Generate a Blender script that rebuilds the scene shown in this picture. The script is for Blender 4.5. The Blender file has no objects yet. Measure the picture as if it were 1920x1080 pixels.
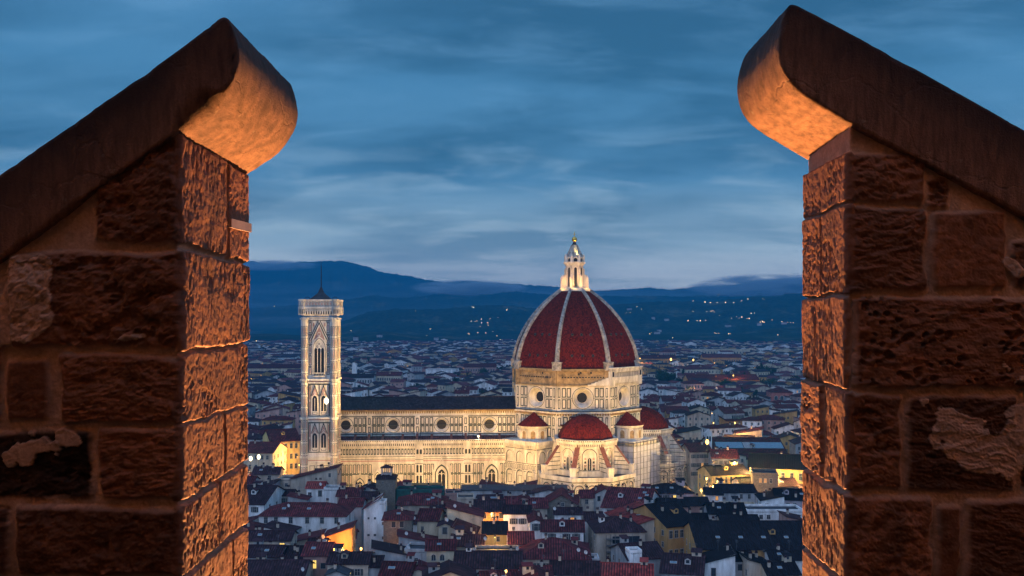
import bpy, math, random
import numpy as np
from mathutils import Vector, Matrix

R = math.radians
sc = bpy.context.scene
COL = sc.collection
F, HZ, CZ = 1800.0, 595.0, 80.0          # focal length and horizon of the photograph (1920 px wide), eye height


def P(px, py, Y):
    return Vector(((px - 960) / F * Y, Y, CZ - (py - HZ) / F * Y))


# ------------------------------------------------------------------ camera, sky, sun, exposure
cam_d = bpy.data.cameras.new('camera')
cam = bpy.data.objects.new('camera', cam_d)
COL.objects.link(cam)
cam.location = (0, 0, CZ)
cam.rotation_euler = (R(90), 0, 0)
cam_d.sensor_width = 36
cam_d.lens = F / 1920 * 36
cam_d.shift_y = (HZ - 540) / 1920
cam_d.clip_start = 0.05
cam_d.clip_end = 40000
sc.camera = cam
sc.view_settings.view_transform = 'Standard'
sc.view_settings.look = 'None'
sc.view_settings.exposure = 0
sc.view_settings.gamma = 1
sc.cycles.use_denoising = True
sc.cycles.max_bounces = 6
sc.cycles.diffuse_bounces = 3
sc.cycles.volume_bounces = 0
sc.cycles.sample_clamp_indirect = 4


class NT:
    """small node-tree helper"""
    def __init__(s, tree):
        s.t = tree
        tree.nodes.clear()

    def n(s, typ, **kw):
        nd = s.t.nodes.new(typ)
        for k, v in kw.items():
            if k.startswith('i_'):
                key = k[2:]
                key = int(key) if key.isdigit() else key.replace('_', ' ')
                nd.inputs[key].default_value = v
            else:
                setattr(nd, k, v)
        return nd

    def l(s, a, b):
        s.t.links.new(a, b)

    def val(s, x, sock):
        if hasattr(x, 'is_output'):
            s.l(x, sock)
        else:
            sock.default_value = x

    def math(s, op, a, b=0.0, c=0.0, clamp=False):
        nd = s.n('ShaderNodeMath', operation=op, use_clamp=clamp)
        s.val(a, nd.inputs[0])
        s.val(b, nd.inputs[1])
        s.val(c, nd.inputs[2])
        return nd.outputs[0]

    def mix(s, f, a, b, blend='MIX'):
        nd = s.n('ShaderNodeMix', data_type='RGBA', blend_type=blend)
        s.val(f, nd.inputs[0])
        for x, k in ((a, 6), (b, 7)):
            s.val(x if hasattr(x, 'is_output') or len(x) == 4 else (*x, 1), nd.inputs[k])
        return nd.outputs[2]

    def ramp(s, f, stops, interp='LINEAR'):
        nd = s.n('ShaderNodeValToRGB')
        nd.color_ramp.interpolation = interp
        e = nd.color_ramp.elements
        while len(e) < len(stops):
            e.new(0.5)
        for el, (p, c) in zip(e, stops):
            el.position = p
            el.color = (c, c, c, 1) if isinstance(c, (int, float)) else (*c, 1)
        s.l(f, nd.inputs[0])
        return nd.outputs[0]

    def noise(s, vec, scale, detail=4, rough=0.55, dist=0.0):
        nd = s.n('ShaderNodeTexNoise', i_Scale=scale, i_Detail=detail, i_Roughness=rough, i_Distortion=dist)
        if vec is not None:
            s.l(vec, nd.inputs['Vector'])
        return nd.outputs['Fac']

    def smooth(s, x, a, b):
        nd = s.n('ShaderNodeMapRange', interpolation_type='SMOOTHSTEP')
        s.val(x, nd.inputs[0])
        nd.inputs[1].default_value = a
        nd.inputs[2].default_value = b
        return nd.outputs[0]


SUN_EL, SUN_AZ = R(9), R(205)            # the afterglow: low, behind the photographer and to the left
w = bpy.data.worlds.new('World')
sc.world = w
w.use_nodes = True
t = NT(w.node_tree)
tc = t.n('ShaderNodeTexCoord')
sep = t.n('ShaderNodeSeparateXYZ')
t.l(tc.outputs['Generated'], sep.inputs[0])
X, Y, Z = sep.outputs
zc = t.math('MAXIMUM', Z, 0.0)
den = t.math('ADD', zc, 0.20)
comb = t.n('ShaderNodeCombineXYZ')
t.l(t.math('DIVIDE', X, den), comb.inputs[0])
t.l(t.math('DIVIDE', Y, den), comb.inputs[1])
mp = t.n('ShaderNodeMapping')
mp.inputs['Scale'].default_value = (0.75, 1.6, 1)
mp.inputs['Location'].default_value = (1.7, 0.35, 0)
mp.inputs['Rotation'].default_value = (0, 0, R(8))
t.l(comb.outputs[0], mp.inputs[0])
n1 = t.noise(mp.outputs[0], 0.95, 8, 0.52, 0.35)
mp2 = t.n('ShaderNodeMapping')
mp2.inputs['Scale'].default_value = (1.5, 2.7, 1)
t.l(comb.outputs[0], mp2.inputs[0])
n2 = t.noise(mp2.outputs[0], 1.7, 8, 0.56, 0.4)
clear = t.ramp(zc, [(0.0, (1.65, 1.75, 1.62)), (0.04, (1.40, 1.52, 1.46)), (0.075, (0.54, 0.76, 0.86)),
                    (0.14, (0.118, 0.305, 0.495)), (0.24, (0.084, 0.264, 0.470)), (0.5, (0.10, 0.27, 0.52)), (1.0, (0.2, 0.35, 0.65))])
dark = t.ramp(zc, [(0.0, (0.80, 0.95, 1.0)), (0.06, (0.30, 0.46, 0.55)), (0.13, (0.036, 0.142, 0.248)), (0.3, (0.024, 0.106, 0.202)),
                   (1.0, (0.15, 0.28, 0.55))])
m1 = t.smooth(n1, 0.38, 0.62)
m2 = t.smooth(n2, 0.45, 0.70)
sky1 = t.mix(t.math('MULTIPLY', m1, 0.85), clear, dark)
streak = t.ramp(zc, [(0.0, (1.9, 1.95, 1.8)), (0.08, (0.75, 0.95, 1.0)), (0.2, (0.14, 0.36, 0.60)), (1, (0.25, 0.4, 0.7))])
sky2 = t.mix(t.math('MULTIPLY', m2, 0.42), sky1, streak)
# the western afterglow behind the photographer: paler and brighter than the sky in view
glow = t.smooth(t.math('MULTIPLY_ADD', Y, -1.0, t.math('MULTIPLY', X, -0.25)), -0.1, 0.75)
glow = t.math('MAXIMUM', glow, t.smooth(Z, 0.45, 0.9))
sky3 = t.mix(glow, sky2, (0.31, 0.52, 0.90))
nis = t.n('ShaderNodeTexSky', sky_type='NISHITA', sun_disc=False, sun_elevation=SUN_EL, sun_rotation=SUN_AZ, altitude=100)
nis2 = t.mix(1.0, nis.outputs[0], (0.5, 0.8, 1.0), 'MULTIPLY')
bg1 = t.n('ShaderNodeBackground', i_Strength=1.0)
t.l(sky3, bg1.inputs[0])
bg2 = t.n('ShaderNodeBackground', i_Strength=0.006)
t.l(nis2, bg2.inputs[0])
add = t.n('ShaderNodeAddShader')
t.l(bg1.outputs[0], add.inputs[0])
t.l(bg2.outputs[0], add.inputs[1])
wo = t.n('ShaderNodeOutputWorld')
t.l(add.outputs[0], wo.inputs[0])

sun_d = bpy.data.lights.new('sun', 'SUN')
sun_d.energy = 0.40
sun_d.angle = R(50)
sun_d.color = (0.92, 0.84, 1.0)
sun = bpy.data.objects.new('sun', sun_d)
COL.objects.link(sun)
# light travels from behind-left, high enough to reach the roofs
sun.rotation_euler = (R(52), 0, R(-25))


def lamp(name, typ, loc, energy, color, size=0.3, target=None, cone=None, blend=0.6, parent=None):
    d = bpy.data.lights.new(name, typ)
    d.energy = energy
    d.color = color
    if typ == 'AREA':
        d.size = size
    else:
        d.shadow_soft_size = size
    if typ == 'SPOT':
        d.spot_size = R(cone)
        d.spot_blend = blend
    o = bpy.data.objects.new(name, d)
    COL.objects.link(o)
    o.location = loc
    if target is not None:
        o.rotation_euler = (Vector(target) - Vector(loc)).to_track_quat('-Z', 'Y').to_euler()
    if parent:
        o.parent = parent
    return o


# orange floodlight under the battlements that catches the merlons from outside and below
lamp('battlement_floodlight', 'AREA', (0.15, 7.4, CZ - 6.0), 3300, (1.0, 0.43, 0.14), 0.5, (0, 3.4, CZ + 0.4))

lamp('walk_lantern_light', 'POINT', (-1.9, -2.2, CZ - 1.4), 11, (1.0, 0.42, 0.22), 0.25)

# ------------------------------------------------------------------ mesh builder
class MB:
    def __init__(s, M=None):
        s.v, s.f, s.m, s.uv = [], [], [], []
        s.M = M

    def face(s, pts, mi=0, uv=None):
        i = len(s.v)
        for p in pts:
            p = Vector(p)
            s.v.append(s.M @ p if s.M else p)
        s.f.append(tuple(range(i, i + len(pts))))
        s.m.append(mi)
        s.uv.append(uv)

    def box(s, x0, x1, y0, y1, z0, z1, mi=0):
        a = [(x0, y0), (x1, y0), (x1, y1), (x0, y1)]
        s.prism(a, z0, z1, mi)

    def prism(s, poly, z0, z1, mi=0, cap=True, top_mi=None):
        n = len(poly)
        for i in range(n):
            (ax, ay), (bx, by) = poly[i], poly[(i + 1) % n]
            s.face([(ax, ay, z0), (bx, by, z0), (bx, by, z1), (ax, ay, z1)], mi)
        if cap:
            s.face([(x, y, z1) for x, y in poly], mi if top_mi is None else top_mi)
            s.face([(x, y, z0) for x, y in reversed(poly)], mi)

    def loft(s, rings, mi=0, cap=True, close=True):
        for r0, r1 in zip(rings, rings[1:]):
            n = len(r0)
            for i in range(n if close else n - 1):
                j = (i + 1) % n
                s.face([r0[i], r0[j], r1[j], r1[i]], mi)
        if cap:
            s.face(list(reversed(rings[0])), mi)
            s.face(rings[-1], mi)

    def lathe(s, prof, n, cx=0, cy=0, mi=0, a0=0, a1=2 * math.pi, cap=False):
        full = abs(a1 - a0 - 2 * math.pi) < 1e-6
        k = n if full else n + 1
        rings = [[(cx + r * math.cos(a0 + (a1 - a0) * i / n), cy + r * math.sin(a0 + (a1 - a0) * i / n), z) for i in range(k)] for r, z in prof]
        s.loft(rings, mi, cap, full)

    def tube(s, a, b, r0, r1=None, n=6, mi=0):
        a, b = Vector(a), Vector(b)
        r1 = r0 if r1 is None else r1
        d = (b - a).normalized()
        u = d.orthogonal().normalized()
        w_ = d.cross(u)
        ring = lambda c, r: [c + (u * math.cos(2 * math.pi * i / n) + w_ * math.sin(2 * math.pi * i / n)) * r for i in range(n)]
        s.loft([ring(a, r0), ring(b, r1)], mi)

    def slab(s, pts, th, mi=0, uv=None, edge_mi=None):
        em = mi if edge_mi is None else edge_mi
        lo = [(p[0], p[1], p[2] - th) for p in pts]
        s.face(pts, mi, uv)
        s.face(list(reversed(lo)), em)
        n = len(pts)
        for i in range(n):
            j = (i + 1) % n
            s.face([lo[i], lo[j], pts[j], pts[i]], em)

    def build(s, name, mats, parent=None, smooth=False, loc=None, merge=False):
        me = bpy.data.meshes.new(name)
        me.from_pydata([tuple(p) for p in s.v], [], s.f)
        if not isinstance(mats, (list, tuple)):
            mats = [mats]
        for m in mats:
            me.materials.append(m)
        me.polygons.foreach_set('material_index', s.m)
        if any(u is not None for u in s.uv):
            lay = me.uv_layers.new(name='UVMap')
            flat = []
            for f, u in zip(s.f, s.uv):
                for k in range(len(f)):
                    flat += list(u[k]) if u is not None else [0.0, 0.0]
            lay.data.foreach_set('uv', flat)
        if merge:
            import bmesh
            bm = bmesh.new()
            bm.from_mesh(me)
            bmesh.ops.remove_doubles(bm, verts=bm.verts, dist=1e-4)
            bm.to_mesh(me)
            bm.free()
        if smooth:
            me.polygons.foreach_set('use_smooth', [True] * len(me.polygons))
        o = bpy.data.objects.new(name, me)
        COL.objects.link(o)
        if parent:
            o.parent = parent
        if loc is not None:
            o.location = loc
        return o


def tag(o, label, cat, group=None):
    o['label'] = label
    o['category'] = cat
    if group:
        o['group'] = group
    return o


def empty(name, loc=(0, 0, 0), rz=0.0, label=None, cat=None, group=None):
    o = bpy.data.objects.new(name, None)
    o.empty_display_size = 0.5
    COL.objects.link(o)
    o.location = loc
    o.rotation_euler = (0, 0, rz)
    if label:
        tag(o, label, cat, group)
    return o


def inst(mesh, name, parent, loc, rz=0.0, scale=(1, 1, 1)):
    o = bpy.data.objects.new(name, mesh)
    COL.objects.link(o)
    o.parent = parent
    o.location = loc
    o.rotation_euler = (0, 0, rz)
    o.scale = scale
    return o


# ------------------------------------------------------------------ materials
def mat(name, col, rough=0.8, amt=0.25, scale=3.0, bump=0.0, bscale=20.0, col2=None, vary=0.0, streak=False, spec=0.3, detail=5, metal=0.0):
    m = bpy.data.materials.new(name)
    m.use_nodes = True
    t = NT(m.node_tree)
    tc = t.n('ShaderNodeTexCoord')
    co = tc.outputs['Object']
    if streak:
        mp = t.n('ShaderNodeMapping')
        mp.inputs['Scale'].default_value = (1, 1, 0.25)
        t.l(co, mp.inputs[0])
        co = mp.outputs[0]
    nz = t.noise(co, scale, detail, 0.6, 0.3)
    lo = tuple(c * (1 - amt) for c in col)
    hi = tuple(min(1, c * (1 + amt)) for c in (col2 or col))
    c = t.ramp(nz, [(0.3, lo), (0.7, hi)])
    if vary:
        oi = t.n('ShaderNodeObjectInfo')
        k = t.math('MULTIPLY_ADD', oi.outputs['Random'], vary, 1 - vary / 2)
        vm = t.n('ShaderNodeVectorMath', operation='SCALE')
        t.l(c, vm.inputs[0])
        t.l(k, vm.inputs['Scale'])
        c = vm.outputs[0]
    b = t.n('ShaderNodeBsdfPrincipled', i_Roughness=rough, i_Metallic=metal)
    b.inputs['Specular IOR Level'].default_value = spec
    t.l(c, b.inputs['Base Color'])
    if bump:
        bn = t.n('ShaderNodeBump', i_Strength=bump, i_Distance=0.05)
        t.l(t.noise(tc.outputs['Object'], bscale, 4), bn.inputs['Height'])
        t.l(bn.outputs[0], b.inputs['Normal'])
    out = t.n('ShaderNodeOutputMaterial')
    t.l(b.outputs[0], out.inputs[0])
    return m


def glow(name, col, strength):
    m = bpy.data.materials.new(name)
    m.use_nodes = True
    t = NT(m.node_tree)
    e = t.n('ShaderNodeEmission', i_Strength=strength)
    nz = t.noise(t.n('ShaderNodeTexCoord').outputs['Object'], 1.7, 2)
    t.l(t.ramp(nz, [(0.3, tuple(c * 0.75 for c in col)), (0.7, col)]), e.inputs[0])
    t.l(e.outputs[0], t.n('ShaderNodeOutputMaterial').inputs[0])
    return m


def tile_mat(name, col, vary=0.6, period=0.7):
    """barrel tiles: ribs run down the slope (UV u = metres along the eave, v = metres up the slope)"""
    m = bpy.data.materials.new(name)
    m.use_nodes = True
    t = NT(m.node_tree)
    uv = t.n('ShaderNodeTexCoord')
    sp = t.n('ShaderNodeSeparateXYZ')
    t.l(uv.outputs['UV'], sp.inputs[0])
    u, v = sp.outputs[0], sp.outputs[1]
    wv = t.math('SINE', t.math('MULTIPLY', u, 2 * math.pi / period))
    rib = t.math('MULTIPLY_ADD', wv, 0.5, 0.5)
    cell = t.n('ShaderNodeCombineXYZ')
    t.l(t.math('FLOOR', t.math('DIVIDE', u, period)), cell.inputs[0])
    t.l(t.math('FLOOR', t.math('DIVIDE', v, 1.1)), cell.inputs[1])
    wn = t.n('ShaderNodeTexWhiteNoise', noise_dimensions='2D')
    t.l(cell.outputs[0], wn.inputs['Vector'])
    oc = uv.outputs['Object']
    big = t.noise(oc, 0.35, 4, 0.6)
    f = t.math('ADD', t.math('MULTIPLY', wn.outputs[0], 0.5), t.math('MULTIPLY', big, 0.7), clamp=True)
    c = t.ramp(f, [(0.2, tuple(x * 0.22 for x in col)), (0.55, col), (0.95, (col[0] * 2.1, col[1] * 2.3, col[2] * 2.4))])
    brown = t.smooth(t.noise(oc, 0.22, 5, 0.6), 0.42, 0.66)
    c = t.mix(t.math('MULTIPLY', brown, 0.65), c, tuple(x * 0.5 + 0.4 * col[0] * y for x, y in zip(col, (0.55, 0.42, 0.36))))
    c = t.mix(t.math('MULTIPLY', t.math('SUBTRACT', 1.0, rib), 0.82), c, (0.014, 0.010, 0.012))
    oi = t.n('ShaderNodeObjectInfo')
    vm = t.n('ShaderNodeVectorMath', operation='SCALE')
    t.l(c, vm.inputs[0])
    t.l(t.math('MULTIPLY_ADD', oi.outputs['Random'], vary, 1 - vary / 2), vm.inputs['Scale'])
    b = t.n('ShaderNodeBsdfPrincipled', i_Roughness=0.8)
    b.inputs['Specular IOR Level'].default_value = 0.08
    t.l(vm.outputs[0], b.inputs['Base Color'])
    bn = t.n('ShaderNodeBump', i_Strength=0.9, i_Distance=0.12)
    t.l(rib, bn.inputs['Height'])
    t.l(bn.outputs[0], b.inputs['Normal'])
    t.l(b.outputs[0], t.n('ShaderNodeOutputMaterial').inputs[0])
    return m


def brick_mat(name, c1, c2, mortar, scale=1.0):
    m = bpy.data.materials.new(name)
    m.use_nodes = True
    t = NT(m.node_tree)
    tc = t.n('ShaderNodeTexCoord')
    sp = t.n('ShaderNodeSeparateXYZ')
    t.l(tc.outputs['Object'], sp.inputs[0])
    cb = t.n('ShaderNodeCombineXYZ')
    t.l(t.math('ADD', sp.outputs[0], sp.outputs[1]), cb.inputs[0])
    t.l(sp.outputs[2], cb.inputs[1])
    br = t.n('ShaderNodeTexBrick', i_Scale=scale)
    br.inputs['Color1'].default_value = (*c1, 1)
    br.inputs['Color2'].default_value = (*c2, 1)
    br.inputs['Mortar'].default_value = (*mortar, 1)
    br.inputs['Mortar Size'].default_value = 0.03
    t.l(cb.outputs[0], br.inputs['Vector'])
    nz = t.noise(tc.outputs['Object'], 1.2, 5, 0.65)
    c = t.mix(0.8, br.outputs[0], t.ramp(nz, [(0.25, 0.35), (0.75, 1.25)]), 'MULTIPLY')
    b = t.n('ShaderNodeBsdfPrincipled', i_Roughness=0.9)
    t.l(c, b.inputs['Base Color'])
    t.l(b.outputs[0], t.n('ShaderNodeOutputMaterial').inputs[0])
    return m


M = {}
M['marble'] = mat('white_marble', (0.60, 0.55, 0.46), 0.6, 0.34, 0.5, col2=(0.66, 0.62, 0.55), detail=9, streak=True)
M['green'] = mat('green_marble', (0.040, 0.050, 0.042), 0.6, 0.3, 0.8)
M['pink'] = mat('pink_marble', (0.36, 0.19, 0.15), 0.6, 0.25, 0.8)
M['void'] = mat('dark_opening_and_shade', (0.010, 0.010, 0.013), 0.5, 0.3, 1.0)  # real openings, and the painted shade between corbels
M['domemas'] = mat('rough_drum_masonry', (0.33, 0.23, 0.115), 0.95, 0.55, 0.5, bump=0.6, bscale=2.0, detail=9)
M['lead'] = mat('dark_lead_roof', (0.035, 0.036, 0.045), 0.7, 0.4, 0.6)
M['navetile'] = tile_mat('dark_nave_tiles', (0.050, 0.032, 0.034), 0.0, 0.6)
M['gold'] = mat('gilded_copper', (0.85, 0.52, 0.10), 0.3, 0.1, 1.0, metal=1.0)
M['rib'] = mat('weathered_marble', (0.36, 0.33, 0.29), 0.75, 0.65, 0.7, detail=9)
M['net'] = mat('scaffold_sheet', (0.50, 0.52, 0.60), 0.9, 0.15, 0.3)
M['steel'] = mat('scaffold_steel', (0.14, 0.14, 0.15), 0.5, 0.2, 3)
M['fin'] = mat('buttress_tiles', (0.20, 0.075, 0.05), 0.85, 0.4, 1.0)
PL = {
    'white': (0.78, 0.76, 0.74), 'cream': (0.56, 0.47, 0.34), 'grey': (0.40, 0.40, 0.41), 'beige': (0.50, 0.42, 0.34),
    'ochre': (0.50, 0.29, 0.11), 'pink': (0.48, 0.29, 0.25), 'lavender': (0.44, 0.38, 0.42), 'orange': (0.60, 0.27, 0.09),
    'yellow': (0.60, 0.43, 0.17), 'red': (0.38, 0.13, 0.10),
}
for k, c in PL.items():
    M[k] = mat(k + '_plaster', c, 0.9, 0.38, 0.5, bump=0.15, bscale=1.5, vary=0.3, streak=True, detail=9)
M['stone'] = brick_mat('rubble_stone', (0.23, 0.19, 0.15), (0.15, 0.125, 0.10), (0.27, 0.23, 0.19), 1.6)
M['tile'] = tile_mat('terracotta_tiles', (0.112, 0.020, 0.022))
M['tiledark'] = tile_mat('old_dark_tiles', (0.046, 0.019, 0.023))
M['tilered'] = tile_mat('new_red_tiles', (0.30, 0.042, 0.034), 0.2)
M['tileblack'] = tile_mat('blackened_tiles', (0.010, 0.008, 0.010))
M['trim'] = mat('window_stone', (0.42, 0.39, 0.36), 0.85, 0.2, 2)
M['shutter'] = mat('painted_shutter', (0.085, 0.095, 0.10), 0.7, 0.3, 2, vary=0.5)
M['bluepaint'] = mat('blue_grey_paint', (0.13, 0.26, 0.36), 0.6, 0.2, 1)
M['glass'] = mat('window_glass', (0.03, 0.04, 0.055), 0.15, 0.4, 2, spec=0.6)
M['lit'] = glow('lit_window', (1.0, 0.66, 0.16), 1.5)
M['litorange'] = glow('dim_lit_window', (1.0, 0.45, 0.12), 0.8)
M['bulb'] = glow('sodium_bulb', (1.0, 0.52, 0.13), 6)
M['bulbwhite'] = glow('white_bulb', (1.0, 0.84, 0.5), 8)
M['hillbulb'] = glow('far_bulb', (1.0, 0.72, 0.36), 12)
M['dish'] = mat('dish_enamel', (0.66, 0.67, 0.68), 0.4, 0.08, 3)
M['iron'] = mat('dark_iron', (0.03, 0.03, 0.032), 0.6, 0.2, 4)
M['farroof'] = tile_mat('far_tiles', (0.115, 0.030, 0.034), 0.0)
M['farroof2'] = tile_mat('far_dark_tiles', (0.035, 0.020, 0.026), 0.0)
M['tarp'] = mat('green_netting', (0.03, 0.10, 0.09), 0.9, 0.3, 1)
M['skyl'] = mat('skylight_glass', (0.13, 0.21, 0.27), 0.25, 0.15, 1, spec=0.6)
M['asphalt'] = mat('street_stone', (0.045, 0.043, 0.045), 0.9, 0.3, 0.4)
M['leaf'] = mat('dark_foliage', (0.030, 0.045, 0.022), 0.9, 0.5, 0.8, vary=0.5)
M['bark'] = mat('bark', (0.06, 0.045, 0.035), 0.95, 0.3, 3)
# ------------------------------------------------------------------ battlement: two swallow-tail merlons, parapet, walk, tower wall with added shade canopy
def _h(ix, iy, seed):
    v = np.sin(ix * 127.1 + iy * 311.7 + seed * 74.7) * 43758.5453
    return v - np.floor(v)


def vnoise(x, y, seed=0):
    ix, iy = np.floor(x), np.floor(y)
    fx, fy = x - ix, y - iy
    fx, fy = fx * fx * (3 - 2 * fx), fy * fy * (3 - 2 * fy)
    a, b = _h(ix, iy, seed), _h(ix + 1, iy, seed)
    c, d = _h(ix, iy + 1, seed), _h(ix + 1, iy + 1, seed)
    return (a * (1 - fx) + b * fx) * (1 - fy) + (c * (1 - fx) + d * fx) * fy


def fbm(x, y, seed=0, o=5, g=0.55):
    s, a, n = 0, 1, 0
    for k in range(o):
        s = s + a * vnoise(x * 2 ** k, y * 2 ** k, seed + k * 13)
        n += a
        a *= g
    return s / n


def worley(x, y, seed=0):
    ix, iy = np.floor(x), np.floor(y)
    best = np.full(np.shape(x), 9.0)
    for dx in (-1, 0, 1):
        for dy in (-1, 0, 1):
            cx, cy = ix + dx, iy + dy
            px, py = cx + _h(cx, cy, seed), cy + _h(cx, cy, seed + 5)
            best = np.minimum(best, np.hypot(x - px, y - py))
    return best


def sst(x, a, b):
    t_ = np.clip((x - a) / (b - a), 0, 1)
    return t_ * t_ * (3 - 2 * t_)


def grid_mesh(name, pos, mats, parent=None, attr=None, smooth=True, closed_u=False):
    """pos: (nu, nv, 3) numpy grid"""
    nu, nv = pos.shape[:2]
    me = bpy.data.meshes.new(name)
    idx = np.arange(nu * nv).reshape(nu, nv)
    a, b, c, d = idx[:-1, :-1], idx[1:, :-1], idx[1:, 1:], idx[:-1, 1:]
    q = np.stack([a, b, c, d], -1).reshape(-1, 4)
    if closed_u:
        q2 = np.stack([idx[-1, :-1], idx[0, :-1], idx[0, 1:], idx[-1, 1:]], -1).reshape(-1, 4)
        q = np.concatenate([q, q2])
    nf = len(q)
    me.vertices.add(nu * nv)
    me.vertices.foreach_set('co', pos.reshape(-1).astype(np.float32))
    me.loops.add(nf * 4)
    me.loops.foreach_set('vertex_index', q.reshape(-1).astype(np.int32))
    me.polygons.add(nf)
    me.polygons.foreach_set('loop_start', np.arange(0, nf * 4, 4, dtype=np.int32))
    me.polygons.foreach_set('use_smooth', np.full(nf, smooth))
    me.update(calc_edges=True)
    for m in mats if isinstance(mats, (list, tuple)) else [mats]:
        me.materials.append(m)
    if attr is not None:
        at = me.color_attributes.new('mask', 'FLOAT_COLOR', 'POINT')
        at.data.foreach_set('color', attr.reshape(-1).astype(np.float32))
    me.validate()
    o = bpy.data.objects.new(name, me)
    COL.objects.link(o)
    if parent:
        o.parent = parent
    return o


def sandstone(name, base, mortar, spec=0.35):
    m = bpy.data.materials.new(name)
    m.use_nodes = True
    t = NT(m.node_tree)
    tc = t.n('ShaderNodeTexCoord')
    at = t.n('ShaderNodeAttribute', attribute_name='mask')
    sp = t.n('ShaderNodeSeparateColor')
    t.l(at.outputs['Color'], sp.inputs[0])
    big = t.noise(tc.outputs['Object'], 5, 8, 0.65, 0.8)
    fine = t.noise(tc.outputs['Object'], 90, 4, 0.7)
    st = t.ramp(big, [(0.28, tuple(c * 0.45 for c in base)), (0.5, base), (0.75, tuple(min(1, c * 1.35) for c in base))])
    k = t.math('MULTIPLY_ADD', sp.outputs[1], 1.75, -0.08)
    vm = t.n('ShaderNodeVectorMath', operation='SCALE')
    t.l(st, vm.inputs[0])
    t.l(k, vm.inputs['Scale'])
    mo = t.ramp(t.noise(tc.outputs['Object'], 14, 6, 0.7), [(0.3, tuple(c * 0.6 for c in mortar)), (0.7, mortar)])
    c = t.mix(sp.outputs[0], vm.outputs[0], mo)
    c = t.mix(0.35, c, t.ramp(fine, [(0.3, 0.5), (0.7, 1.5)]), 'MULTIPLY')
    b = t.n('ShaderNodeBsdfPrincipled', i_Roughness=0.72)
    b.inputs['Specular IOR Level'].default_value = spec
    t.l(c, b.inputs['Base Color'])
    bn = t.n('ShaderNodeBump', i_Strength=0.35, i_Distance=0.003)
    hsum = t.math('ADD', fine, t.math('MULTIPLY', t.noise(tc.outputs['Object'], 35, 5, 0.6), 1.5))
    t.l(hsum, bn.inputs['Height'])
    t.l(bn.outputs[0], b.inputs['Normal'])
    t.l(b.outputs[0], t.n('ShaderNodeOutputMaterial').inputs[0])
    return m


M['sand'] = sandstone('red_brown_sandstone', (0.31, 0.128, 0.066), (0.58, 0.39, 0.28))


def coping_mat():
    m = bpy.data.materials.new('coping_sandstone')
    m.use_nodes = True
    t = NT(m.node_tree)
    tc = t.n('ShaderNodeTexCoord')
    mp = t.n('ShaderNodeMapping')
    mp.inputs['Scale'].default_value = (1, 0.4, 0.22)
    t.l(tc.outputs['Object'], mp.inputs[0])
    st = t.noise(mp.outputs[0], 42, 4, 0.6)
    big = t.noise(tc.outputs['Object'], 2.6, 7, 0.65, 0.6)
    c = t.ramp(big, [(0.25, (0.10, 0.058, 0.046)), (0.55, (0.24, 0.130, 0.082)), (0.8, (0.34, 0.19, 0.115))])
    c = t.mix(0.7, c, t.ramp(st, [(0.32, 0.35), (0.68, 1.45)]), 'MULTIPLY')
    fine = t.noise(tc.outputs['Object'], 160, 3, 0.7)
    c = t.mix(0.3, c, t.ramp(fine, [(0.3, 0.4), (0.7, 1.5)]), 'MULTIPLY')
    dv = t.n('ShaderNodeVectorMath', operation='MULTIPLY_ADD')
    wob = t.n('ShaderNodeTexNoise', i_Scale=6.0, i_Detail=5.0)
    t.l(tc.outputs['Object'], wob.inputs['Vector'])
    t.l(wob.outputs['Color'], dv.inputs[0])
    dv.inputs[1].default_value = (0.22, 0.22, 0.22)
    t.l(tc.outputs['Object'], dv.inputs[2])
    vo = t.n('ShaderNodeTexVoronoi', feature='DISTANCE_TO_EDGE', i_Scale=2.3)
    t.l(dv.outputs[0], vo.inputs['Vector'])
    crack = t.math('MULTIPLY', t.math('SUBTRACT', 1.0, t.smooth(vo.outputs['Distance'], 0.004, 0.016)), t.smooth(big, 0.40, 0.55))
    c = t.mix(t.math('MULTIPLY', crack, 0.12), c, (0.03, 0.02, 0.016))
    lich = t.smooth(t.noise(tc.outputs['Object'], 22, 5, 0.7), 0.62, 0.70)
    c = t.mix(t.math('MULTIPLY', lich, 0.45), c, (0.36, 0.30, 0.22))
    # black weathering crust along the upper arris: it follows the stone's own top edge (UV v = 0 at the arris)
    at = t.n('ShaderNodeAttribute', attribute_name='mask')
    sp = t.n('ShaderNodeSeparateColor')
    t.l(at.outputs['Color'], sp.inputs[0])
    crust = t.math('MULTIPLY', sp.outputs[0], t.math('MULTIPLY_ADD', big, 1.2, 0.35), clamp=True)
    c = t.mix(crust, c, (0.035, 0.026, 0.028))
    b = t.n('ShaderNodeBsdfPrincipled', i_Roughness=0.8)
    b.inputs['Specular IOR Level'].default_value = 0.25
    t.l(c, b.inputs['Base Color'])
    bn = t.n('ShaderNodeBump', i_Strength=0.9, i_Distance=0.006)
    t.l(t.math('SUBTRACT', t.math('ADD', fine, t.math('MULTIPLY', st, 1.4)), t.math('MULTIPLY', crack, 0.5)), bn.inputs['Height'])
    t.l(bn.outputs[0], b.inputs['Normal'])
    t.l(b.outputs[0], t.n('ShaderNodeOutputMaterial').inputs[0])
    return m


M['coping'] = coping_mat()


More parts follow.
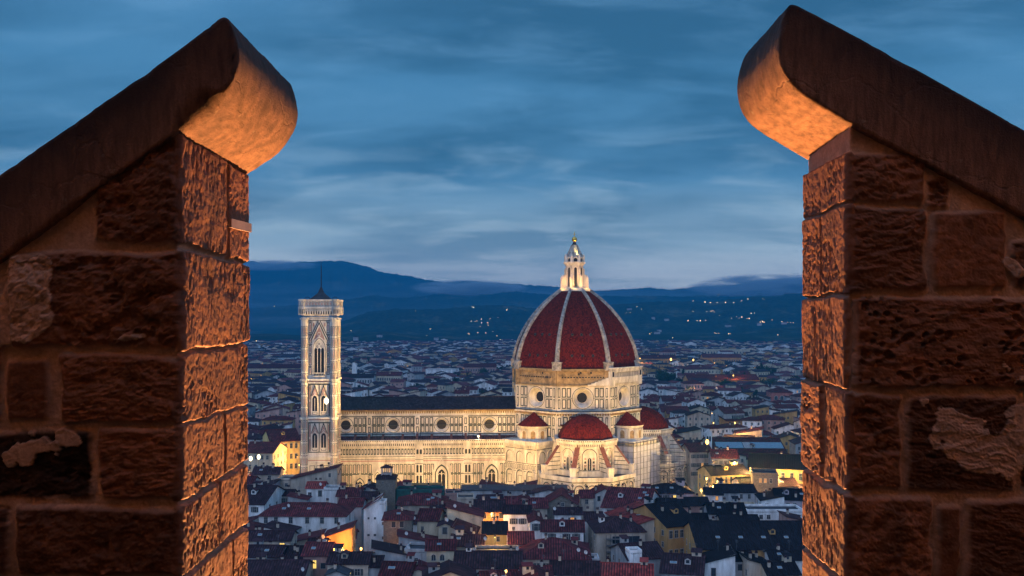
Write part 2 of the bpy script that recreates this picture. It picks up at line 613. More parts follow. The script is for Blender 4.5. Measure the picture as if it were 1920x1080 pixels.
def merlon_wall(parent, sg, Yn, Yf, Xn, Xf, blocks, patches, top_line, seed, L=1.15):
    """blocks: (s0, s1, z0, z1, style, height, tone); s = 0 at the near corner, negative along the camera side, positive along the reveal"""
    path = np.array([(Xn + sg * L, Yn), (Xn, Yn), (Xf, Yf), (Xf + sg * 0.5, Yf)])
    seg = np.hypot(*(path[1:] - path[:-1]).T)
    cum = np.concatenate([[0], np.cumsum(seg)])
    ds = 0.0028
    a = np.arange(0, cum[-1], ds)
    px, py = np.interp(a, cum, path[:, 0]), np.interp(a, cum, path[:, 1])
    ker = np.exp(-0.5 * (np.arange(-8, 9) / 3.4) ** 2)
    ker /= ker.sum()
    pad = lambda q: np.convolve(np.concatenate([2 * q[0] - q[8:0:-1], q, 2 * q[-1] - q[-2:-10:-1]]), ker, 'valid')
    px, py = pad(px), pad(py)
    tx, ty = np.gradient(px), np.gradient(py)
    ln = np.hypot(tx, ty)
    nx, ny = ty / ln, -tx / ln
    if sg > 0:
        nx, ny = -nx, -ny
    s = a - seg[0]
    T = seg[1]
    zt = np.where(s < 0, np.interp(-s, top_line[0], top_line[1]), top_line[1][0])
    nz = 680
    tt = np.linspace(0, 1, nz)
    zb = -1.35
    S = np.repeat(s[:, None], nz, 1)
    Zr = zb + (zt[:, None] - zb) * tt[None, :]
    wS = S + 0.016 * (fbm(S * 9, Zr * 9, seed + 1, 4) - 0.5) * 2
    wZ = Zr + 0.014 * (fbm(S * 8, Zr * 8, seed + 2, 4) - 0.5) * 2
    hgt = -0.006 + 0.010 * (fbm(S * 16, Zr * 16, seed + 3, 4) - 0.5)
    mort = np.ones_like(S)
    tone = np.full_like(S, 0.5)
    for bi, (s0, s1, z0, z1, style, bh, tn) in enumerate(blocks):
        rv = s0 > -0.05
        tn = tn * (0.72 + 0.62 * ((bi * 7 + seed) % 5) / 4) if not rv else tn
        if not rv:
            s0, s1, z0, z1 = s0 - 0.004, s1 + 0.004, z0 - 0.004, z1 + 0.004
        r = 0.008 if rv else 0.022
        if rv:
            z0, z1 = z0 - 0.007, z1 + 0.007
            s0, s1 = s0 - 0.003, s1 + 0.003
        dx = np.abs(wS - (s0 + s1) / 2) - (s1 - s0) / 2 + r
        dz = np.abs(wZ - (z0 + z1) / 2) - (z1 - z0) / 2 + r
        sd = np.hypot(np.maximum(dx, 0), np.maximum(dz, 0)) + np.minimum(np.maximum(dx, dz), 0) - r
        f = sst(-sd, -0.003, 0.009 if rv else 0.020)
        b = seed + 31 * bi
        if style == 'rough':
            n = fbm(S * 7 + Zr * 4, Zr * 11 - S * 4, b, 5, 0.6)
            tex = 0.034 * (n - 0.5) - 0.012 * sst(0.42 - n, 0, 0.08) - 0.016 * np.abs(2 * fbm(S * 17, Zr * 24, b + 3, 5, 0.62) - 1)
        elif style == 'strata':
            wv = fbm(S * 3, Zr * 3, b + 7, 3) * 0.25
            n = fbm((S + wv) * 6, (Zr + wv) * 34, b, 6, 0.66)
            tex = 0.026 * (n - 0.5) - 0.012 * np.abs(2 * fbm(S * 22, Zr * 40, b + 3, 4, 0.6) - 1)
        elif style == 'swirl':
            wv = fbm(S * 3.2, Zr * 3.2, b + 7, 3)
            n = 0.5 + 0.5 * np.sin(wv * 42 + S * 6)
            tex = 0.006 * (n - 0.5) + 0.022 * (fbm(S * 14, Zr * 18, b, 6, 0.66) - 0.5) - 0.010 * np.abs(2 * fbm(S * 22, Zr * 26, b + 3, 4, 0.6) - 1)
        elif style == 'dots':
            wd = worley(S * 24 + 1.1 * fbm(S * 9, Zr * 9, b + 2), Zr * 36 + 1.1 * fbm(S * 9, Zr * 9, b + 3), b)
            big = fbm(S * 11, Zr * 15, b + 6, 3)
            tex = -0.017 * sst(0.46 * sst(big, 0.36, 0.66) - wd, 0, 0.16) + 0.026 * (fbm(S * 7, Zr * 24, b + 4, 5, 0.62) - 0.5)
        elif style == 'pit':
            jx, jz = fbm(S * 12, Zr * 12, b + 8, 3), fbm(S * 12, Zr * 12, b + 9, 3)
            wd = worley(S * 30 + 1.4 * jx, Zr * 20 + 1.4 * jz, b)
            wd2 = worley(S * 62 + jx, Zr * 44 + jz, b + 50)
            big = fbm(S * 5, Zr * 4, b + 4, 3)
            tex = -0.010 * sst(0.40 - wd, 0, 0.3) - 0.005 * sst(0.42 - wd2, 0, 0.3) + 0.012 * (big - 0.5) - 0.006
            tex = tex * (0.25 + 0.75 * sst(fbm(S * 4, Zr * 5, b + 14, 3), 0.36, 0.58)) - 0.004
        elif style == 'groove':
            wv = fbm(S * 5, Zr * 2.2, b + 7, 4)
            n = fbm(S * 46 + wv * 4, Zr * 17 + wv * 2, b, 4, 0.6)
            tex = -0.010 + 0.019 * (n - 0.5) - 0.006 * sst(0.42 - worley(S * 30, Zr * 13, b + 4), 0, 0.3)
            tex = tex * (0.3 + 0.7 * sst(fbm(S * 4, Zr * 5, b + 14, 3), 0.36, 0.58)) - 0.003
        else:                                                # dressed
            tex = 0.012 * (fbm(S * 14, Zr * 14, b, 5) - 0.5)
        hgt = hgt * (1 - f) + f * (bh + tex * (0.55 if rv else 1.0))
        mort = mort * (1 - f)
        tone = tone * (1 - f) + f * tn
    for ps, pz, rs, rz, ang in patches:                       # old render still sticking to the stone
        ca, sa = math.cos(ang), math.sin(ang)
        du, dv = (S - ps) * ca + (Zr - pz) * sa, -(S - ps) * sa + (Zr - pz) * ca
        d = np.hypot(du / rs, dv / rz) + 3.2 * (fbm(S * 6, Zr * 7, seed + 77, 6, 0.55) - 0.5)
        f = sst(1.0 - d, 0, 0.07)
        hgt = hgt * (1 - f) + f * (np.maximum(hgt, 0.008) + 0.005 + 0.009 * (fbm(S * 22, Zr * 22, seed + 4, 4) - 0.5))
        mort = np.maximum(mort, f)
    # crisp tool marks and grain on every face
    grain = np.abs(2 * fbm(S * 55 + 0.4 * Zr, Zr * 55, seed + 9, 4, 0.7) - 1)
    chips = worley(S * 26 + fbm(S * 12, Zr * 12, seed + 19, 3), Zr * 34 + fbm(S * 12, Zr * 12, seed + 20, 3), seed + 21)
    soft = np.where(S > 0.0, 0.45, 1.0)
    hgt = hgt - soft * 0.0050 * (grain - 0.35) - soft * 0.0050 * (1 - mort) * (chips - 0.4) + 0.0016 * (fbm(S * 190, Zr * 190, seed + 11, 2) - 0.5)
    pos = np.stack([px[:, None] + nx[:, None] * hgt, py[:, None] + ny[:, None] * hgt, CZ + Zr], -1)
    att = np.stack([mort, tone, 0 * S, 1 + 0 * S], -1)
    return grid_mesh('stone_wall', pos, M['sand'], parent, att), T


def coping(parent, sg, prof_px, Yc, Yb, seed, chip=None, arris=0):
    """profile in photo pixels at depth Yc, extruded back to Yb; closed loop, first point = apex, then down the rounded nose"""
    pts = np.array([((x - 960) / F * Yc, CZ - (y - HZ) / F * Yc) for x, y in prof_px])
    cl = np.concatenate([pts, pts[:1]])
    seg = np.hypot(*(cl[1:] - cl[:-1]).T)
    cum = np.concatenate([[0], np.cumsum(seg)])
    n = int(cum[-1] / 0.011)
    a = np.arange(n) * cum[-1] / n
    x, z = np.interp(a, cum, cl[:, 0]), np.interp(a, cum, cl[:, 1])
    ker = np.array([1, 2, 3, 2, 1]) / 9
    cv = lambda q: np.convolve(np.concatenate([q[-2:], q, q[:2]]), ker, 'valid')
    x, z = cv(x), cv(z)
    tx, tz = np.gradient(x), np.gradient(z)
    ln = np.hypot(tx, tz) + 1e-9
    nx, nz = (tz / ln, -tx / ln)
    cx, cz = x.mean(), z.mean()
    if ((x - cx) * nx + (z - cz) * nz).sum() < 0:
        nx, nz = -nx, -nz
    bev = 0.005 + 0.022 * np.clip(fbm(a * 14, a * 0 + 2, seed + 8, 4, 0.6) - 0.48, 0, 1) ** 1.2
    if chip:
        pxs, pzs = 960 + x / Yc * F, HZ - (z - CZ) / Yc * F
        inside = np.exp(-(((pxs - chip[0]) / chip[2]) ** 2 + ((pzs - chip[1]) / chip[3]) ** 2) ** 2)
        bev = bev + chip[4] * inside * (0.75 + 0.5 * fbm(a * 12, a * 0, seed))
    ys = np.concatenate([np.linspace(0, 1, 2), np.linspace(0.02, 1, 90) * 1.0])
    rows = []
    # front lip (bevelled), then straight back, then rear lip
    rows.append(np.stack([x - nx * bev * 2.2, np.full(n, Yc) - 0.0, z - nz * bev * 2.2], -1))
    rows.append(np.stack([x - nx * bev * 0.5, Yc + bev * 0.4, z - nz * bev * 0.5], -1))
    for k in np.linspace(0, 1, 110):
        y = Yc + bev * 1.6 + (Yb - Yc - bev * 1.6 - 0.012) * k
        d = 0.004 * (fbm(a * 9 + 3, y * 9, seed + 1, 6, 0.62) - 0.5) * 2 + 0.0016 * (fbm(a * 60, y * 60, seed + 2, 3) - 0.5) * 2
        rows.append(np.stack([x + nx * d, y, z + nz * d], -1))
    rows.append(np.stack([x - nx * 0.008, np.full(n, Yb), z - nz * 0.008], -1))
    pos = np.stack(rows, 1)
    # crust mask: close to the upper arris (distance from the top edge, in metres, measured on the profile)
    top = np.array([pts[0], pts[arris]])
    dvec = top[1] - top[0]
    dvec = dvec / np.hypot(*dvec)
    dist = np.abs((x - top[0][0]) * dvec[1] - (z - top[0][1]) * dvec[0])
    mk = np.clip(1.15 - dist / 0.24, 0, 1)
    mask = np.zeros((n, pos.shape[1], 4))
    mask[..., 0] = mk[:, None]
    mask[..., 3] = 1
    o = grid_mesh('coping_stone', pos, M['coping'], parent, mask, closed_u=True)
    # close both ends
    import bmesh
    bm = bmesh.new()
    bm.from_mesh(o.data)
    bm.verts.ensure_lookup_table()
    nv = pos.shape[1]
    for j in (0, nv - 1):
        f = bm.faces.new([bm.verts[i * nv + j] for i in range(n)])
        f.smooth = False
    bmesh.ops.triangulate(bm, faces=[f for f in bm.faces if len(f.verts) > 4])
    bmesh.ops.recalc_face_normals(bm, faces=bm.faces[:])
    bm.to_mesh(o.data)
    bm.free()
    return o


def to_s(px, Yn, Xn):
    return -abs((px - 960) / F * Yn - Xn)


def to_z(py, Yn):
    return -(py - HZ) / F * Yn


def blocks_from_px(rows, Yn, Xn, T):
    out = []
    for x0, x1, y0, y1, st, bh, tn in rows:
        f = lambda q: q[0] * T if isinstance(q, tuple) else to_s(q, Yn, Xn)
        a, b = f(x0), f(x1)
        out.append((min(a, b), max(a, b), to_z(y1, Yn), to_z(y0, Yn), st, bh, tn))
    return out


# left merlon
YnL, YfL = 3.0, 3.78
XnL, XfL = (335 - 960) / F * YnL, (459 - 960) / F * YfL
TL = math.hypot(XfL - XnL, YfL - YnL)
ml = empty('battlement_merlon', (0, 0, 0), 0, 'brown stone merlon whose sloping coping rises to the right, left of the gap', 'merlon', 'stone merlons framing the view')
bl = blocks_from_px([
    (178, (0.62,), 255, 457, 'rough', 0.020, 0.42), ((0.645,), (1.02,), 262, 462, 'pit', 0.022, 0.44),
    (20, (1.02,), 474, 652, 'rough', 0.028, 0.40),
    (14, 90, 672, 790, 'dressed', 0.012, 0.35), (112, (1.02,), 664, 795, 'strata', 0.020, 0.42),
    (-90, 172, 806, 938, 'rough', 0.000, 0.09), (184, (0.57,), 802, 936, 'strata', 0.018, 0.42), ((0.59,), (1.02,), 802, 930, 'pit', 0.02, 0.44),
    (30, (0.5,), 950, 1078, 'swirl', 0.020, 0.40), ((0.52,), (1.02,), 945, 1074, 'groove', 0.02, 0.44), (-120, 20, 950, 1078, 'rough', 0.01, 0.25),
    (-120, 5, 540, 790, 'rough', 0.01, 0.3),
    (60, (0.7,), 1090, 1240, 'rough', 0.02, 0.4), ((0.72,), (1.02,), 1090, 1240, 'pit', 0.02, 0.44), (-120, 50, 1090, 1240, 'rough', 0.02, 0.4),
], YnL, XnL, TL)
# the reveal is pitted all over: swap in pitted faces for the long quoins
bl2 = []
for b in bl:
    if b[0] < -0.02 and b[1] > 0.02:
        bl2.append((b[0], 0.012, b[2], b[3], b[4], b[5], b[6]))
        bl2.append((-0.012, b[1], b[2], b[3], 'groove' if b[4] == 'rough' else 'pit', b[5], 0.40))
    else:
        bl2.append(b)
zs = lambda px, py, Yn, Xn: (abs((px - 960) / F * Yn - Xn), to_z(py, Yn))
tl = [zs(335, 268, YnL, XnL), zs(175, 362, YnL, XnL), zs(0, 482, YnL, XnL), zs(-360, 730, YnL, XnL)]
merlon_wall(ml, -1, YnL, YfL, XnL, XfL, bl2,
            [(to_s(48, YnL, XnL), to_z(845, YnL), 0.10, 0.060, 0.4), (to_s(128, YnL, XnL), to_z(820, YnL), 0.045, 0.028, -0.4),
             (to_s(255, YnL, XnL), to_z(632, YnL), 0.07, 0.02, 0.1), (to_s(40, YnL, XnL), to_z(600, YnL), 0.10, 0.08, 0.5),
             (to_s(60, YnL, XnL), to_z(520, YnL), 0.08, 0.05, 0.8)],
            ([q[0] for q in tl], [q[1] + 0.03 for q in tl]), 11)
coping(ml, -1, [(425, 28), (436, 52), (444, 80), (447, 104), (445, 128), (437, 152), (420, 178), (394, 205), (352, 235), (310, 262),
                (175, 358), (0, 488), (-360, 740), (-360, 575), (0, 326), (238, 161), (247, 150), (251, 152), (340, 88), (412, 33)],
       YnL - 0.03, YfL + 0.03, 5, chip=(375, 215, 62, 45, 0.030), arris=13)
cr = MB()
d = Vector((XfL - XnL, YfL - YnL, 0)).normalized()
nrm = Vector((d.y, -d.x, 0))
a0 = Vector((XnL, YnL, CZ + 0.344)) + d * 0.50
b0 = Vector((XnL, YnL, CZ + 0.352)) + d * (TL + 0.004)
for q0, q1 in ((0.0, 1.0),):
    c0, c1 = a0 + nrm * 0.004, b0 + nrm * 0.004
    up = Vector((0, 0, 0.017))
    ring = lambda c: [c - up, c - up + nrm * 0.022, c + up + nrm * 0.022, c + up]
    cr.loft([ring(c0), ring((c0 + c1) / 2), ring(c1)], 0)
cr.build('metal_cramp', M['iron'] if False else mat('weathered_bronze', (0.26, 0.20, 0.19), 0.5, 0.2, 9), ml)

# right merlon
YnR, YfR = 3.3, 3.86
XnR, XfR = (1592 - 960) / F * YnR, (1511 - 960) / F * YfR
TR = math.hypot(XfR - XnR, YfR - YnR)
mr = empty('battlement_merlon', (0, 0, 0), 0, 'brown stone merlon whose sloping coping rises to the left, right of the gap', 'merlon', 'stone merlons framing the view')
br = blocks_from_px([
    (1735, (1.02,), 285, 380, 'strata', 0.018, 0.4), (1735, (0.5,), 388, 548, 'strata', 0.02, 0.42), ((0.52,), (1.02,), 386, 548, 'pit', 0.022, 0.44),
    (1742, 1782, 330, 392, 'rough', 0.012, 0.4), (1746, 1884, 396, 542, 'dressed', 0.014, 0.34), (1894, 2010, 452, 538, 'rough', 0.014, 0.34),
    (1598, 1990, 557, 728, 'dots', 0.018, 0.36), (1592, (0.62,), 557, 728, 'groove', 0.022, 0.44), ((0.66,), (1.02,), 557, 728, 'groove', 0.022, 0.44),
    (1690, (0.45,), 737, 918, 'rough', 0.018, 0.34), ((0.49,), (1.02,), 737, 915, 'dots', 0.022, 0.44), (1702, 1905, 740, 922, 'strata', 0.012, 0.30), (1915, 2040, 740, 922, 'rough', 0.012, 0.3),
    (1745, (1.02,), 932, 1090, 'swirl', 0.022, 0.42), (1757, 1800, 946, 1090, 'dressed', 0.012, 0.3), (1812, 2000, 935, 1090, 'strata', 0.018, 0.42),
    (1700, (1.02,), 1102, 1260, 'rough', 0.02, 0.4), (1712, 2000, 1102, 1260, 'rough', 0.02, 0.4),
], YnR, XnR, TR)
br2 = []
for b in br:
    if b[0] < -0.02 and b[1] > 0.02:
        br2.append((b[0], 0.012, b[2], b[3], b[4], b[5], b[6]))
        br2.append((-0.012, b[1], b[2], b[3], 'groove' if b[4] != 'strata' else 'pit', b[5], 0.40))
    else:
        br2.append(b)
tr = [zs(1592, 236, YnR, XnR), zs(1740, 318, YnR, XnR), zs(1920, 416, YnR, XnR), zs(2300, 622, YnR, XnR)]
merlon_wall(mr, 1, YnR, YfR, XnR, XfR, br2,
            [(to_s(1838, YnR, XnR), to_z(855, YnR), 0.16, 0.13, 0.6), (to_s(1905, YnR, XnR), to_z(770, YnR), 0.08, 0.09, 0),
             (to_s(1900, YnR, XnR), to_z(505, YnR), 0.05, 0.03, 0.9)],
            ([q[0] for q in tr], [q[1] + 0.03 for q in tr]), 47)
coping(mr, 1, [(1480, 5), (1470, 30), (1463, 62), (1460, 92), (1464, 120), (1474, 145), (1492, 168), (1522, 190), (1592, 230),
               (1740, 308), (1920, 406), (2300, 612), (2300, 440), (1920, 242), (1700, 118), (1540, 32), (1494, 8)],
       YnR - 0.03, YfR + 0.03, 23, arris=13)

# parapet between the merlons (below the frame), walk and the tower behind the photographer, with side walls and canopy added to shade the inner faces
pw = MB()
pw.box(XnL - 1.2, XnR + 1.2, 3.02, 3.76, CZ - 8, CZ - 1.78)
tag(pw.build('battlement_parapet', M['sand']), 'low sandstone parapet wall between the two merlons', 'parapet')
tw = MB()
tw.box(-6, 6, -3.2, 3.02, CZ - 8, CZ - 1.75)
ow = tw.build('tower_walk', M['sand'])
ow['kind'] = 'structure'
tb = MB()
tb.box(-7, 7, -6.5, -3.2, CZ - 8, CZ + 9)
tb.box(-7, -3.6, -3.2, 2.4, CZ - 8, CZ + 6)  # unseen side walls, added to shut sky light off the merlons
tb.box(3.6, 7, -3.2, 2.4, CZ - 8, CZ + 6)
tb.box(-7, 7, -3.2, 0.9, CZ + 3.2, CZ + 3.8)  # unseen canopy, added to keep blue sky light off the merlon faces
tag(tb.build('tower_wall_shade_canopy', mat('tower_sandstone', (0.40, 0.29, 0.21), 0.9, 0.2, 2)), 'tower masonry with an added shade canopy, unseen behind the photographer', 'wall')
# ------------------------------------------------------------------ the cathedral (local axes: x along the nave eastward, y north, dome centre at 0,0)
ROT = R(3.9)
DX, DY = (1077 - 960) / F * 430, 430.0
CR, SR = math.cos(ROT), math.sin(ROT)


def u_of(px, v, k2=None):
    k = (px - 960) / F
    return (k * (DY + v * CR) - DX + v * SR) / (CR - k * SR)


def zz(py, v, u=-60):
    return CZ - (py - HZ) / F * (DY + u * SR + v * CR)


class Face:
    """drawing on a vertical plane: origin o, horizontal axis u, outward normal n"""
    def __init__(s, mb, o, u, n):
        s.mb, s.o, s.u, s.n = mb, Vector((o[0], o[1], 0)), Vector((u[0], u[1], 0)), Vector((n[0], n[1], 0))

    def p(s, a, z, out=0.0):
        return s.o + s.u * a + s.n * out + Vector((0, 0, z))

    def quad(s, a0, a1, z0, z1, out, mi):
        s.mb.face([s.p(a0, z0, out), s.p(a1, z0, out), s.p(a1, z1, out), s.p(a0, z1, out)], mi)

    def bar(s, a0, a1, z0, z1, out, mi, base=-0.05):
        q = [(a0, z0), (a1, z0), (a1, z1), (a0, z1)]
        s.poly(q, out, mi, base)

    def poly(s, q, out, mi, base=-0.05):
        s.mb.face([s.p(a, z, out) for a, z in q], mi)
        for i in range(len(q)):
            (a, z), (b, y) = q[i], q[(i + 1) % len(q)]
            s.mb.face([s.p(a, z, base), s.p(b, y, base), s.p(b, y, out), s.p(a, z, out)], mi)

    def frame(s, a0, a1, z0, z1, wd, out, mi):
        s.quad(a0, a1, z0, z0 + wd, out, mi)
        s.quad(a0, a1, z1 - wd, z1, out, mi)
        s.quad(a0, a0 + wd, z0 + wd, z1 - wd, out, mi)
        s.quad(a1 - wd, a1, z0 + wd, z1 - wd, out, mi)

    def panels(s, a0, a1, z0, z1, n, wd=0.40, gap=0.32, out=0.05, mi=1, fill=None):
        st = (a1 - a0) / n
        for i in range(n):
            x0, x1 = a0 + st * i + gap / 2, a0 + st * (i + 1) - gap / 2
            s.frame(x0, x1, z0, z1, wd, out, mi)
            if fill is not None:
                s.quad(x0 + wd * 1.9, x1 - wd * 1.9, z0 + wd * 2.2, z1 - wd * 2.2, out, fill)

    def arch_pts(s, ac, z0, zs_, r, pointed=False, n=10):
        q = [(ac + r, z0), (ac + r, zs_)]
        if pointed:
            Rr = r * 1.7
            th = math.acos((Rr - r) / Rr)
            for i in range(1, n + 1):
                t_ = th * i / n
                q.append((ac + r - Rr + Rr * math.cos(t_), zs_ + Rr * math.sin(t_)))
            for i in range(n - 1, -1, -1):
                t_ = th * i / n
                q.append((ac - r + Rr - Rr * math.cos(t_), zs_ + Rr * math.sin(t_)))
        else:
            for i in range(1, 2 * n):
                t_ = math.pi * i / (2 * n)
                q.append((ac + r * math.cos(t_), zs_ + r * math.sin(t_)))
            q.append((ac - r, zs_))
        q.append((ac - r, z0))
        return q

    def arch(s, ac, z0, zs_, r, out, mi, pointed=False, flat=True):
        q = s.arch_pts(ac, z0, zs_, r, pointed)
        if flat:
            s.mb.face([s.p(a, z, out) for a, z in q], mi)
        else:
            s.poly(q, out, mi)

    def archring(s, ac, z0, zs_, r0, r1, out, mi, pointed=False, base=-0.02):
        a = s.arch_pts(ac, z0, zs_, r0, pointed)
        b = s.arch_pts(ac, z0, zs_, r1, pointed)
        for i in range(len(a) - 1):
            s.mb.face([s.p(*b[i], out), s.p(*b[i + 1], out), s.p(*a[i + 1], out), s.p(*a[i], out)], mi)
            s.mb.face([s.p(*a[i], out), s.p(*a[i + 1], out), s.p(*a[i + 1], base), s.p(*a[i], base)], mi)
            s.mb.face([s.p(*b[i], base), s.p(*b[i + 1], base), s.p(*b[i + 1], out), s.p(*b[i], out)], mi)

    def ring(s, ac, zc, r0, r1, o0, o1, mi, n=28):
        for i in range(n):
            t0, t1 = 2 * math.pi * i / n, 2 * math.pi * (i + 1) / n
            q = lambda r, t_, o: s.p(ac + r * math.cos(t_), zc + r * math.sin(t_), o)
            s.mb.face([q(r0, t0, o0), q(r0, t1, o0), q(r1, t1, o1), q(r1, t0, o1)], mi)

    def disc(s, ac, zc, r, out, mi, n=28):
        s.mb.face([s.p(ac + r * math.cos(2 * math.pi * i / n), zc + r * math.sin(2 * math.pi * i / n), out) for i in range(n)], mi)

    def wall_hole(s, a0, a1, z0, z1, ac, zc, r, out, mi, n=32):
        """rectangle with a round hole"""
        pts = []
        for i in range(n):
            t_ = 2 * math.pi * i / n
            c, d = math.cos(t_), math.sin(t_)
            k = min(((a1 - ac) if c > 0 else (a0 - ac)) / c if abs(c) > 1e-6 else 1e9, ((z1 - zc) if d > 0 else (z0 - zc)) / d if abs(d) > 1e-6 else 1e9)
            pts.append(((ac + c * r, zc + d * r), (ac + c * k, zc + d * k)))
        cor = [(a1, z1), (a0, z1), (a0, z0), (a1, z0)]
        for i in range(n):
            (h0, e0), (h1, e1) = pts[i], pts[(i + 1) % n]
            q = [h0, e0]
            for c in cor:
                if abs(e0[0] - e1[0]) > 1e-6 and abs(e0[1] - e1[1]) > 1e-6:
                    if (abs(c[0] - e0[0]) < 1e-6 or abs(c[1] - e0[1]) < 1e-6) and (abs(c[0] - e1[0]) < 1e-6 or abs(c[1] - e1[1]) < 1e-6):
                        q.append(c)
                        break
            q += [e1, h1]
            s.mb.face([s.p(a, z, out) for a, z in q], mi)

    def oculus(s, ac, zc, r_in, r_hole, depth, mi=0, gl=3):
        s.ring(ac, zc, r_in, r_hole, -depth, 0.0, mi)
        s.disc(ac, zc, r_in * 1.02, -depth + 0.02, gl)
        s.ring(ac, zc, r_hole, r_hole + 0.38, 0.22, 0.22, mi)
        s.ring(ac, zc, r_hole, r_hole, 0, 0.22, mi)
        s.ring(ac, zc, r_hole + 0.38, r_hole + 0.38, 0.22, -0.02, mi)
        s.ring(ac, zc, r_hole + 0.38, r_hole + 0.62, 0.05, 0.05, 1)

    def corbels(s, a0, a1, z0, z1, st, out, mi=0):
        n = max(1, int(round((a1 - a0) / st)))
        st = (a1 - a0) / n
        for i in range(n):
            x = a0 + st * (i + 0.5)
            s.poly([(x - st * .22, z0), (x + st * .22, z0), (x + st * .30, z1), (x - st * .30, z1)], out, mi)

    def cornice(s, a0, a1, z, h, out, mi=0):
        s.bar(a0, a1, z, z + h * 0.45, out * 0.6, mi)
        s.bar(a0, a1, z + h * 0.45, z + h, out, mi)


CM = [M['marble'], M['green'], M['pink'], M['void'], M['domemas'], M['rib'], M['lead']]
duomo = empty('cathedral', (DX, DY, 0), ROT, 'vast marble cathedral with a red ribbed dome, floodlit beyond the rooftops', 'cathedral')
S_, E_ = (0, -1), (1, 0)

# ---- nave clerestory
VC = -11.0
f_mb = MB()
fc = Face(f_mb, (0, VC), (1, 0), (0, -1))
uW, uE = -117.0, -24.0
oc_u = [u_of(p, VC) for p in (648, 737, 828, 918)]
bay = oc_u[2] - oc_u[1]
zc0, zc1 = 28.6, 40.3
edges = [uW] + [(a + b) / 2 for a, b in zip(oc_u, oc_u[1:])] + [uE]
zo = 33.6
oc_mb = []
for i, a in enumerate(oc_u):
    e0, e1 = edges[i], edges[i + 1]
    fc.quad(e0, a - 4, zc0, zc1, 0, 0)
    fc.quad(a + 4, e1, zc0, zc1, 0, 0)
    fc.wall_hole(a - 4, a + 4, zc0, zc1, a, zo, 2.75, 0, 0)
    om = MB()
    Face(om, (0, VC), (1, 0), (0, -1)).oculus(a, zo, 2.05, 2.75, 0.9)
    om.build('oculus_window', CM, duomo)
    for z0, z1 in ((30.3, 33.3), (33.7, 36.9)):
        for lo, hi in ((e0 + 1.3, a - 3.5), (a + 3.5, e1 - 1.3)):
            n = max(1, int(round((hi - lo) / 1.95)))
            fc.panels(lo, hi, z0, z1, n, 0.37, 0.28)
    if i:
        fc.bar(e0 - 1.05, e0 + 1.05, zc0, 37.6, 0.35, 0)
        for z0, z1 in ((30.3, 33.0), (33.8, 36.7)):
            fc.quad(e0 - .55, e0 + .55, z0, z1, 0.40, 1)
            fc.quad(e0 - .22, e0 + .22, z0 + .4, z1 - .4, 0.44, 0)
        fc.quad(e0 - 1.5, e0 - 1.25, zc0, 37.6, 0.05, 1)
        fc.quad(e0 + 1.25, e0 + 1.5, zc0, 37.6, 0.05, 1)
for z0, z1 in ((29.5, 29.9), (33.35, 33.65), (37.1, 37.5)):
    fc.quad(uW, uE, z0, z1, 0.045, 1)
fc.bar(uW, uE, 37.6, 37.95, 0.3, 0)
fc.corbels(uW, uE, 38.6, 39.5, 1.0, 0.55, 4)
fc.bar(uW, uE, 39.5, 40.1, 0.85, 4)
fc.bar(uW, uE, 40.1, 40.4, 1.05, 0)
f_mb.box(uW, uE, VC + 1.05, -VC, 20, zc1 - 0.1, 0)
f_mb.face([(uW, VC, 20), (uW, -VC, 20), (uW, -VC, 40.3), (uW, 0, 44.4), (uW, VC, 40.3)], 0)
f_mb.build('nave_clerestory', CM, duomo)
rf = MB()
for sg in (1, -1):
    ln = uE + 2 - uW
    sl = math.hypot(12.2, 4.4)
    a, b, c_, d_ = (uW - .5, 12.2 * -sg, 40.35), (uE + 2, 12.2 * -sg, 40.35), (uE + 2, 0, 44.7), (uW - .5, 0, 44.7)
    rf.slab([a, b, c_, d_], 0.25, 0, [(0, 0), (ln, 0), (ln, sl), (0, sl)])
rf.tube((uW - .5, 0, 44.75), (uE + 2, 0, 44.75), 0.28)
rf.build('nave_roof', M['navetile'], duomo)

# ---- south aisle
VA = -20.5
g = MB()
fa = Face(g, (0, VA), (1, 0), (0, -1))
zA = lambda y: zz(y, VA)
aW, aE = -116.0, -20.0
fa.quad(aW, aE, 0, 28.0, 0, 0)
g.box(aW, aE, VA + 0.3, VC, 0, 26.5, 0)
# pierced parapet
fa.bar(aW, aE, 27.7, 28.35, 1.0, 0)
n = int((aE - aW) / 0.95)
for i in range(n):
    x = aW + (i + .5) * (aE - aW) / n
    fa.quad(x - .2, x + .2, 27.85, 28.2, 1.03, 3)
fa.bar(aW, aE, 26.9, 27.7, 0.85, 0)
fa.corbels(aW, aE, 25.4, 26.9, 0.85, 0.75)
fa.quad(aW, aE, 25.9, 26.9, 0.04, 3)  # shade between the corbels, painted as a black strip on the wall
fa.bar(aW, aE, 24.95, 25.35, 0.3, 0)
# pilaster strips between bays
strips = [u_of(p, VA) for p in (786, 877, 968)]
strips_w = 1.7
# blind gallery of narrow openings
n = int((aE - aW) / 1.28)
for i in range(n):
    x = aW + (i + .5) * (aE - aW) / n
    if min(abs(x - q) for q in strips) < 0.3:
        continue
    fa.quad(x - .47, x + .47, 22.2, 24.7, 0.05, 1)
    fa.quad(x - .17, x + .17, 22.7, 24.2, 0.07, 0)
fa.bar(aW, aE, 21.5, 22.0, 0.4, 0)
fa.quad(aW, aE, 21.25, 21.45, 0.05, 1)
fa.quad(aW, aE, 20.2, 20.4, 0.05, 1)
fa.quad(aW, aE, 19.3, 19.8, 0.05, 2)
fa.bar(aW, aE, 18.7, 18.95, 0.25, 0)
win = [(u_of(828, VA), 2.0, 5.2, 13.6), (u_of(922, VA), 2.0, 5.2, 13.6)]
nich = [(u_of(675, VA), 1.4, 3.0, 9.6), (u_of(708, VA), 0.9, 7.0, 13.0), (u_of(744, VA), 1.4, 3.0, 9.6)]
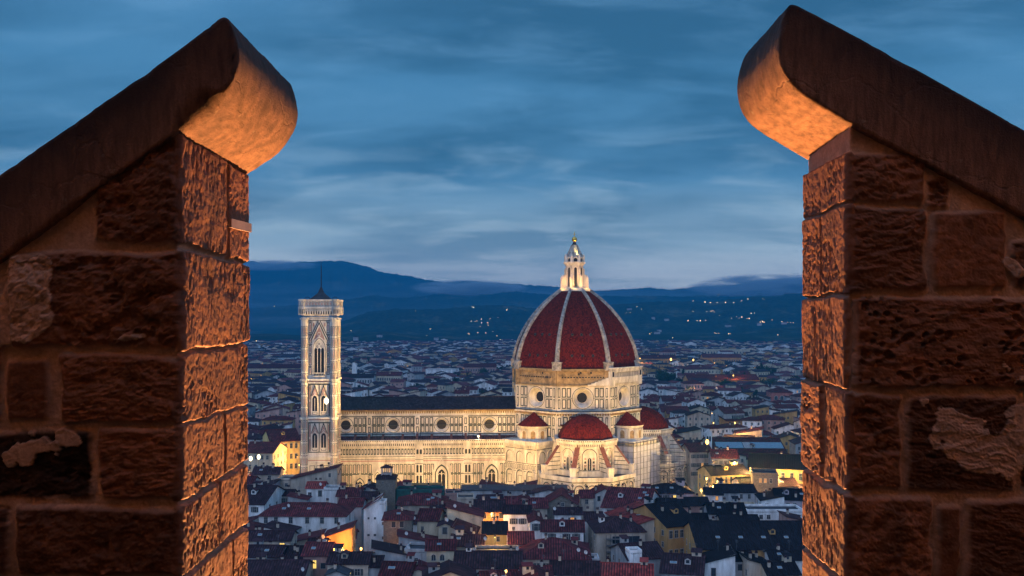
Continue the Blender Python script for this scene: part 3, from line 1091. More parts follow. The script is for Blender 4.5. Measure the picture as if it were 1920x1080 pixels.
rows = [(14.3, 18.2), (9.9, 13.8), (5.0, 9.4), (1.0, 4.5)]
for z0, z1 in rows:
    n = int((aE - aW) / 1.62)
    for i in range(n):
        x = aW + (i + .5) * (aE - aW) / n
        if any(abs(x - q) < strips_w + .4 for q in strips):
            continue
        if any(abs(x - q[0]) < q[1] + 1.25 for q in win + nich if z0 < q[3] + 2.5):
            continue
        fa.frame(x - .66, x + .66, z0, z1, 0.30, 0.05, 1)
        fa.quad(x - .09, x + .09, z0 + .6, z1 - .6, 0.05, 2)
    fa.quad(aW, aE, z0 - .45, z0 - .08, 0.045, 1)
for q in strips:
    fa.bar(q - strips_w, q + strips_w, 0, 27.0, 0.55, 0)
    for z0, z1 in ((22.4, 24.5), (14.6, 17.9), (10.0, 13.5), (5.2, 9.2)):
        for dx in (-.7, .7):
            fa.arch(q + dx, z0, z1 - .5, .46, 0.60, 1)
            fa.arch(q + dx, z0 + .3, z1 - .7, .24, 0.63, 3)
    for z in (9.5, 13.9, 18.3, 20.0):
        fa.quad(q - strips_w, q + strips_w, z, z + .2, 0.60, 1)
g.build('aisle_wall', CM, duomo)
for ac, r, z0, zs_ in win + nich:
    wm = MB()
    fw = Face(wm, (0, VA), (1, 0), (0, -1))
    fw.archring(ac, z0, zs_, r * .75, r * 1.18, 0.5, 0, True)
    fw.archring(ac, z0, zs_, r * 1.18, r * 1.42, 0.12, 1, True)
    fw.archring(ac, z0, zs_, r * 1.42, r * 1.85, 0.4, 0, True)
    fw.arch(ac, z0, zs_, r * .78, 0.06, 3, True)
    for dx in (0,):
        fw.bar(ac - .13, ac + .13, z0, zs_ + r * .6, 0.25, 0)
    fw.archring(ac - r * .38, zs_ - .3, zs_ - .3, r * .3, r * .42, 0.2, 0)
    fw.archring(ac + r * .38, zs_ - .3, zs_ - .3, r * .3, r * .42, 0.2, 0)
    ztop = zs_ + r * 3.6
    zb = zs_ + r * .9
    fw.poly([(ac - r * 1.75, zb), (ac - r * 1.4, zb - .1), (ac, ztop - .9), (ac + r * 1.4, zb - .1), (ac + r * 1.75, zb), (ac, ztop)], 0.62, 0)
    fw.ring(ac, zs_ + r * 2.05, r * .22, r * .40, 0.1, 0.1, 1)
    fw.bar(ac - .12, ac + .12, ztop, ztop + .9, .5, 0)
    for sg in (-1, 1):
        fw.bar(ac + sg * r * 1.85 - .22, ac + sg * r * 1.85 + .22, z0, zb + 1.0, 0.7, 0)
        fw.poly([(ac + sg * r * 1.85 - .25, zb + 1.0), (ac + sg * r * 1.85 + .25, zb + 1.0), (ac + sg * r * 1.85, zb + 2.4)], 0.7, 0)
    wm.build('gothic_window', CM, duomo)
ar = MB()
ar.slab([(aW, VA - .1, 26.9), (aE, VA - .1, 26.9), (aE, VC, 28.9), (aW, VC, 28.9)], 0.3, 0, [(0, 0), (95, 0), (95, 10), (0, 10)])
ar.build('aisle_roof', tile_mat('aisle_tiles', (0.14, 0.055, 0.045), 0.0), duomo)
for q in edges[1:-1] + [a + s_ * 4.2 for a in oc_u for s_ in (-1, 1)]:
    b = MB()
    hgt = 1.1 if q in edges else 0.6
    b.loft([[(q - .5, VA + .8, 27.1), (q + .5, VA + .8, 27.1), (q + .5, VA + .8, 27.1 + hgt * .5), (q - .5, VA + .8, 27.1 + hgt * .5)],
            [(q - .5, VC - .1, 28.9), (q + .5, VC - .1, 28.9), (q + .5, VC - .1, 29.0 + hgt), (q - .5, VC - .1, 29.0 + hgt)]], 0)
    b.build('roof_buttress', M['fin'], duomo)

# ---- octagon: crossing body, drum, masonry band, gallery, dome
OFF = R(22.5)


def octo(r, z=None, off=OFF, cx=0, cy=0):
    q = [(cx + r * math.cos(off + k * R(45)), cy + r * math.sin(off + k * R(45))) for k in range(8)]
    return q if z is None else [(x, y, z) for x, y in q]


def octo_faces(mb, r, cx=0, cy=0, off=OFF):
    """the eight Face objects of an octagon; a = 0 is the middle of the face. Also half-width."""
    out = []
    q = octo(r, None, off, cx, cy)
    for k in range(8):
        (ax, ay), (bx, by) = q[k], q[(k + 1) % 8]
        m_ = ((ax + bx) / 2, (ay + by) / 2)
        ln = math.hypot(bx - ax, by - ay)
        u = ((bx - ax) / ln, (by - ay) / ln)
        nn = (m_[0] - cx, m_[1] - cy)
        k2 = math.hypot(*nn)
        out.append(Face(mb, m_, u, (nn[0] / k2, nn[1] / k2)))
    return out, ln / 2


body = MB()
RB = 29.3
body.prism(octo(RB), 0, 40.0, 0)
fs, hw = octo_faces(body, RB)
for f in fs:
    for z0, z1 in ((29.5, 33.6), (34.1, 38.2)):
        f.panels(-hw + 2.6, hw - 2.6, z0, z1, 7, 0.45, 0.5)
    f.quad(-hw, hw, 33.75, 33.95, .05, 1)
    for sg in (-1, 1):
        f.bar(sg * (hw - 1.2) - 1.2, sg * (hw - 1.2) + 1.2, 0, 39, .4, 0)
        for z0, z1 in ((29.7, 33.3), (34.3, 38.0)):
            f.quad(sg * (hw - 1.2) - .6, sg * (hw - 1.2) + .6, z0, z1, .45, 1)
            f.quad(sg * (hw - 1.2) - .28, sg * (hw - 1.2) + .28, z0 + .4, z1 - .4, .48, 0)
    f.corbels(-hw, hw, 38.6, 39.6, 1.1, .7, 4)
    f.bar(-hw - .3, hw + .3, 39.6, 40.3, 1.0, 0)
body.build('crossing_wall', CM, duomo)
led = MB()
led.prism(octo(RB + 1.3), 40.3, 40.55, 6)
led.build('drum_ledge', CM, duomo)

dr = MB()
RD = 28.8
zd0, zd1 = 40.55, 51.0
fs, hw = octo_faces(dr, RD)
oculi = []
zoc = 46.0
for f in fs:
    f.quad(-hw, -5.0, zd0, zd1, 0, 0)
    f.quad(5.0, hw, zd0, zd1, 0, 0)
    f.wall_hole(-5.0, 5.0, zd0, zd1, 0, zoc, 4.0, 0, 0)
    om = MB()
    f2 = Face(om, (f.o.x, f.o.y), (f.u.x, f.u.y), (f.n.x, f.n.y))
    f2.oculus(0, zoc, 2.45, 4.0, 2.6)
    f2.ring(0, zoc, 2.15, 2.45, -2.5, -2.5, 0)
    om.build('drum_oculus', CM, duomo)
    for sg in (-1, 1):
        for z0, z1 in ((41.6, 45.6), (46.3, 50.3)):
            lo, hi = sorted((sg * 4.9, sg * (hw - 2.0)))
            f.panels(lo, hi, z0, z1, 2, 0.40, 0.25)
            c0 = sg * (hw - .95)
            f.quad(c0 - .5, c0 + .5, z0, z1, .55, 1)
            f.quad(c0 - .24, c0 + .24, z0 + .4, z1 - .4, .6, 0)
        f.bar(sg * (hw - .95) - .95, sg * (hw - .95) + .95, zd0, zd1 + .1, .5, 0)
    f.quad(-hw, -4.6, 45.85, 46.05, .05, 1)
    f.quad(4.6, hw, 45.85, 46.05, .05, 1)
    f.quad(-hw, hw, 41.0, 41.2, .05, 1)
dr.build('drum_wall', CM, duomo)
inner = MB()
inner.prism(octo(RD - 2.75), zd0, zd1, 3)
inner.build('drum_core', CM, duomo)

# rough masonry band and the one finished gallery (south-east face, k = 6)
band = MB()
band.loft([octo(RD + .1, 51.0), octo(RD - .1, 58.0)], 4)
fs, hw = octo_faces(band, RD)
rng = random.Random(3)
for k, f in enumerate(fs):
    if k == 6:
        continue
    f.bar(-hw, hw, 57.2, 58.3, .75, 4)
    f.bar(-hw, hw, 51.0, 51.5, .7, 4)
    x = -hw + 2
    while x < hw - 2:
        f.quad(x, x + .7, 54.5, 54.95, .12, 3)
        x += 1.25
    for sg in (-1, 1):
        f.bar(sg * (hw - 1.0) - 1.0, sg * (hw - 1.0) + 1.0, 51, 57.6, .5, 4)
    for _ in range(3):
        a, z = rng.uniform(-hw + 3, hw - 3), rng.uniform(52.5, 56.5)
        f.quad(a - .35, a + .35, z, z + .8, .13, 3)
# toothed edge where the finished gallery was left off
f = fs[5]
for i in range(6):
    f.bar(hw - 9 + i * 1.5, hw, 51.2 + i * 0.55, 51.75 + i * 0.55, 1.0, 0)
band.build('masonry_band', CM, duomo)
gal = MB()
f = octo_faces(gal, RD)[0][6]
f.bar(-hw, hw, 51.0, 52.2, .7, 0)
f.bar(-hw - .4, hw + .4, 52.2, 53.4, 1.3, 0)
f.corbels(-hw, hw, 51.2, 52.2, .9, 1.0)
f.quad(-hw, hw, 53.4, 58.0, .9, 3)
n = 14
for i in range(n + 1):
    x = -hw + 2 + (2 * hw - 4) * i / n
    f.bar(x - .2, x + .2, 54.6, 57.3, 1.5, 0, 0.9)
for i in range(n):
    x = -hw + 2 + (2 * hw - 4) * (i + .5) / n
    f.archring(x, 56.3, 56.4, .42, .75, 1.5, 0, False, 0.9)
f.bar(-hw, hw, 53.4, 54.7, 1.55, 0)
f.bar(-hw - .5, hw + .5, 57.1, 58.2, 1.75, 0)
f.bar(-hw - .7, hw + .7, 58.2, 58.7, 2.1, 0)
for sg in (-1, 1):
    f.bar(sg * (hw - .8) - 1.3, sg * (hw - .8) + 1.3, 51, 58.2, 1.75, 0)
    f.quad(sg * (hw - .8) - .6, sg * (hw - .8) + .6, 54.9, 57.0, 1.8, 3)
gal.build('gallery', CM, duomo)

# dome shell
prof = [(57.6, 28.1), (60, 27.9), (63.5, 27.3), (67, 26.35), (70.5, 25.0), (74, 23.3), (77, 21.5), (80, 19.3), (83, 16.8), (86, 13.9), (88.5, 11.1), (90.3, 8.8), (92, 6.4)]
zs_p, rs_p = np.array([p[0] for p in prof]), np.array([p[1] for p in prof])
NZ = 40
zl = np.linspace(57.6, 92, NZ)
rl = np.interp(zl, zs_p, rs_p * 1.022)
for _ in range(3):
    rl[1:-1] = (rl[:-2] + 2 * rl[1:-1] + rl[2:]) / 4


def dome_tile():
    m = bpy.data.materials.new('dome_tiles')
    m.use_nodes = True
    t = NT(m.node_tree)
    tc = t.n('ShaderNodeTexCoord')
    sp = t.n('ShaderNodeSeparateXYZ')
    t.l(tc.outputs['UV'], sp.inputs[0])
    rowv = t.math('DIVIDE', sp.outputs[1], 0.62)
    colu = t.math('DIVIDE', sp.outputs[0], 0.5)
    cb = t.n('ShaderNodeCombineXYZ')
    t.l(t.math('FLOOR', colu), cb.inputs[0])
    t.l(t.math('FLOOR', rowv), cb.inputs[1])
    wn = t.n('ShaderNodeTexWhiteNoise', noise_dimensions='2D')
    t.l(cb.outputs[0], wn.inputs['Vector'])
    fr = t.math('FRACT', rowv)
    line = t.smooth(fr, 0.0, 0.22)
    mp = t.n('ShaderNodeMapping')
    mp.inputs['Scale'].default_value = (1, 0.14, 1)
    t.l(tc.outputs['UV'], mp.inputs[0])
    stn = t.noise(mp.outputs[0], 0.55, 7, 0.65)
    f = t.math('ADD', t.math('MULTIPLY', wn.outputs[0], 0.45), t.math('MULTIPLY', stn, 0.7), clamp=True)
    c = t.ramp(f, [(0.2, (0.026, 0.0035, 0.002)), (0.55, (0.108, 0.0115, 0.006)), (0.9, (0.19, 0.026, 0.011))])
    c = t.mix(t.math('MULTIPLY', t.math('SUBTRACT', 1.0, line), 0.6), c, (0.03, 0.012, 0.012))
    b = t.n('ShaderNodeBsdfPrincipled', i_Roughness=0.75)
    b.inputs['Specular IOR Level'].default_value = 0.05
    t.l(c, b.inputs['Base Color'])
    bn = t.n('ShaderNodeBump', i_Strength=0.7, i_Distance=0.1)
    t.l(t.math('ADD', fr, wn.outputs[0]), bn.inputs['Height'])
    t.l(bn.outputs[0], b.inputs['Normal'])
    t.l(b.outputs[0], t.n('ShaderNodeOutputMaterial').inputs[0])
    return m


M['dometile'] = dome_tile()
dome = MB()
vv = 0
for i in range(NZ - 1):
    r0, r1, z0, z1 = rl[i], rl[i + 1], zl[i], zl[i + 1]
    dv = math.hypot(r1 - r0, z1 - z0)
    q0, q1 = octo(r0, z0), octo(r1, z1)
    for k in range(8):
        j = (k + 1) % 8
        h0, h1 = r0 * math.sin(R(22.5)), r1 * math.sin(R(22.5))
        o_ = 60 * k
        dome.face([q0[k], q0[j], q1[j], q1[k]], 0, [(o_ - h0, vv), (o_ + h0, vv), (o_ + h1, vv + dv), (o_ - h1, vv + dv)])
    vv += dv
dome.face(octo(rl[-1], 92), 0)
dome_o = dome.build('dome_shell', M['dometile'], duomo)
for k in range(8):
    rb = MB()
    an = OFF + k * R(45)
    cx_, sy_ = math.cos(an), math.sin(an)
    tx_, ty_ = -sy_, cx_
    rings = []
    for i in range(NZ):
        r, z = rl[i], zl[i]
        wd = 0.95 - 0.40 * i / NZ
        dp = 0.95
        # local outward direction on the profile
        j0, j1 = max(0, i - 1), min(NZ - 1, i + 1)
        dr_, dz_ = rl[j1] - rl[j0], zl[j1] - zl[j0]
        l_ = math.hypot(dr_, dz_)
        on, oz = dz_ / l_, -dr_ / l_
        q = []
        for sd, ou in ((-1, -.8), (-1, dp * .6), (-.55, dp), (.55, dp), (1, dp * .6), (1, -.8)):
            rr = r + on * ou
            q.append((cx_ * rr + tx_ * wd * sd, sy_ * rr + ty_ * wd * sd, z + oz * ou))
        rings.append(q)
    rb.loft(rings, 0)
    # foot block with a small pedestal
    for z0, z1, hw_ in ((57.6, 60.6, 1.9), (60.6, 61.2, 2.1)):
        c0 = 27.2
        pts = [(cx_ * (c0 + a) + tx_ * b, sy_ * (c0 + a) + ty_ * b) for a, b in ((0, -hw_), (2.2, -hw_), (2.2, hw_), (0, hw_))]
        rb.prism(pts, z0, z1, 0)
    rb.build('dome_rib', [M['rib']], duomo)
# little round openings in each web of the dome
op = octo_faces(MB(), 1)[0]
for k in range(8):
    an = OFF + k * R(45) + R(22.5)
    for zrow, n in ((63.8, 3), (72.3, 3)):
        i = int(np.argmin(abs(zl - zrow)))
        ap = rl[i] * math.cos(R(22.5))
        hwk = rl[i] * math.sin(R(22.5))
        for j in range(n):
            a = (j - 1) * hwk * 0.42
            m_ = MB()
            ff = Face(m_, (ap * math.cos(an), ap * math.sin(an)), (-math.sin(an), math.cos(an)), (math.cos(an), math.sin(an)))
            ff.ring(a, zl[i], .38, .62, .42, .25, 1, 10)
            ff.ring(a, zl[i], .62, .62, .25, -.7, 1, 10)
            ff.disc(a, zl[i], .40, .30, 3, 10)
            m_.build('vent_opening', CM, dome_o)

# ---- lantern
lant = MB()
lant.prism(octo(7.6), 91.6, 92.5, 0)
lant.prism(octo(6.9), 92.5, 93.1, 0)
lant.prism(octo(4.0), 93.1, 104.0, 0)
fs, hw = octo_faces(lant, 4.0)
for f in fs:
    f.arch(0, 93.6, 101.6, .62, .06, 3)
    f.archring(0, 93.6, 101.6, .62, 1.0, .25, 0)
lant.prism(octo(4.5), 103.2, 104.0, 0)
lant.prism(octo(5.1), 104.0, 104.7, 0)
fs, hw = octo_faces(lant, 4.3)
for f in fs:
    f.archring(0, 104.7, 105.6, .85, 1.35, .2, 0, False, -.6)
    f.bar(-1.7, -1.25, 104.7, 107.2, .3, 0)
lant.prism(octo(3.7), 104.7, 107.0, 6)
lan_o = lant.build('lantern', CM, duomo)
for k in range(8):
    b = MB()
    an = OFF + k * R(45)
    for r0, r1, zt in ((3.7, 4.6, 101.6), (4.6, 5.4, 99.0), (5.4, 6.4, 97.0)):
        q = [(r * math.cos(an) - s_ * .42 * math.sin(an), r * math.sin(an) + s_ * .42 * math.cos(an)) for r, s_ in ((r0, -1), (r1, -1), (r1, 1), (r0, 1))]
        b.prism(q, 93.0, zt, 0)
    b.lathe([(.55, 97), (.6, 97.6), (.2, 98.4), (.02, 98.9)], 6, 5.9 * math.cos(an), 5.9 * math.sin(an))
    b.lathe([(.5, 104.7), (.45, 106.6), (.55, 106.9), (.02, 108.4)], 6, 4.3 * math.cos(an), 4.3 * math.sin(an))
    b.build('lantern_buttress', CM, lan_o)
cone = MB()
cone.loft([octo(4.0, 106.6), octo(2.6, 109.6), octo(1.3, 112.4)], 0)
for k in range(8):
    an = OFF + k * R(45)
    for a, b_ in (((4.0, 106.6), (1.3, 112.4)),):
        cone.tube((a[0] * math.cos(an), a[0] * math.sin(an), a[1]), (b_[0] * math.cos(an), b_[0] * math.sin(an), b_[1]), .22)
cone.build('lantern_cone', M['rib'], lan_o)
neck = MB()
neck.lathe([(1.12, 112.3), (.75, 113.3), (.55, 113.8)], 8)
neck.build('lantern_neck', M['lead'], lan_o)
ball = MB()
ball.lathe([(1.2 * math.sin(math.pi * i / 10), 114.9 - 1.2 * math.cos(math.pi * i / 10)) for i in range(11)], 14)
ball.build('gilded_ball', M['gold'], lan_o, smooth=True)
crs = MB()
crs.box(-.13, .13, -.1, .1, 116.0, 118.3)
crs.box(-.62, .62, -.1, .1, 117.1, 117.36)
crs.build('gilded_cross', M['gold'], lan_o)


# ---- tribunes (south and east arms)
def tribune(rot, cy=-34.0):
    Mx = Matrix.Rotation(rot, 4, 'Z')
    tw_ = MB(Mx)
    RT = 12.4
    tw_.prism(octo(RT, None, OFF, 0, cy), 0, 28.2, 0)
    tw_.box(-11, 11, cy, -18, 0, 29.5, 0)
    fs, hw = octo_faces(tw_, RT, 0, cy)
    for f in fs:
        # blind lunette with a tall gothic window
        f.archring(0, 19.0, 24.2, 2.3, 2.8, .5, 0)
        f.archring(0, 19.0, 24.2, 2.8, 3.15, .08, 1)
        f.archring(0, 19.0, 24.2, 3.15, 3.7, .4, 0)
        f.archring(0, 18.6, 22.6, .75, 1.15, .35, 0, True)
        f.arch(0, 18.6, 22.6, .78, .06, 3, True)
        f.bar(-.1, .1, 18.6, 23.4, .2, 0)
        for sg in (-1, 1):
            for z0 in (18.6, 20.0, 21.4, 22.8):
                f.quad(sg * 1.7 - .4, sg * 1.7 + .4, z0, z0 + .9, .05, 2 if z0 in (20.0, 22.8) else 1)
        for z in (19.4, 20.9, 22.4, 23.9, 25.4):
            for lo, hi in ((-hw, -3.7), (3.7, hw)):
                f.quad(lo, hi, z, z + .35, .05, 1 if int(z * 10) % 2 else 2)
        f.bar(-hw, hw, 27.2, 28.0, .5, 0)
        f.corbels(-hw, hw, 28.0, 29.2, .9, .9)
        f.quad(-hw, hw, 28.3, 29.2, .05, 3)  # painted shade behind the corbel row, no opening here
        f.bar(-hw - .4, hw + .4, 29.2, 29.9, 1.1, 0)
        n = 11
        for i in range(n):
            x = -hw + (i + .5) * 2 * hw / n
            f.quad(x - .22, x + .22, 30.05, 30.5, 1.22, 3)
        f.bar(-hw - .5, hw + .5, 29.9, 30.7, 1.2, 0)
    tw_.build('tribune_wall', CM, duomo)
    rm = MB(Mx)
    pr = [(30.2, 11.7), (31.5, 11.5), (33.2, 10.8), (35, 9.6), (36.8, 7.8), (38.3, 5.6), (39.4, 3.2), (40.1, 0.6)]
    vv = 0
    for (z0, r0), (z1, r1) in zip(pr, pr[1:]):
        q0, q1 = octo(r0, z0, OFF, 0, cy), octo(r1, z1, OFF, 0, cy)
        dv = math.hypot(r1 - r0, z1 - z0)
        for k in range(8):
            j = (k + 1) % 8
            h0, h1 = r0 * .383, r1 * .383
            rm.face([q0[k], q0[j], q1[j], q1[k]], 0, [(30 * k - h0, vv), (30 * k + h0, vv), (30 * k + h1, vv + dv), (30 * k - h1, vv + dv)])
        vv += dv
    # ridge back to the crossing
    rm.slab([(-9.6, cy, 35), (9.6, cy, 35), (9.6, -24, 35.2), (-9.6, -24, 35.2)], .3, 0, [(0, 0), (19, 0), (19, 10), (0, 10)])
    rm.slab([(-5.6, cy, 38.3), (5.6, cy, 38.3), (5.6, -25, 38.4), (-5.6, -25, 38.4)], .3, 0, [(0, 0), (11, 0), (11, 9), (0, 9)])
    rm.build('tribune_roof', M['dometile'], duomo)
    RC = 20.3
    ch = MB(Mx)
    ch.prism(octo(RC, None, OFF, 0, cy), 0, 16.3, 0, True, 6)
    fs, hw = octo_faces(ch, RC, 0, cy)
    for f in fs:
        f.bar(-hw - .3, hw + .3, 15.3, 16.9, .6, 0)
        f.quad(-hw, hw, 14.8, 15.1, .05, 1)
        n = 3
        st = 2 * hw / n
        for i in range(n):
            x = -hw + (i + .5) * st
            f.archring(x, 4, 12.0, 1.6, 2.0, .08, 1)
            f.archring(x, 4, 12.0, 2.0, 2.45, .3, 0)
            f.archring(x, 12.3, 12.4, .9, 1.1, .06, 2)
            f.frame(x - 1.2, x + 1.2, 9.4, 12.0, .2, .06, 1)
            f.frame(x - 1.2, x + 1.2, 5, 8.8, .2, .06, 1)
            f.quad(x - .35, x + .35, 9.9, 11.6, .07, 3)
            f.quad(x + st / 2 - .12, x + st / 2 + .12, 4, 14.6, .06, 1)
            f.ring(x + st / 2, 13.9, .3, .55, .06, .06, 1, 12)
        f.quad(-hw, hw, 4.2, 4.4, .06, 1)
        # attic panels behind the terrace, at the foot of the tribune wall
    ch.build('chapel_ring', CM, duomo)
    at = MB(Mx)
    at.prism(octo(RT + 1.6, None, OFF, 0, cy), 16.3, 18.4, 0)
    fs, hw = octo_faces(at, RT + .15, 0, cy)
    for f in fs:
        f.panels(-hw + .6, hw - .6, 18.5, 20.9, 7, .2, .35, .12)
    at.build('attic_wall', CM, duomo)
    for k in (4, 5, 6, 7):
        an = OFF + k * R(45) if False else R(180 + 22.5 + 45 * (k - 4))
        ca, sa = math.cos(an), math.sin(an)
        b = MB(Mx)
        P3 = lambda r, s_, z: (r * ca - s_ * sa, cy + r * sa + s_ * ca, z)
        hw_ = .75
        side = [(12.2, 16.3), (19.0, 16.3), (19.0, 19.4), (12.2, 28.3)]
        for s_ in (-1, 1):
            b.face([P3(r, s_ * hw_, z) for r, z in side], 0)
        b.face([P3(12.2, -hw_, 28.3), P3(19, -hw_, 19.4), P3(19, hw_, 19.4), P3(12.2, hw_, 28.3)], 0)
        b.face([P3(19, -hw_, 16.3), P3(19, hw_, 16.3), P3(19, hw_, 19.4), P3(19, -hw_, 19.4)], 0)
        for i in range(5):
            for s_ in (-1, 1):
                z = 18.2 + i * 1.7
                rr = 19.0 - max(0, (z + .35 - 19.4)) / 8.9 * 6.8
                b.face([P3(12.3, s_ * (hw_ + .04), z), P3(rr, s_ * (hw_ + .04), z), P3(rr, s_ * (hw_ + .04), z + .3), P3(12.3, s_ * (hw_ + .04), z + .3)], 1)
        bo = b.build('flying_buttress', CM, duomo)
        c2 = MB(Mx)
        pts = [P3(12.2, -hw_ - .25, 28.4), P3(19.2, -hw_ - .25, 19.3), P3(19.2, hw_ + .25, 19.3), P3(12.2, hw_ + .25, 28.4)]
        c2.slab(pts, -.35, 0)
        c2.build('buttress_coping', M['fin'], bo)
        c3 = MB(Mx)
        c3.prism([P3(r, s_, 0)[:2] for r, s_ in ((18.4, -1.2), (20.0, -1.2), (20.0, 1.2), (18.4, 1.2))], 16.2, 20.2, 0)
        c3.prism([P3(r, s_, 0)[:2] for r, s_ in ((18.2, -1.4), (20.2, -1.4), (20.2, 1.4), (18.2, 1.4))], 20.2, 20.6, 0)
        c3.build('buttress_pier', CM, bo)


tribune(0)
tribune(R(90), -31.0)


# ---- exedrae on the diagonals, on their piers
def exedra(an, clad):
    r0 = 28.2
    cx, cy = r0 * math.cos(an), r0 * math.sin(an)
    Mx = Matrix.Translation((cx, cy, 0)) @ Matrix.Rotation(an, 4, 'Z')
    b = MB(Mx)
    Rr = 6.3
    b.lathe([(Rr, 26), (Rr, 34.0)], 20, 0, 0, 0, -R(100), R(100))
    b.lathe([(Rr + .5, 28.2), (Rr + .5, 28.9), (Rr, 28.9)], 20, 0, 0, 0, -R(100), R(100))
    b.lathe([(Rr, 33.0), (Rr + .6, 33.4), (Rr + .9, 34.2), (Rr, 34.2)], 20, 0, 0, 0, -R(100), R(100))
    for i in range(5):
        t_ = R(-72 + 36 * i)
        f = Face(b, (Rr * math.cos(t_), Rr * math.sin(t_)), (-math.sin(t_), math.cos(t_)), (math.cos(t_), math.sin(t_)))
        f.arch(0, 28.9, 31.3, 1.1, .1, 4)
        f.archring(0, 28.9, 31.3, 1.0, 1.4, .45, 0)
        for sg in (-1, 1):
            f.bar(sg * 1.75 - .25, sg * 1.75 + .25, 28.9, 33, .5, 0)
    eo = b.build('exedra', CM, duomo)
    c = MB(Mx)
    n = 20
    rr = Rr + .9
    for i in range(n):
        a0_, a1_ = R(-100 + 200 * i / n), R(-100 + 200 * (i + 1) / n)
        c.face([(rr * math.cos(a0_), rr * math.sin(a0_), 34.2), (rr * math.cos(a1_), rr * math.sin(a1_), 34.2), (0, 0, 39.8)], 0,
               [(rr * a0_, 0), (rr * a1_, 0), (rr * (a0_ + a1_) / 2, 9)])
    c.build('exedra_roof', M['dometile'], eo)
    p = MB(Mx)
    p.box(-14, 9.2, -9.0, 9.0, 0, 28.2, 0)
    if not clad:
        for o_, u_, n_ in (((9.2, 0), (0, 1), (1, 0)), ((0, 9.0), (-1, 0), (0, 1)), ((0, -9.0), (1, 0), (0, -1))):
            f = Face(p, o_, u_, n_)
            f.bar(-9.3, 9.3, 26.9, 28.4, .9, 0)
            f.corbels(-9, 9, 25.6, 26.9, .9, .75)
            for x in (-5.6, 0, 5.6):
                f.archring(x, 19.5, 22.2, 1.7, 2.0, .08, 1)
                f.archring(x, 19.5, 22.2, 2.0, 2.5, .3, 0)
                f.archring(x, 10, 14.5, 1.6, 1.9, .08, 1)
                f.archring(x, 10, 14.5, 1.9, 2.4, .3, 0)
                f.frame(x - 1.1, x + 1.1, 10.5, 14, .2, .06, 1)
            f.panels(-9, 9, 16.4, 18.6, 14, .2, .35)
            for z in (15.6, 19.0, 25.0, 9.2):
                f.quad(-9, 9, z, z + .25, .06, 1)
    p.build('corner_pier', CM, duomo)
    if clad:
        s = MB(Mx)
        for o_, u_, n_, h_ in (((10.2, 0), (0, 1), (1, 0), 10.2), ((0, -10.2), (1, 0), (0, -1), 10.2), ((0, 10.2), (-1, 0), (0, 1), 10.2)):
            f = Face(s, o_, u_, n_)
            nx_ = 8
            for i in range(nx_):
                for k in range(11):
                    a0_, a1_ = -h_ + 2 * h_ * i / nx_, -h_ + 2 * h_ * (i + 1) / nx_
                    rb_ = .10 * math.sin(i * 2.3 + k * 1.7)
                    f.quad(a0_ + .05, a1_ - .05, 2.4 * k + .06, 2.4 * (k + 1) - .06, .05 + rb_ * .5, 0)
            for i in range(nx_ + 1):
                x = -h_ + 2 * h_ * i / nx_
                f.bar(x - .06, x + .06, 0, 28.2, .2, 1)
            for k in range(12):
                f.bar(-h_, h_, 2.4 * k - .06, 2.4 * k + .06, .2, 1)
        s.box(9.2, 10.2, -10.2, 10.2, 27.6, 27.75, 1)
        s.box(-10.2, 10.2, -10.2, -9.2, 27.6, 27.75, 1)
        s.build('sheeted_scaffold', [M['net'], M['steel']], duomo)


exedra(R(225), False)
exedra(R(315), True)
# open scaffolding east of the sheeted pier
sc_ = MB()
for i in range(6):
    for j in range(2):
        sc_.tube((32.5 + i * 2.2, -27 + j * 1.4, 0), (32.5 + i * 2.2, -27 + j * 1.4, 26 - (i % 2) * 1.5), .07, n=4)
for k in range(11):
    for j in range(2):
        sc_.tube((32.5, -27 + j * 1.4, 2.3 * k + 1.5), (43.5, -27 + j * 1.4, 2.3 * k + 1.5), .06, n=4)
    sc_.box(32.5, 43.5, -27, -25.6, 2.3 * k + .6, 2.3 * k + .68)
for i in range(5):
    sc_.tube((32.5 + i * 2.2, -27.1, 2.3 * (i % 3)), (34.7 + i * 2.2, -27.1, 2.3 * (i % 3) + 9.2), .05, n=4)
sc_.build('tube_scaffold', M['steel'], duomo)

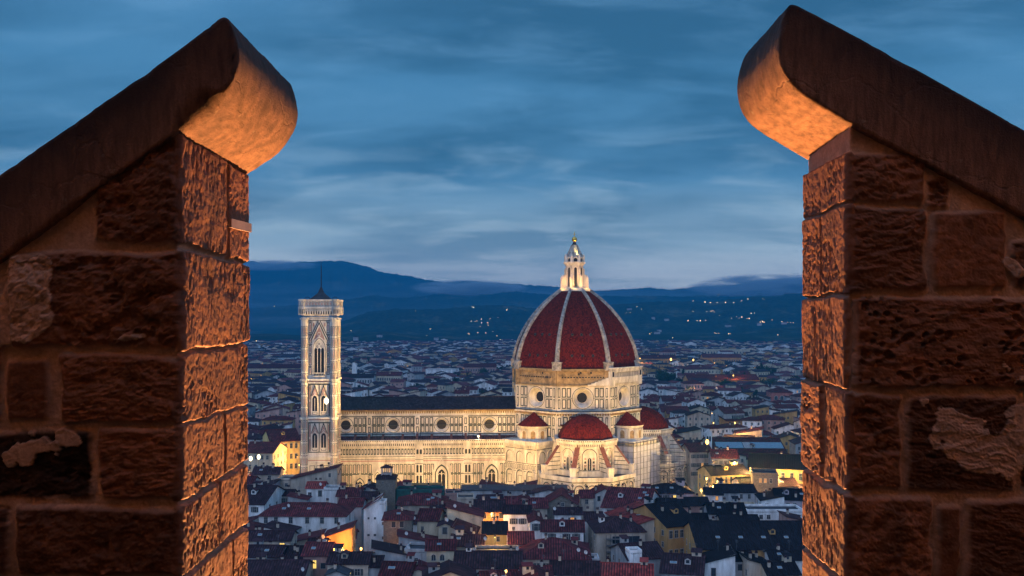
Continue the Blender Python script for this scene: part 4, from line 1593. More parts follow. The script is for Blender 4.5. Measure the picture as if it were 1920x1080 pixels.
# ------------------------------------------------------------------ bell tower
VCAMP = -31.0
UCAMP = u_of(601, VCAMP - 2)
bt = empty('bell_tower', (DX + UCAMP * CR - VCAMP * SR, DY + UCAMP * SR + VCAMP * CR, 0), ROT, 'tall square marble bell tower with tiers of windows and a thin mast', 'bell tower')
bt.scale = (0.9, 0.9, 1)
H = 6.7
shaft = MB()
shaft.box(-H, H, -H, H, 0, 80, 0)
zl4 = lambda y: CZ - (y - HZ) / F * 385
tiers = [(zl4(851), zl4(790)), (zl4(783), zl4(718)), (zl4(708), zl4(600))]
FACES = [((0, -H), (1, 0), (0, -1)), ((H, 0), (0, 1), (1, 0)), ((0, H), (-1, 0), (0, 1)), ((-H, 0), (0, -1), (-1, 0))]
for o_, u_, n_ in FACES:
    f = Face(shaft, o_, u_, n_)
    # plinth storeys
    for z0, z1 in ((2, 7.5), (8.5, 14), (15, 20.5)):
        f.panels(-4.6, 4.6, z0, z1, 3, .22, .7)
        f.quad(-4.6, 4.6, z0 - .5, z0 - .3, .06, 1)
    f.bar(-H, H, 21.2, 22.0, .5, 0)
    f.bar(-H, H, 23.4, 24.4, .7, 0)
    f.quad(-H, H, 22.3, 22.7, .06, 2)
    for k, (z0, z1) in enumerate(tiers[:2]):
        hh = z1 - z0
        f.frame(-4.85, 4.85, z0 + .4, z1 - .5, .36, .08, 1)
        f.quad(-.17, .17, z0 + .6, z1 - .7, .08, 1)
        for sg in (-1, 1):
            x = sg * 4.15
            f.frame(x - .42, x + .42, z0 + 1.0, z1 - 1.0, .2, .09, 1)
            f.quad(x - .2, x + .2, z0 + 1.5, z0 + hh * .45, .09, 2)
            f.quad(x - .2, x + .2, z0 + hh * .52, z1 - 1.5, .09, 2)
            # stepped gable over each window
            xc = sg * 1.95
            zg = z0 + hh * .62
            f.poly([(xc - 1.75, zg), (xc - 1.45, zg), (xc, zg + hh * .27), (xc + 1.45, zg), (xc + 1.75, zg), (xc, zg + hh * .34)], .22, 1)
            f.poly([(xc - 1.35, zg), (xc, zg + hh * .24), (xc + 1.35, zg)], .12, 2)
            f.ring(xc, zg + hh * .09, .25, .5, .14, .14, 0, 10)
            f.quad(xc - 1.1, xc + 1.1, z0 + 1.2, z0 + 2.2, .08, 1)
            f.quad(xc - .9, xc + .9, z0 + 1.4, z0 + 2.0, .10, 0)
        f.bar(-H, H, z1 - .2, z1 + .25, .45, 0)
        f.bar(-H, H, z1 + .9, z1 + 1.5, .75, 0)
        f.quad(-H, H, z1 + .35, z1 + .8, .06, 2)
        f.quad(-H, H, z1 - .45, z1 - .3, .06, 1)
    z0, z1 = tiers[2]
    hh = z1 - z0
    zr = [z0 + .8, z0 + hh * .20, z0 + hh * .40, z0 + hh * .58, z0 + hh * .76, z1 - .6]
    for sg in (-1, 1):
        for a_, b_ in zip(zr, zr[1:]):
            x = sg * 3.95
            f.frame(x - .66, x + .66, a_ + .3, b_ - .5, .26, .08, 1)
            f.quad(x - .25, x + .25, a_ + 1.0, b_ - 1.2, .09, 2)
            f.quad(min(sg * 2.9, sg * 4.8), max(sg * 2.9, sg * 4.8), b_ - .34, b_ - .02, .09, 1)
    # gable of black and white bands
    za = z0 + hh * .93
    zb = z0 + hh * .66
    for q, (wd, mi, ou) in enumerate(((0.0, 0, .40), (.55, 1, .28), (1.0, 0, .2), (1.4, 1, .12))):
        f.poly([(-3.1 - wd, zb), (-2.55 - wd, zb), (0, za - .8 + wd * 1.5), (2.55 + wd, zb), (3.1 + wd, zb), (0, za + wd * 1.7)], ou, mi)
    f.poly([(-2.5, zb), (0, za - 1.0), (2.5, zb)], .1, 2)
    f.ring(0, zb + 2.2, .55, .85, .14, .14, 0, 14)
    f.quad(-4.9, 4.9, z1 - .35, z1 - .1, .07, 1)
    for sg in (-1, 1):
        f.quad(sg * 2.5 - .35, sg * 2.5 + .35, z1 - 2.6, z1 - 1.2, .09, 2)
    f.bar(-H, H, z1, z1 + .6, .35, 0)
    f.bar(-H, H, z1 + .9, z1 + 1.3, .5, 0)
shaft.build('tower_shaft', CM, bt)
for o_, u_, n_ in FACES:
    for k, (z0, z1) in enumerate(tiers):
        hh = z1 - z0
        if k < 2:
            for sg in (-1, 1):
                m_ = MB()
                f = Face(m_, o_, u_, n_)
                xc = sg * 1.95
                zb, zs_ = z0 + hh * .18, z0 + hh * .52
                f.archring(xc, zb, zs_, 1.08, 1.4, .3, 0, True)
                f.arch(xc, zb, zs_, 1.1, .05, 3, True)
                f.bar(xc - .12, xc + .12, zb, zs_ + .5, .3, 0)
                f.bar(xc - 1.4, xc + 1.4, zb - .35, zb, .4, 0)
                m_.build('twin_window', CM, bt)
        else:
            m_ = MB()
            f = Face(m_, o_, u_, n_)
            zb, zs_ = z0 + hh * .085, z0 + hh * .50
            f.archring(0, zb, zs_, 2.25, 2.6, .5, 0, True)
            f.archring(0, zb, zs_, 2.6, 2.85, .1, 1, True)
            f.archring(0, zb, zs_, 2.85, 3.25, .35, 0, True)
            f.arch(0, zb, zs_, 2.28, .05, 0, True)
            for x in (-1.46, 0, 1.46):
                f.arch(x, zb, zs_ - .6, .64, .08, 3, True)
            for x in (-.73, .73):
                f.bar(x - .11, x + .11, zb, zs_ - .4, .35, 0)
            for x in (-.8, .8):
                f.ring(x, zs_ + .9, .28, .44, .12, .12, 3, 10)
            f.ring(0, zs_ + 1.9, .25, .42, .12, .12, 3, 10)
            f.bar(-2.6, 2.6, zb - 1.6, zb - 1.3, .4, 0)
            f.bar(-2.4, 2.4, zb - .3, zb, .45, 0)
            for i in range(7):
                x = -2.1 + .7 * i
                f.quad(x - .2, x + .2, zb - 1.2, zb - .4, .08, 1)
            m_.build('triple_window', CM, bt)
for sx in (-1, 1):
    for sy in (-1, 1):
        c = MB()
        q = octo(1.6, None, OFF, sx * (H - .2), sy * (H - .2))
        c.prism(q, 0, 80, 0)
        fs, hw = octo_faces(c, 1.6, sx * (H - .2), sy * (H - .2))
        for f in fs:
            z = 2
            while z < 77:
                f.frame(-.48, .48, z, z + 3.9, .17, .04, 1)
                f.quad(-.16, .16, z + .6, z + 3.3, .04, 2)
                z += 4.7
        for z in [23.6] + [tt_[1] + .9 for tt_ in tiers[:2]] + [80 - .9]:
            c.prism(octo(2.15, None, OFF, sx * (H - .2), sy * (H - .2)), z, z + .6, 0)
        c.build('corner_buttress', CM, bt)
top = MB()
H2 = H + 1.35
rings = [[(sx * h, sy * h, z) for sx, sy in ((-1, -1), (1, -1), (1, 1), (-1, 1))] for h, z in ((H + .9, 80.6), (H + 1.3, 83.4), (H + 1.7, 84.0))]
top.loft(rings, 0)
for o_, u_, n_ in FACES:
    f = Face(top, (o_[0] * (H + 1.0) / H, o_[1] * (H + 1.0) / H), u_, n_)
    f.corbels(-H - .9, H + .9, 81.0, 83.3, 1.05, .75)
    f.quad(-H - .9, H + .9, 81.2, 83.2, .16, 3)  # dark strip standing in for the shade under the gallery corbels
    f2 = Face(top, (o_[0] * (H + 1.7) / H, o_[1] * (H + 1.7) / H), u_, n_)
    f2.bar(-H - 1.7, H + 1.7, 83.5, 84.2, .15, 0, -.5)
    f2.bar(-H - 1.7, H + 1.7, 84.2, 86.6, 0, 0, -.3)
    f2.bar(-H - 1.8, H + 1.8, 86.6, 87.2, .2, 0, -.5)
    for i in range(13):
        x = -H - 1.2 + i * (2 * H + 2.4) / 12
        f2.frame(x - .45, x + .45, 84.5, 86.3, .12, .05, 1)
        f2.quad(x - .2, x + .2, 84.9, 85.9, .05, 2)
for sx in (-1, 1):
    for sy in (-1, 1):
        q_ = (sx * (H + .6), sy * (H + .6))
        top.prism(octo(1.75, None, OFF, *q_), 80.9, 87.3, 0)
        for f in octo_faces(top, 1.75, *q_)[0]:
            f.frame(-.5, .5, 84.5, 86.3, .14, .04, 1)
            f.quad(-.5, .5, 81.4, 83.2, .04, 3)  # same painted corbel shade on the corner faces
            f.bar(-.15, .15, 81.2, 83.4, .25, 0)
            f.bar(-.75, .75, 83.5, 84.1, .25, 0)
            f.bar(-.75, .75, 86.6, 87.2, .25, 0)
top.build('gallery', CM, bt)
sp_ = MB()
sp_.loft([[(sx * h, sy * h, z) for sx, sy in ((-1, -1), (1, -1), (1, 1), (-1, 1))] for h, z in ((5.7, 86.6), (3.4, 88.2), (1.3, 90.0), (.6, 91.6), (.4, 92.2))], 0)
sp_.build('pyramid_roof', M['lead'], bt)
ms = MB()
ms.tube((0, 0, 91.8), (0, 0, 101.2), .26, .16, 8)
ms.tube((0, 0, 101.2), (0, 0, 103.6), .07, .03, 6)
ms.build('mast', M['iron'], bt)
for sx in (-1, 1):
    c = MB()
    for i in range(8):
        a0_, a1_ = math.pi * i / 8, math.pi * (i + 1) / 8
        c.tube((sx * 6.2 + 1.2 * math.cos(a0_), 0, 87.2 + 1.1 * math.sin(a0_)), (sx * 6.2 + 1.2 * math.cos(a1_), 0, 87.2 + 1.1 * math.sin(a1_)), .12, n=5)
    c.build('roof_hoop', M['iron'], bt)

# ---- floodlights (the lamps that light the cathedral stand on the roofs opposite and in the street)
def loc_w(u, v, z):
    return (DX + u * CR - v * SR, DY + u * SR + v * CR, z)


WARM = (1.0, 0.55, 0.115)
FL = 0.285
for u in (-104, -90, -76, -62, -48, -34):
    lamp('street_floodlight', 'SPOT', loc_w(u, -34, 2.5), 15000 * FL, (1.0, 0.56, 0.11), 0.4, loc_w(u, -20, 16), 140, 0.7)
for u in (-22, -4, 14):
    lamp('street_floodlight', 'SPOT', loc_w(u, -70, 6), 24000 * FL, (1.0, 0.56, 0.11), 0.4, loc_w(u, -40, 20), 120, 0.7)
lamp('street_floodlight', 'SPOT', loc_w(UCAMP, -56, 4), 26000 * FL, (1.0, 0.56, 0.11), 0.4, loc_w(UCAMP, -38, 30), 120, 0.7)
for u in (-94, -73, -54, -37):
    lamp('nave_floodlight', 'SPOT', loc_w(u, -58, 21), 88000 * FL, WARM, 0.6, loc_w(u, -20, 18), 110, 0.8)
for u, v, z, e, tg in ((-6, -84, 22, 235000, (-2, -26, 53)), (32, -84, 22, 16000, (22, -26, 42)), (-40, -74, 22, 430000, (-14, -16, 54)), (40, -70, 12, 9000, (26, -30, 12)),
                       ):
    lamp('dome_floodlight', 'SPOT', loc_w(u, v, z), e * FL, WARM, 0.6, loc_w(*tg), 95, 0.8)
lamp('tower_floodlight', 'SPOT', loc_w(UCAMP + 6, -72, 20), 420000 * FL, WARM, 0.6, loc_w(UCAMP, -38, 36), 100, 0.8)
lamp('tower_floodlight', 'SPOT', loc_w(UCAMP + 34, -52, 22), 1500000 * FL, (1.0, 0.60, 0.20), 0.6, loc_w(UCAMP + 6, -34, 62), 60, 0.8)
lamp('lantern_floodlight', 'SPOT', loc_w(-1, -10.4, 91.6), 7500, (1.0, 0.51, 0.13), 0.2, loc_w(0, -3.5, 103), 110, 0.8)
lamp('lantern_floodlight', 'SPOT', loc_w(8.6, -6.6, 91.4), 5600, (1.0, 0.51, 0.13), 0.2, loc_w(2, -2, 103), 110, 0.8)
lamp('lantern_floodlight', 'SPOT', loc_w(-8.6, -6.6, 91.4), 5600, (1.0, 0.51, 0.13), 0.2, loc_w(-2, -2, 104), 110, 0.8)
lamp('ball_floodlight', 'SPOT', loc_w(1, -3.7, 107.4), 8000, (1.0, 0.7, 0.2), 0.1, loc_w(0, 0, 115), 50, 0.6)
# ------------------------------------------------------------------ hills, ground
def prof_fn(pts):
    xs, ys = [p[0] for p in pts], [p[1] for p in pts]
    return lambda px: np.interp(px, xs, ys)


R1 = prof_fn([(300, 500), (380, 492), (455, 488), (480, 491), (520, 497), (560, 492), (600, 490.5), (635, 489.5), (665, 495), (690, 499), (720, 512), (760, 518), (800, 526), (838, 531), (852, 528.5),
              (880, 528), (910, 530), (960, 533), (1000, 535), (1045, 538), (1120, 546), (1170, 543), (1215, 540), (1260, 544), (1290, 540), (1325, 537), (1350, 541), (1400, 532), (1450, 524), (1505, 530), (1600, 540)])
R15 = prof_fn([(300, 590), (455, 580), (560, 572), (640, 563), (700, 556), (760, 560), (820, 553), (880, 556), (960, 548), (1100, 556), (1200, 556), (1400, 556), (1600, 560)])
R2 = prof_fn([(300, 645), (560, 636), (600, 618), (640, 603), (690, 586), (740, 579), (800, 581), (850, 578), (880, 575), (920, 573), (960, 575), (1000, 580), (1060, 578), (1150, 571), (1200, 568), (1260, 565),
              (1330, 569), (1370, 563), (1400, 560), (1440, 557), (1480, 553), (1510, 549), (1600, 545)])
R3 = prof_fn([(300, 630), (455, 628), (520, 627), (600, 634), (660, 625), (720, 622), (780, 630), (900, 640), (1000, 640), (1150, 634), (1250, 626), (1350, 628), (1450, 618), (1600, 610)])
RIDGES = [(R1, 7600, 1050, 2500), (R15, 5600, 650, 1000), (R2, 4100, 700, 900), (R3, 3000, 420, 700)]


def terr(px, Yd):
    px, Yd = np.asarray(px, float), np.asarray(Yd, float)
    h = np.zeros(np.broadcast(px, Yd).shape)
    nz = fbm(px * 0.02 + 3, Yd * 0.0022, 5, 4)
    for k, (fn, Y0, wn, wf) in enumerate(RIDGES):
        zr = CZ - (fn(px + 14 * (nz - .5)) - HZ) / F * Y0
        d = (Yd - Y0)
        g_ = np.exp(-(d / np.where(d < 0, wn, wf)) ** 2)
        h = np.maximum(h, zr * g_ * (1 - 0.16 * (nz - .3) * (1 - g_)))
    X_ = (px - 960) / F * Yd
    h = h + sst(h, 4, 60) * (16 * (fbm(X_ / 160, Yd / 200, 9, 4) - .5) + 11 * (fbm(X_ / 26, Yd / 34, 21, 3) - .5) + Yd / 7600 * 15 * (vnoise(X_ / 17, Yd / 40, 33) - .5))
    return h


cols = np.concatenate([np.linspace(-600, 400, 60), np.arange(402, 1560, 1.6), np.linspace(1562, 2500, 60)])
rws = np.concatenate([np.geomspace(2350, 9800, 210), [11000, 13000]])
PXg, Yg = np.meshgrid(cols, rws, indexing='ij')
hz_ = terr(np.clip(PXg, 300, 1600), Yg)
hz_[:, 0] = -4
hz_[:, -1] = -4
pos = np.stack([(PXg - 960) / F * Yg, Yg, hz_], -1)


def hill_mat():
    m = bpy.data.materials.new('wooded_hills')
    m.use_nodes = True
    t = NT(m.node_tree)
    tc = t.n('ShaderNodeTexCoord')
    big = t.noise(tc.outputs['Object'], 0.006, 6, 0.6)
    tree = t.noise(tc.outputs['Object'], 0.06, 5, 0.7)
    c = t.ramp(big, [(0.35, (0.018, 0.030, 0.016)), (0.56, (0.030, 0.042, 0.022)), (0.66, (0.075, 0.080, 0.045))])
    c = t.mix(0.8, c, t.ramp(tree, [(0.35, 0.25), (0.65, 1.6)]), 'MULTIPLY')
    b = t.n('ShaderNodeBsdfPrincipled', i_Roughness=1.0)
    b.inputs['Specular IOR Level'].default_value = 0.0
    t.l(c, b.inputs['Base Color'])
    t.l(b.outputs[0], t.n('ShaderNodeOutputMaterial').inputs[0])
    return m


ho = grid_mesh('hills', pos, hill_mat())
ho['kind'] = 'structure'
gm = MB()
gm.face([(-9000, -1500, 0), (9000, -1500, 0), (9000, 14000, 0), (-9000, 14000, 0)])
go = gm.build('ground', M['asphalt'])
go['kind'] = 'structure'


def hill_hit(px, py):
    Ys = np.linspace(2400, 8200, 900)
    zr = CZ - (py - HZ) / F * Ys
    h = terr(np.full_like(Ys, px), Ys)
    k = np.argmax(h >= zr)
    if h[k] < zr[k]:
        k = int(np.argmin(np.abs(h - zr)))
    return (px - 960) / F * Ys[k], Ys[k], h[k]


# ------------------------------------------------------------------ house kit
def add_roof(mb, w_, d, ze, kind, rise, o=0.55, th=0.2):
    a, b = w_ / 2, d / 2
    A, B = a + o, b + o
    if kind == 'gx':
        zl_ = ze - o * rise / b
        L_ = math.hypot(B, rise + ze - zl_)
        for sg in (-1, 1):
            q = [(-A, sg * B, zl_), (A, sg * B, zl_), (A, 0, ze + rise), (-A, 0, ze + rise)]
            mb.slab(q, th, 0, [(0, 0), (2 * A, 0), (2 * A, L_), (0, L_)])
        mb.tube((-A, 0, ze + rise + .02), (A, 0, ze + rise + .02), .16, n=5)
    elif kind == 'gy':
        zl_ = ze - o * rise / a
        L_ = math.hypot(A, rise + ze - zl_)
        for sg in (-1, 1):
            q = [(sg * A, -B, zl_), (sg * A, B, zl_), (0, B, ze + rise), (0, -B, ze + rise)]
            mb.slab(q, th, 0, [(0, 0), (2 * B, 0), (2 * B, L_), (0, L_)])
        mb.tube((0, -B, ze + rise + .02), (0, B, ze + rise + .02), .16, n=5)
    elif kind == 'hip':
        m_ = min(a, b)
        zl_ = ze - o * rise / m_
        zt = ze + rise
        ra, rb_ = max(a - m_, 0.01), max(b - m_, 0.01)
        L_ = math.hypot(m_ + o, zt - zl_)
        c = [(-A, -B, zl_), (A, -B, zl_), (A, B, zl_), (-A, B, zl_)]
        if a >= b:
            r0, r1 = (-ra, 0, zt), (ra, 0, zt)
            F_ = [([c[0], c[1], r1, r0], [(0, 0), (2 * A, 0), (A + ra, L_), (A - ra, L_)]), ([c[2], c[3], r0, r1], [(0, 0), (2 * A, 0), (A + ra, L_), (A - ra, L_)]),
                  ([c[1], c[2], r1], [(0, 0), (2 * B, 0), (B, L_)]), ([c[3], c[0], r0], [(0, 0), (2 * B, 0), (B, L_)])]
        else:
            r0, r1 = (0, -rb_, zt), (0, rb_, zt)
            F_ = [([c[0], c[1], r0], [(0, 0), (2 * A, 0), (A, L_)]), ([c[2], c[3], r1], [(0, 0), (2 * A, 0), (A, L_)]),
                  ([c[1], c[2], r1, r0], [(0, 0), (2 * B, 0), (B + rb_, L_), (B - rb_, L_)]), ([c[3], c[0], r0, r1], [(0, 0), (2 * B, 0), (B + rb_, L_), (B - rb_, L_)])]
        for q, u in F_:
            mb.slab(q, th, 0, u)
        for e in c:
            rr = r0 if (a >= b and e[0] < 0) or (a < b and e[1] < 0) else r1
            mb.tube(e, rr, .14, n=4)
        mb.tube(r0, r1, .16, n=5)
    elif kind in ('shedf', 'shedl', 'shedr'):
        if kind == 'shedf':
            q = [(-A, -B, ze - o * rise / d), (A, -B, ze - o * rise / d), (A, B, ze + rise + o * rise / d), (-A, B, ze + rise + o * rise / d)]
            u = [(0, 0), (2 * A, 0), (2 * A, 2 * B), (0, 2 * B)]
        elif kind == 'shedr':                                # high on the left, falling to the right
            q = [(A, -B, ze - o * rise / w_), (A, B, ze - o * rise / w_), (-A, B, ze + rise), (-A, -B, ze + rise)]
            u = [(0, 0), (2 * B, 0), (2 * B, 2 * A), (0, 2 * A)]
        else:
            q = [(-A, B, ze - o * rise / w_), (-A, -B, ze - o * rise / w_), (A, -B, ze + rise), (A, B, ze + rise)]
            u = [(0, 0), (2 * B, 0), (2 * B, 2 * A), (0, 2 * A)]
        mb.slab(q, th, 0, u)
    else:                                                    # flat terrace with a parapet
        mb.box(-a, a, -b, b, ze - .3, ze - .15)


def add_walls(mb, w_, d, ze, kind, rise, z0=0.0):
    a, b = w_ / 2, d / 2
    t_ = 0.12
    pr = {'gx': lambda x, y: rise * (1 - abs(y) / b) - t_, 'gy': lambda x, y: rise * (1 - abs(x) / a) - t_, 'shedf': lambda x, y: rise * (y + b) / d - t_,
          'shedr': lambda x, y: rise * (a - x) / w_ - t_, 'shedl': lambda x, y: rise * (x + a) / w_ - t_}.get(kind, lambda x, y: -0.0)
    z = lambda x, y: ze + pr(x, y)
    for (x0, y0), (x1, y1) in (((-a, -b), (a, -b)), ((a, -b), (a, b)), ((a, b), (-a, b)), ((-a, b), (-a, -b))):
        q = [(x0, y0, z0), (x1, y1, z0), (x1, y1, z(x1, y1)), ((x0 + x1) / 2, (y0 + y1) / 2, z((x0 + x1) / 2, (y0 + y1) / 2)), (x0, y0, z(x0, y0))]
        mb.face(q)
    if kind == 'flat':
        for x0, x1, y0, y1 in ((-a, a, -b, -b + .25), (-a, a, b - .25, b), (-a, -a + .25, -b + .25, b - .25), (a - .25, a, -b + .25, b - .25)):
            mb.box(x0 - .03, x1 + .03, y0 - .03, y1 + .03, ze - .02, ze + .7)


def win_mesh(kind):
    b, p = MB(), MB()
    w_, h = 0.55, 0.85
    if kind == 'arch':
        f = Face(b, (0, 0), (1, 0), (0, -1))
        f.archring(0, -h, .25, w_, w_ + .16, .08, 0)
        f.bar(-w_ - .2, w_ + .2, -h - .14, -h, .14, 0)
        f.bar(-.04, .04, -h, h * .8, .07, 1)
        Face(p, (0, 0), (1, 0), (0, -1)).arch(0, -h, .25, w_, .03, 0)
    elif kind == 'loggia':
        f = Face(b, (0, 0), (1, 0), (0, -1))
        f.bar(-1.0, -.85, -h, h, .06, 0)
        f.bar(.85, 1.0, -h, h, .06, 0)
        f.bar(-1.0, 1.0, -h - .12, -h, .1, 0)
        Face(p, (0, 0), (1, 0), (0, -1)).quad(-.85, .85, -h, h, .03, 0)
    else:
        for x0, x1, z0, z1, o in ((-w_ - .13, -w_, -h, h, .07), (w_, w_ + .13, -h, h, .07), (-w_ - .17, w_ + .17, h, h + .15, .09), (-w_ - .2, w_ + .2, -h - .13, -h, .15)):
            b.box(x0, x1, -o, .05, z0, z1, 0)
        b.box(-.035, .035, -.06, -.03, -h, h, 1)
        b.box(-w_, w_, -.06, -.03, .15, .2, 1)
        if kind == 'shut':
            for x0, x1 in ((-w_ * 2 - .15, -w_ - .15), (w_ + .15, w_ * 2 + .15)):
                b.box(x0, x1, -.1, -.04, -h, h, 2)
        if kind == 'closed':
            b.box(-w_, w_, -.075, -.062, -h, h, 2)
        p.face([(-w_, -.025, -h), (w_, -.025, -h), (w_, -.025, h), (-w_, -.025, h)])
    fb = b.build('window', [M['trim'], M['trim'], M['shutter']])
    me = fb.data
    bpy.data.objects.remove(fb)
    panes = {}
    for k, mm in (('dark', M['glass']), ('lit', M['lit']), ('dim', M['litorange']), ('void', M['void'])):
        po = p.build('pane', mm)
        panes[k] = po.data
        bpy.data.objects.remove(po)
    return me, panes


WM = {k: win_mesh(k) for k in ('plain', 'shut', 'closed', 'arch', 'loggia')}


def window(parent, x, y, z, rz=0.0, kind='plain', pane='dark', sx=1.0, sz=1.0):
    me, panes = WM[kind]
    o = inst(me, 'window', parent, (x, y, z), rz, (sx, 1, sz))
    inst(panes[pane], 'pane', o, (0, 0, 0))
    return o


def chim_mesh():
    b = MB()
    b.box(-.35, .35, -.3, .3, 0, 1.5, 0)
    b.box(-.45, .45, -.4, .4, 1.5, 1.62, 1)
    b.box(-.3, -.1, -.25, .25, 1.62, 1.95, 1)
    b.box(.1, .3, -.25, .25, 1.62, 1.95, 1)
    b.box(-.42, .42, -.36, .36, 1.95, 2.05, 1)
    o = b.build('chimney', [M['beige'], M['tiledark']])
    me = o.data
    bpy.data.objects.remove(o)
    return me


def dish_mesh():
    b = MB()
    rings = []
    for i in range(6):
        r = .55 * i / 5 + .01
        rings.append([(r * math.cos(2 * math.pi * k / 14), -.25 - .18 * (i / 5) ** 2, .9 + r * math.sin(2 * math.pi * k / 14)) for k in range(14)])
    b.loft(rings, 0, False)
    b.tube((0, 0, 0), (0, -.2, .9), .05, n=5, mi=1)
    b.tube((0, -.3, .4), (0, -.85, .85), .03, n=4, mi=1)
    o = b.build('satellite_dish', [M['dish'], M['steel']])
    me = o.data
    bpy.data.objects.remove(o)
    return me


def aerial_mesh():
    b = MB()
    b.tube((0, 0, 0), (0, 0, 3.2), .035, n=4)
    for z, l_ in ((3.1, .55), (2.8, .7), (2.5, .45)):
        b.tube((-l_, 0, z), (l_, 0, z), .025, n=4)
    b.tube((0, -.6, 2.9), (0, .6, 2.9), .025, n=4)
    o = b.build('aerial', M['steel'])
    me = o.data
    bpy.data.objects.remove(o)
    return me


def skyl_mesh():
    b = MB()
    b.box(-.6, .6, -.5, .5, 0, .16, 1)
    b.face([(-.5, -.42, .17), (.5, -.42, .17), (.5, .42, .17), (-.5, .42, .17)], 0)
    o = b.build('skylight', [M['skyl'], M['trim']])
    me = o.data
    bpy.data.objects.remove(o)
    return me


CHIM, DISH, AERIAL, SKYL = chim_mesh(), dish_mesh(), aerial_mesh(), skyl_mesh()
FOOT = []                                                    # footprints already taken: (x, y, radius)


def roof_z(kind, w_, d, ze, rise, x, y):
    if kind == 'gx':
        return ze + rise * (1 - abs(y) / (d / 2))
    if kind == 'gy':
        return ze + rise * (1 - abs(x) / (w_ / 2))
    if kind == 'hip':
        m_ = min(w_, d) / 2
        return ze + rise * min(1, (w_ / 2 - abs(x)) / m_, (d / 2 - abs(y)) / m_)
    if kind == 'shedf':
        return ze + rise * (y + d / 2) / d
    if kind == 'shedr':
        return ze + rise * (w_ / 2 - x) / w_
    if kind == 'shedl':
        return ze + rise * (x + w_ / 2) / w_
    return ze - .15


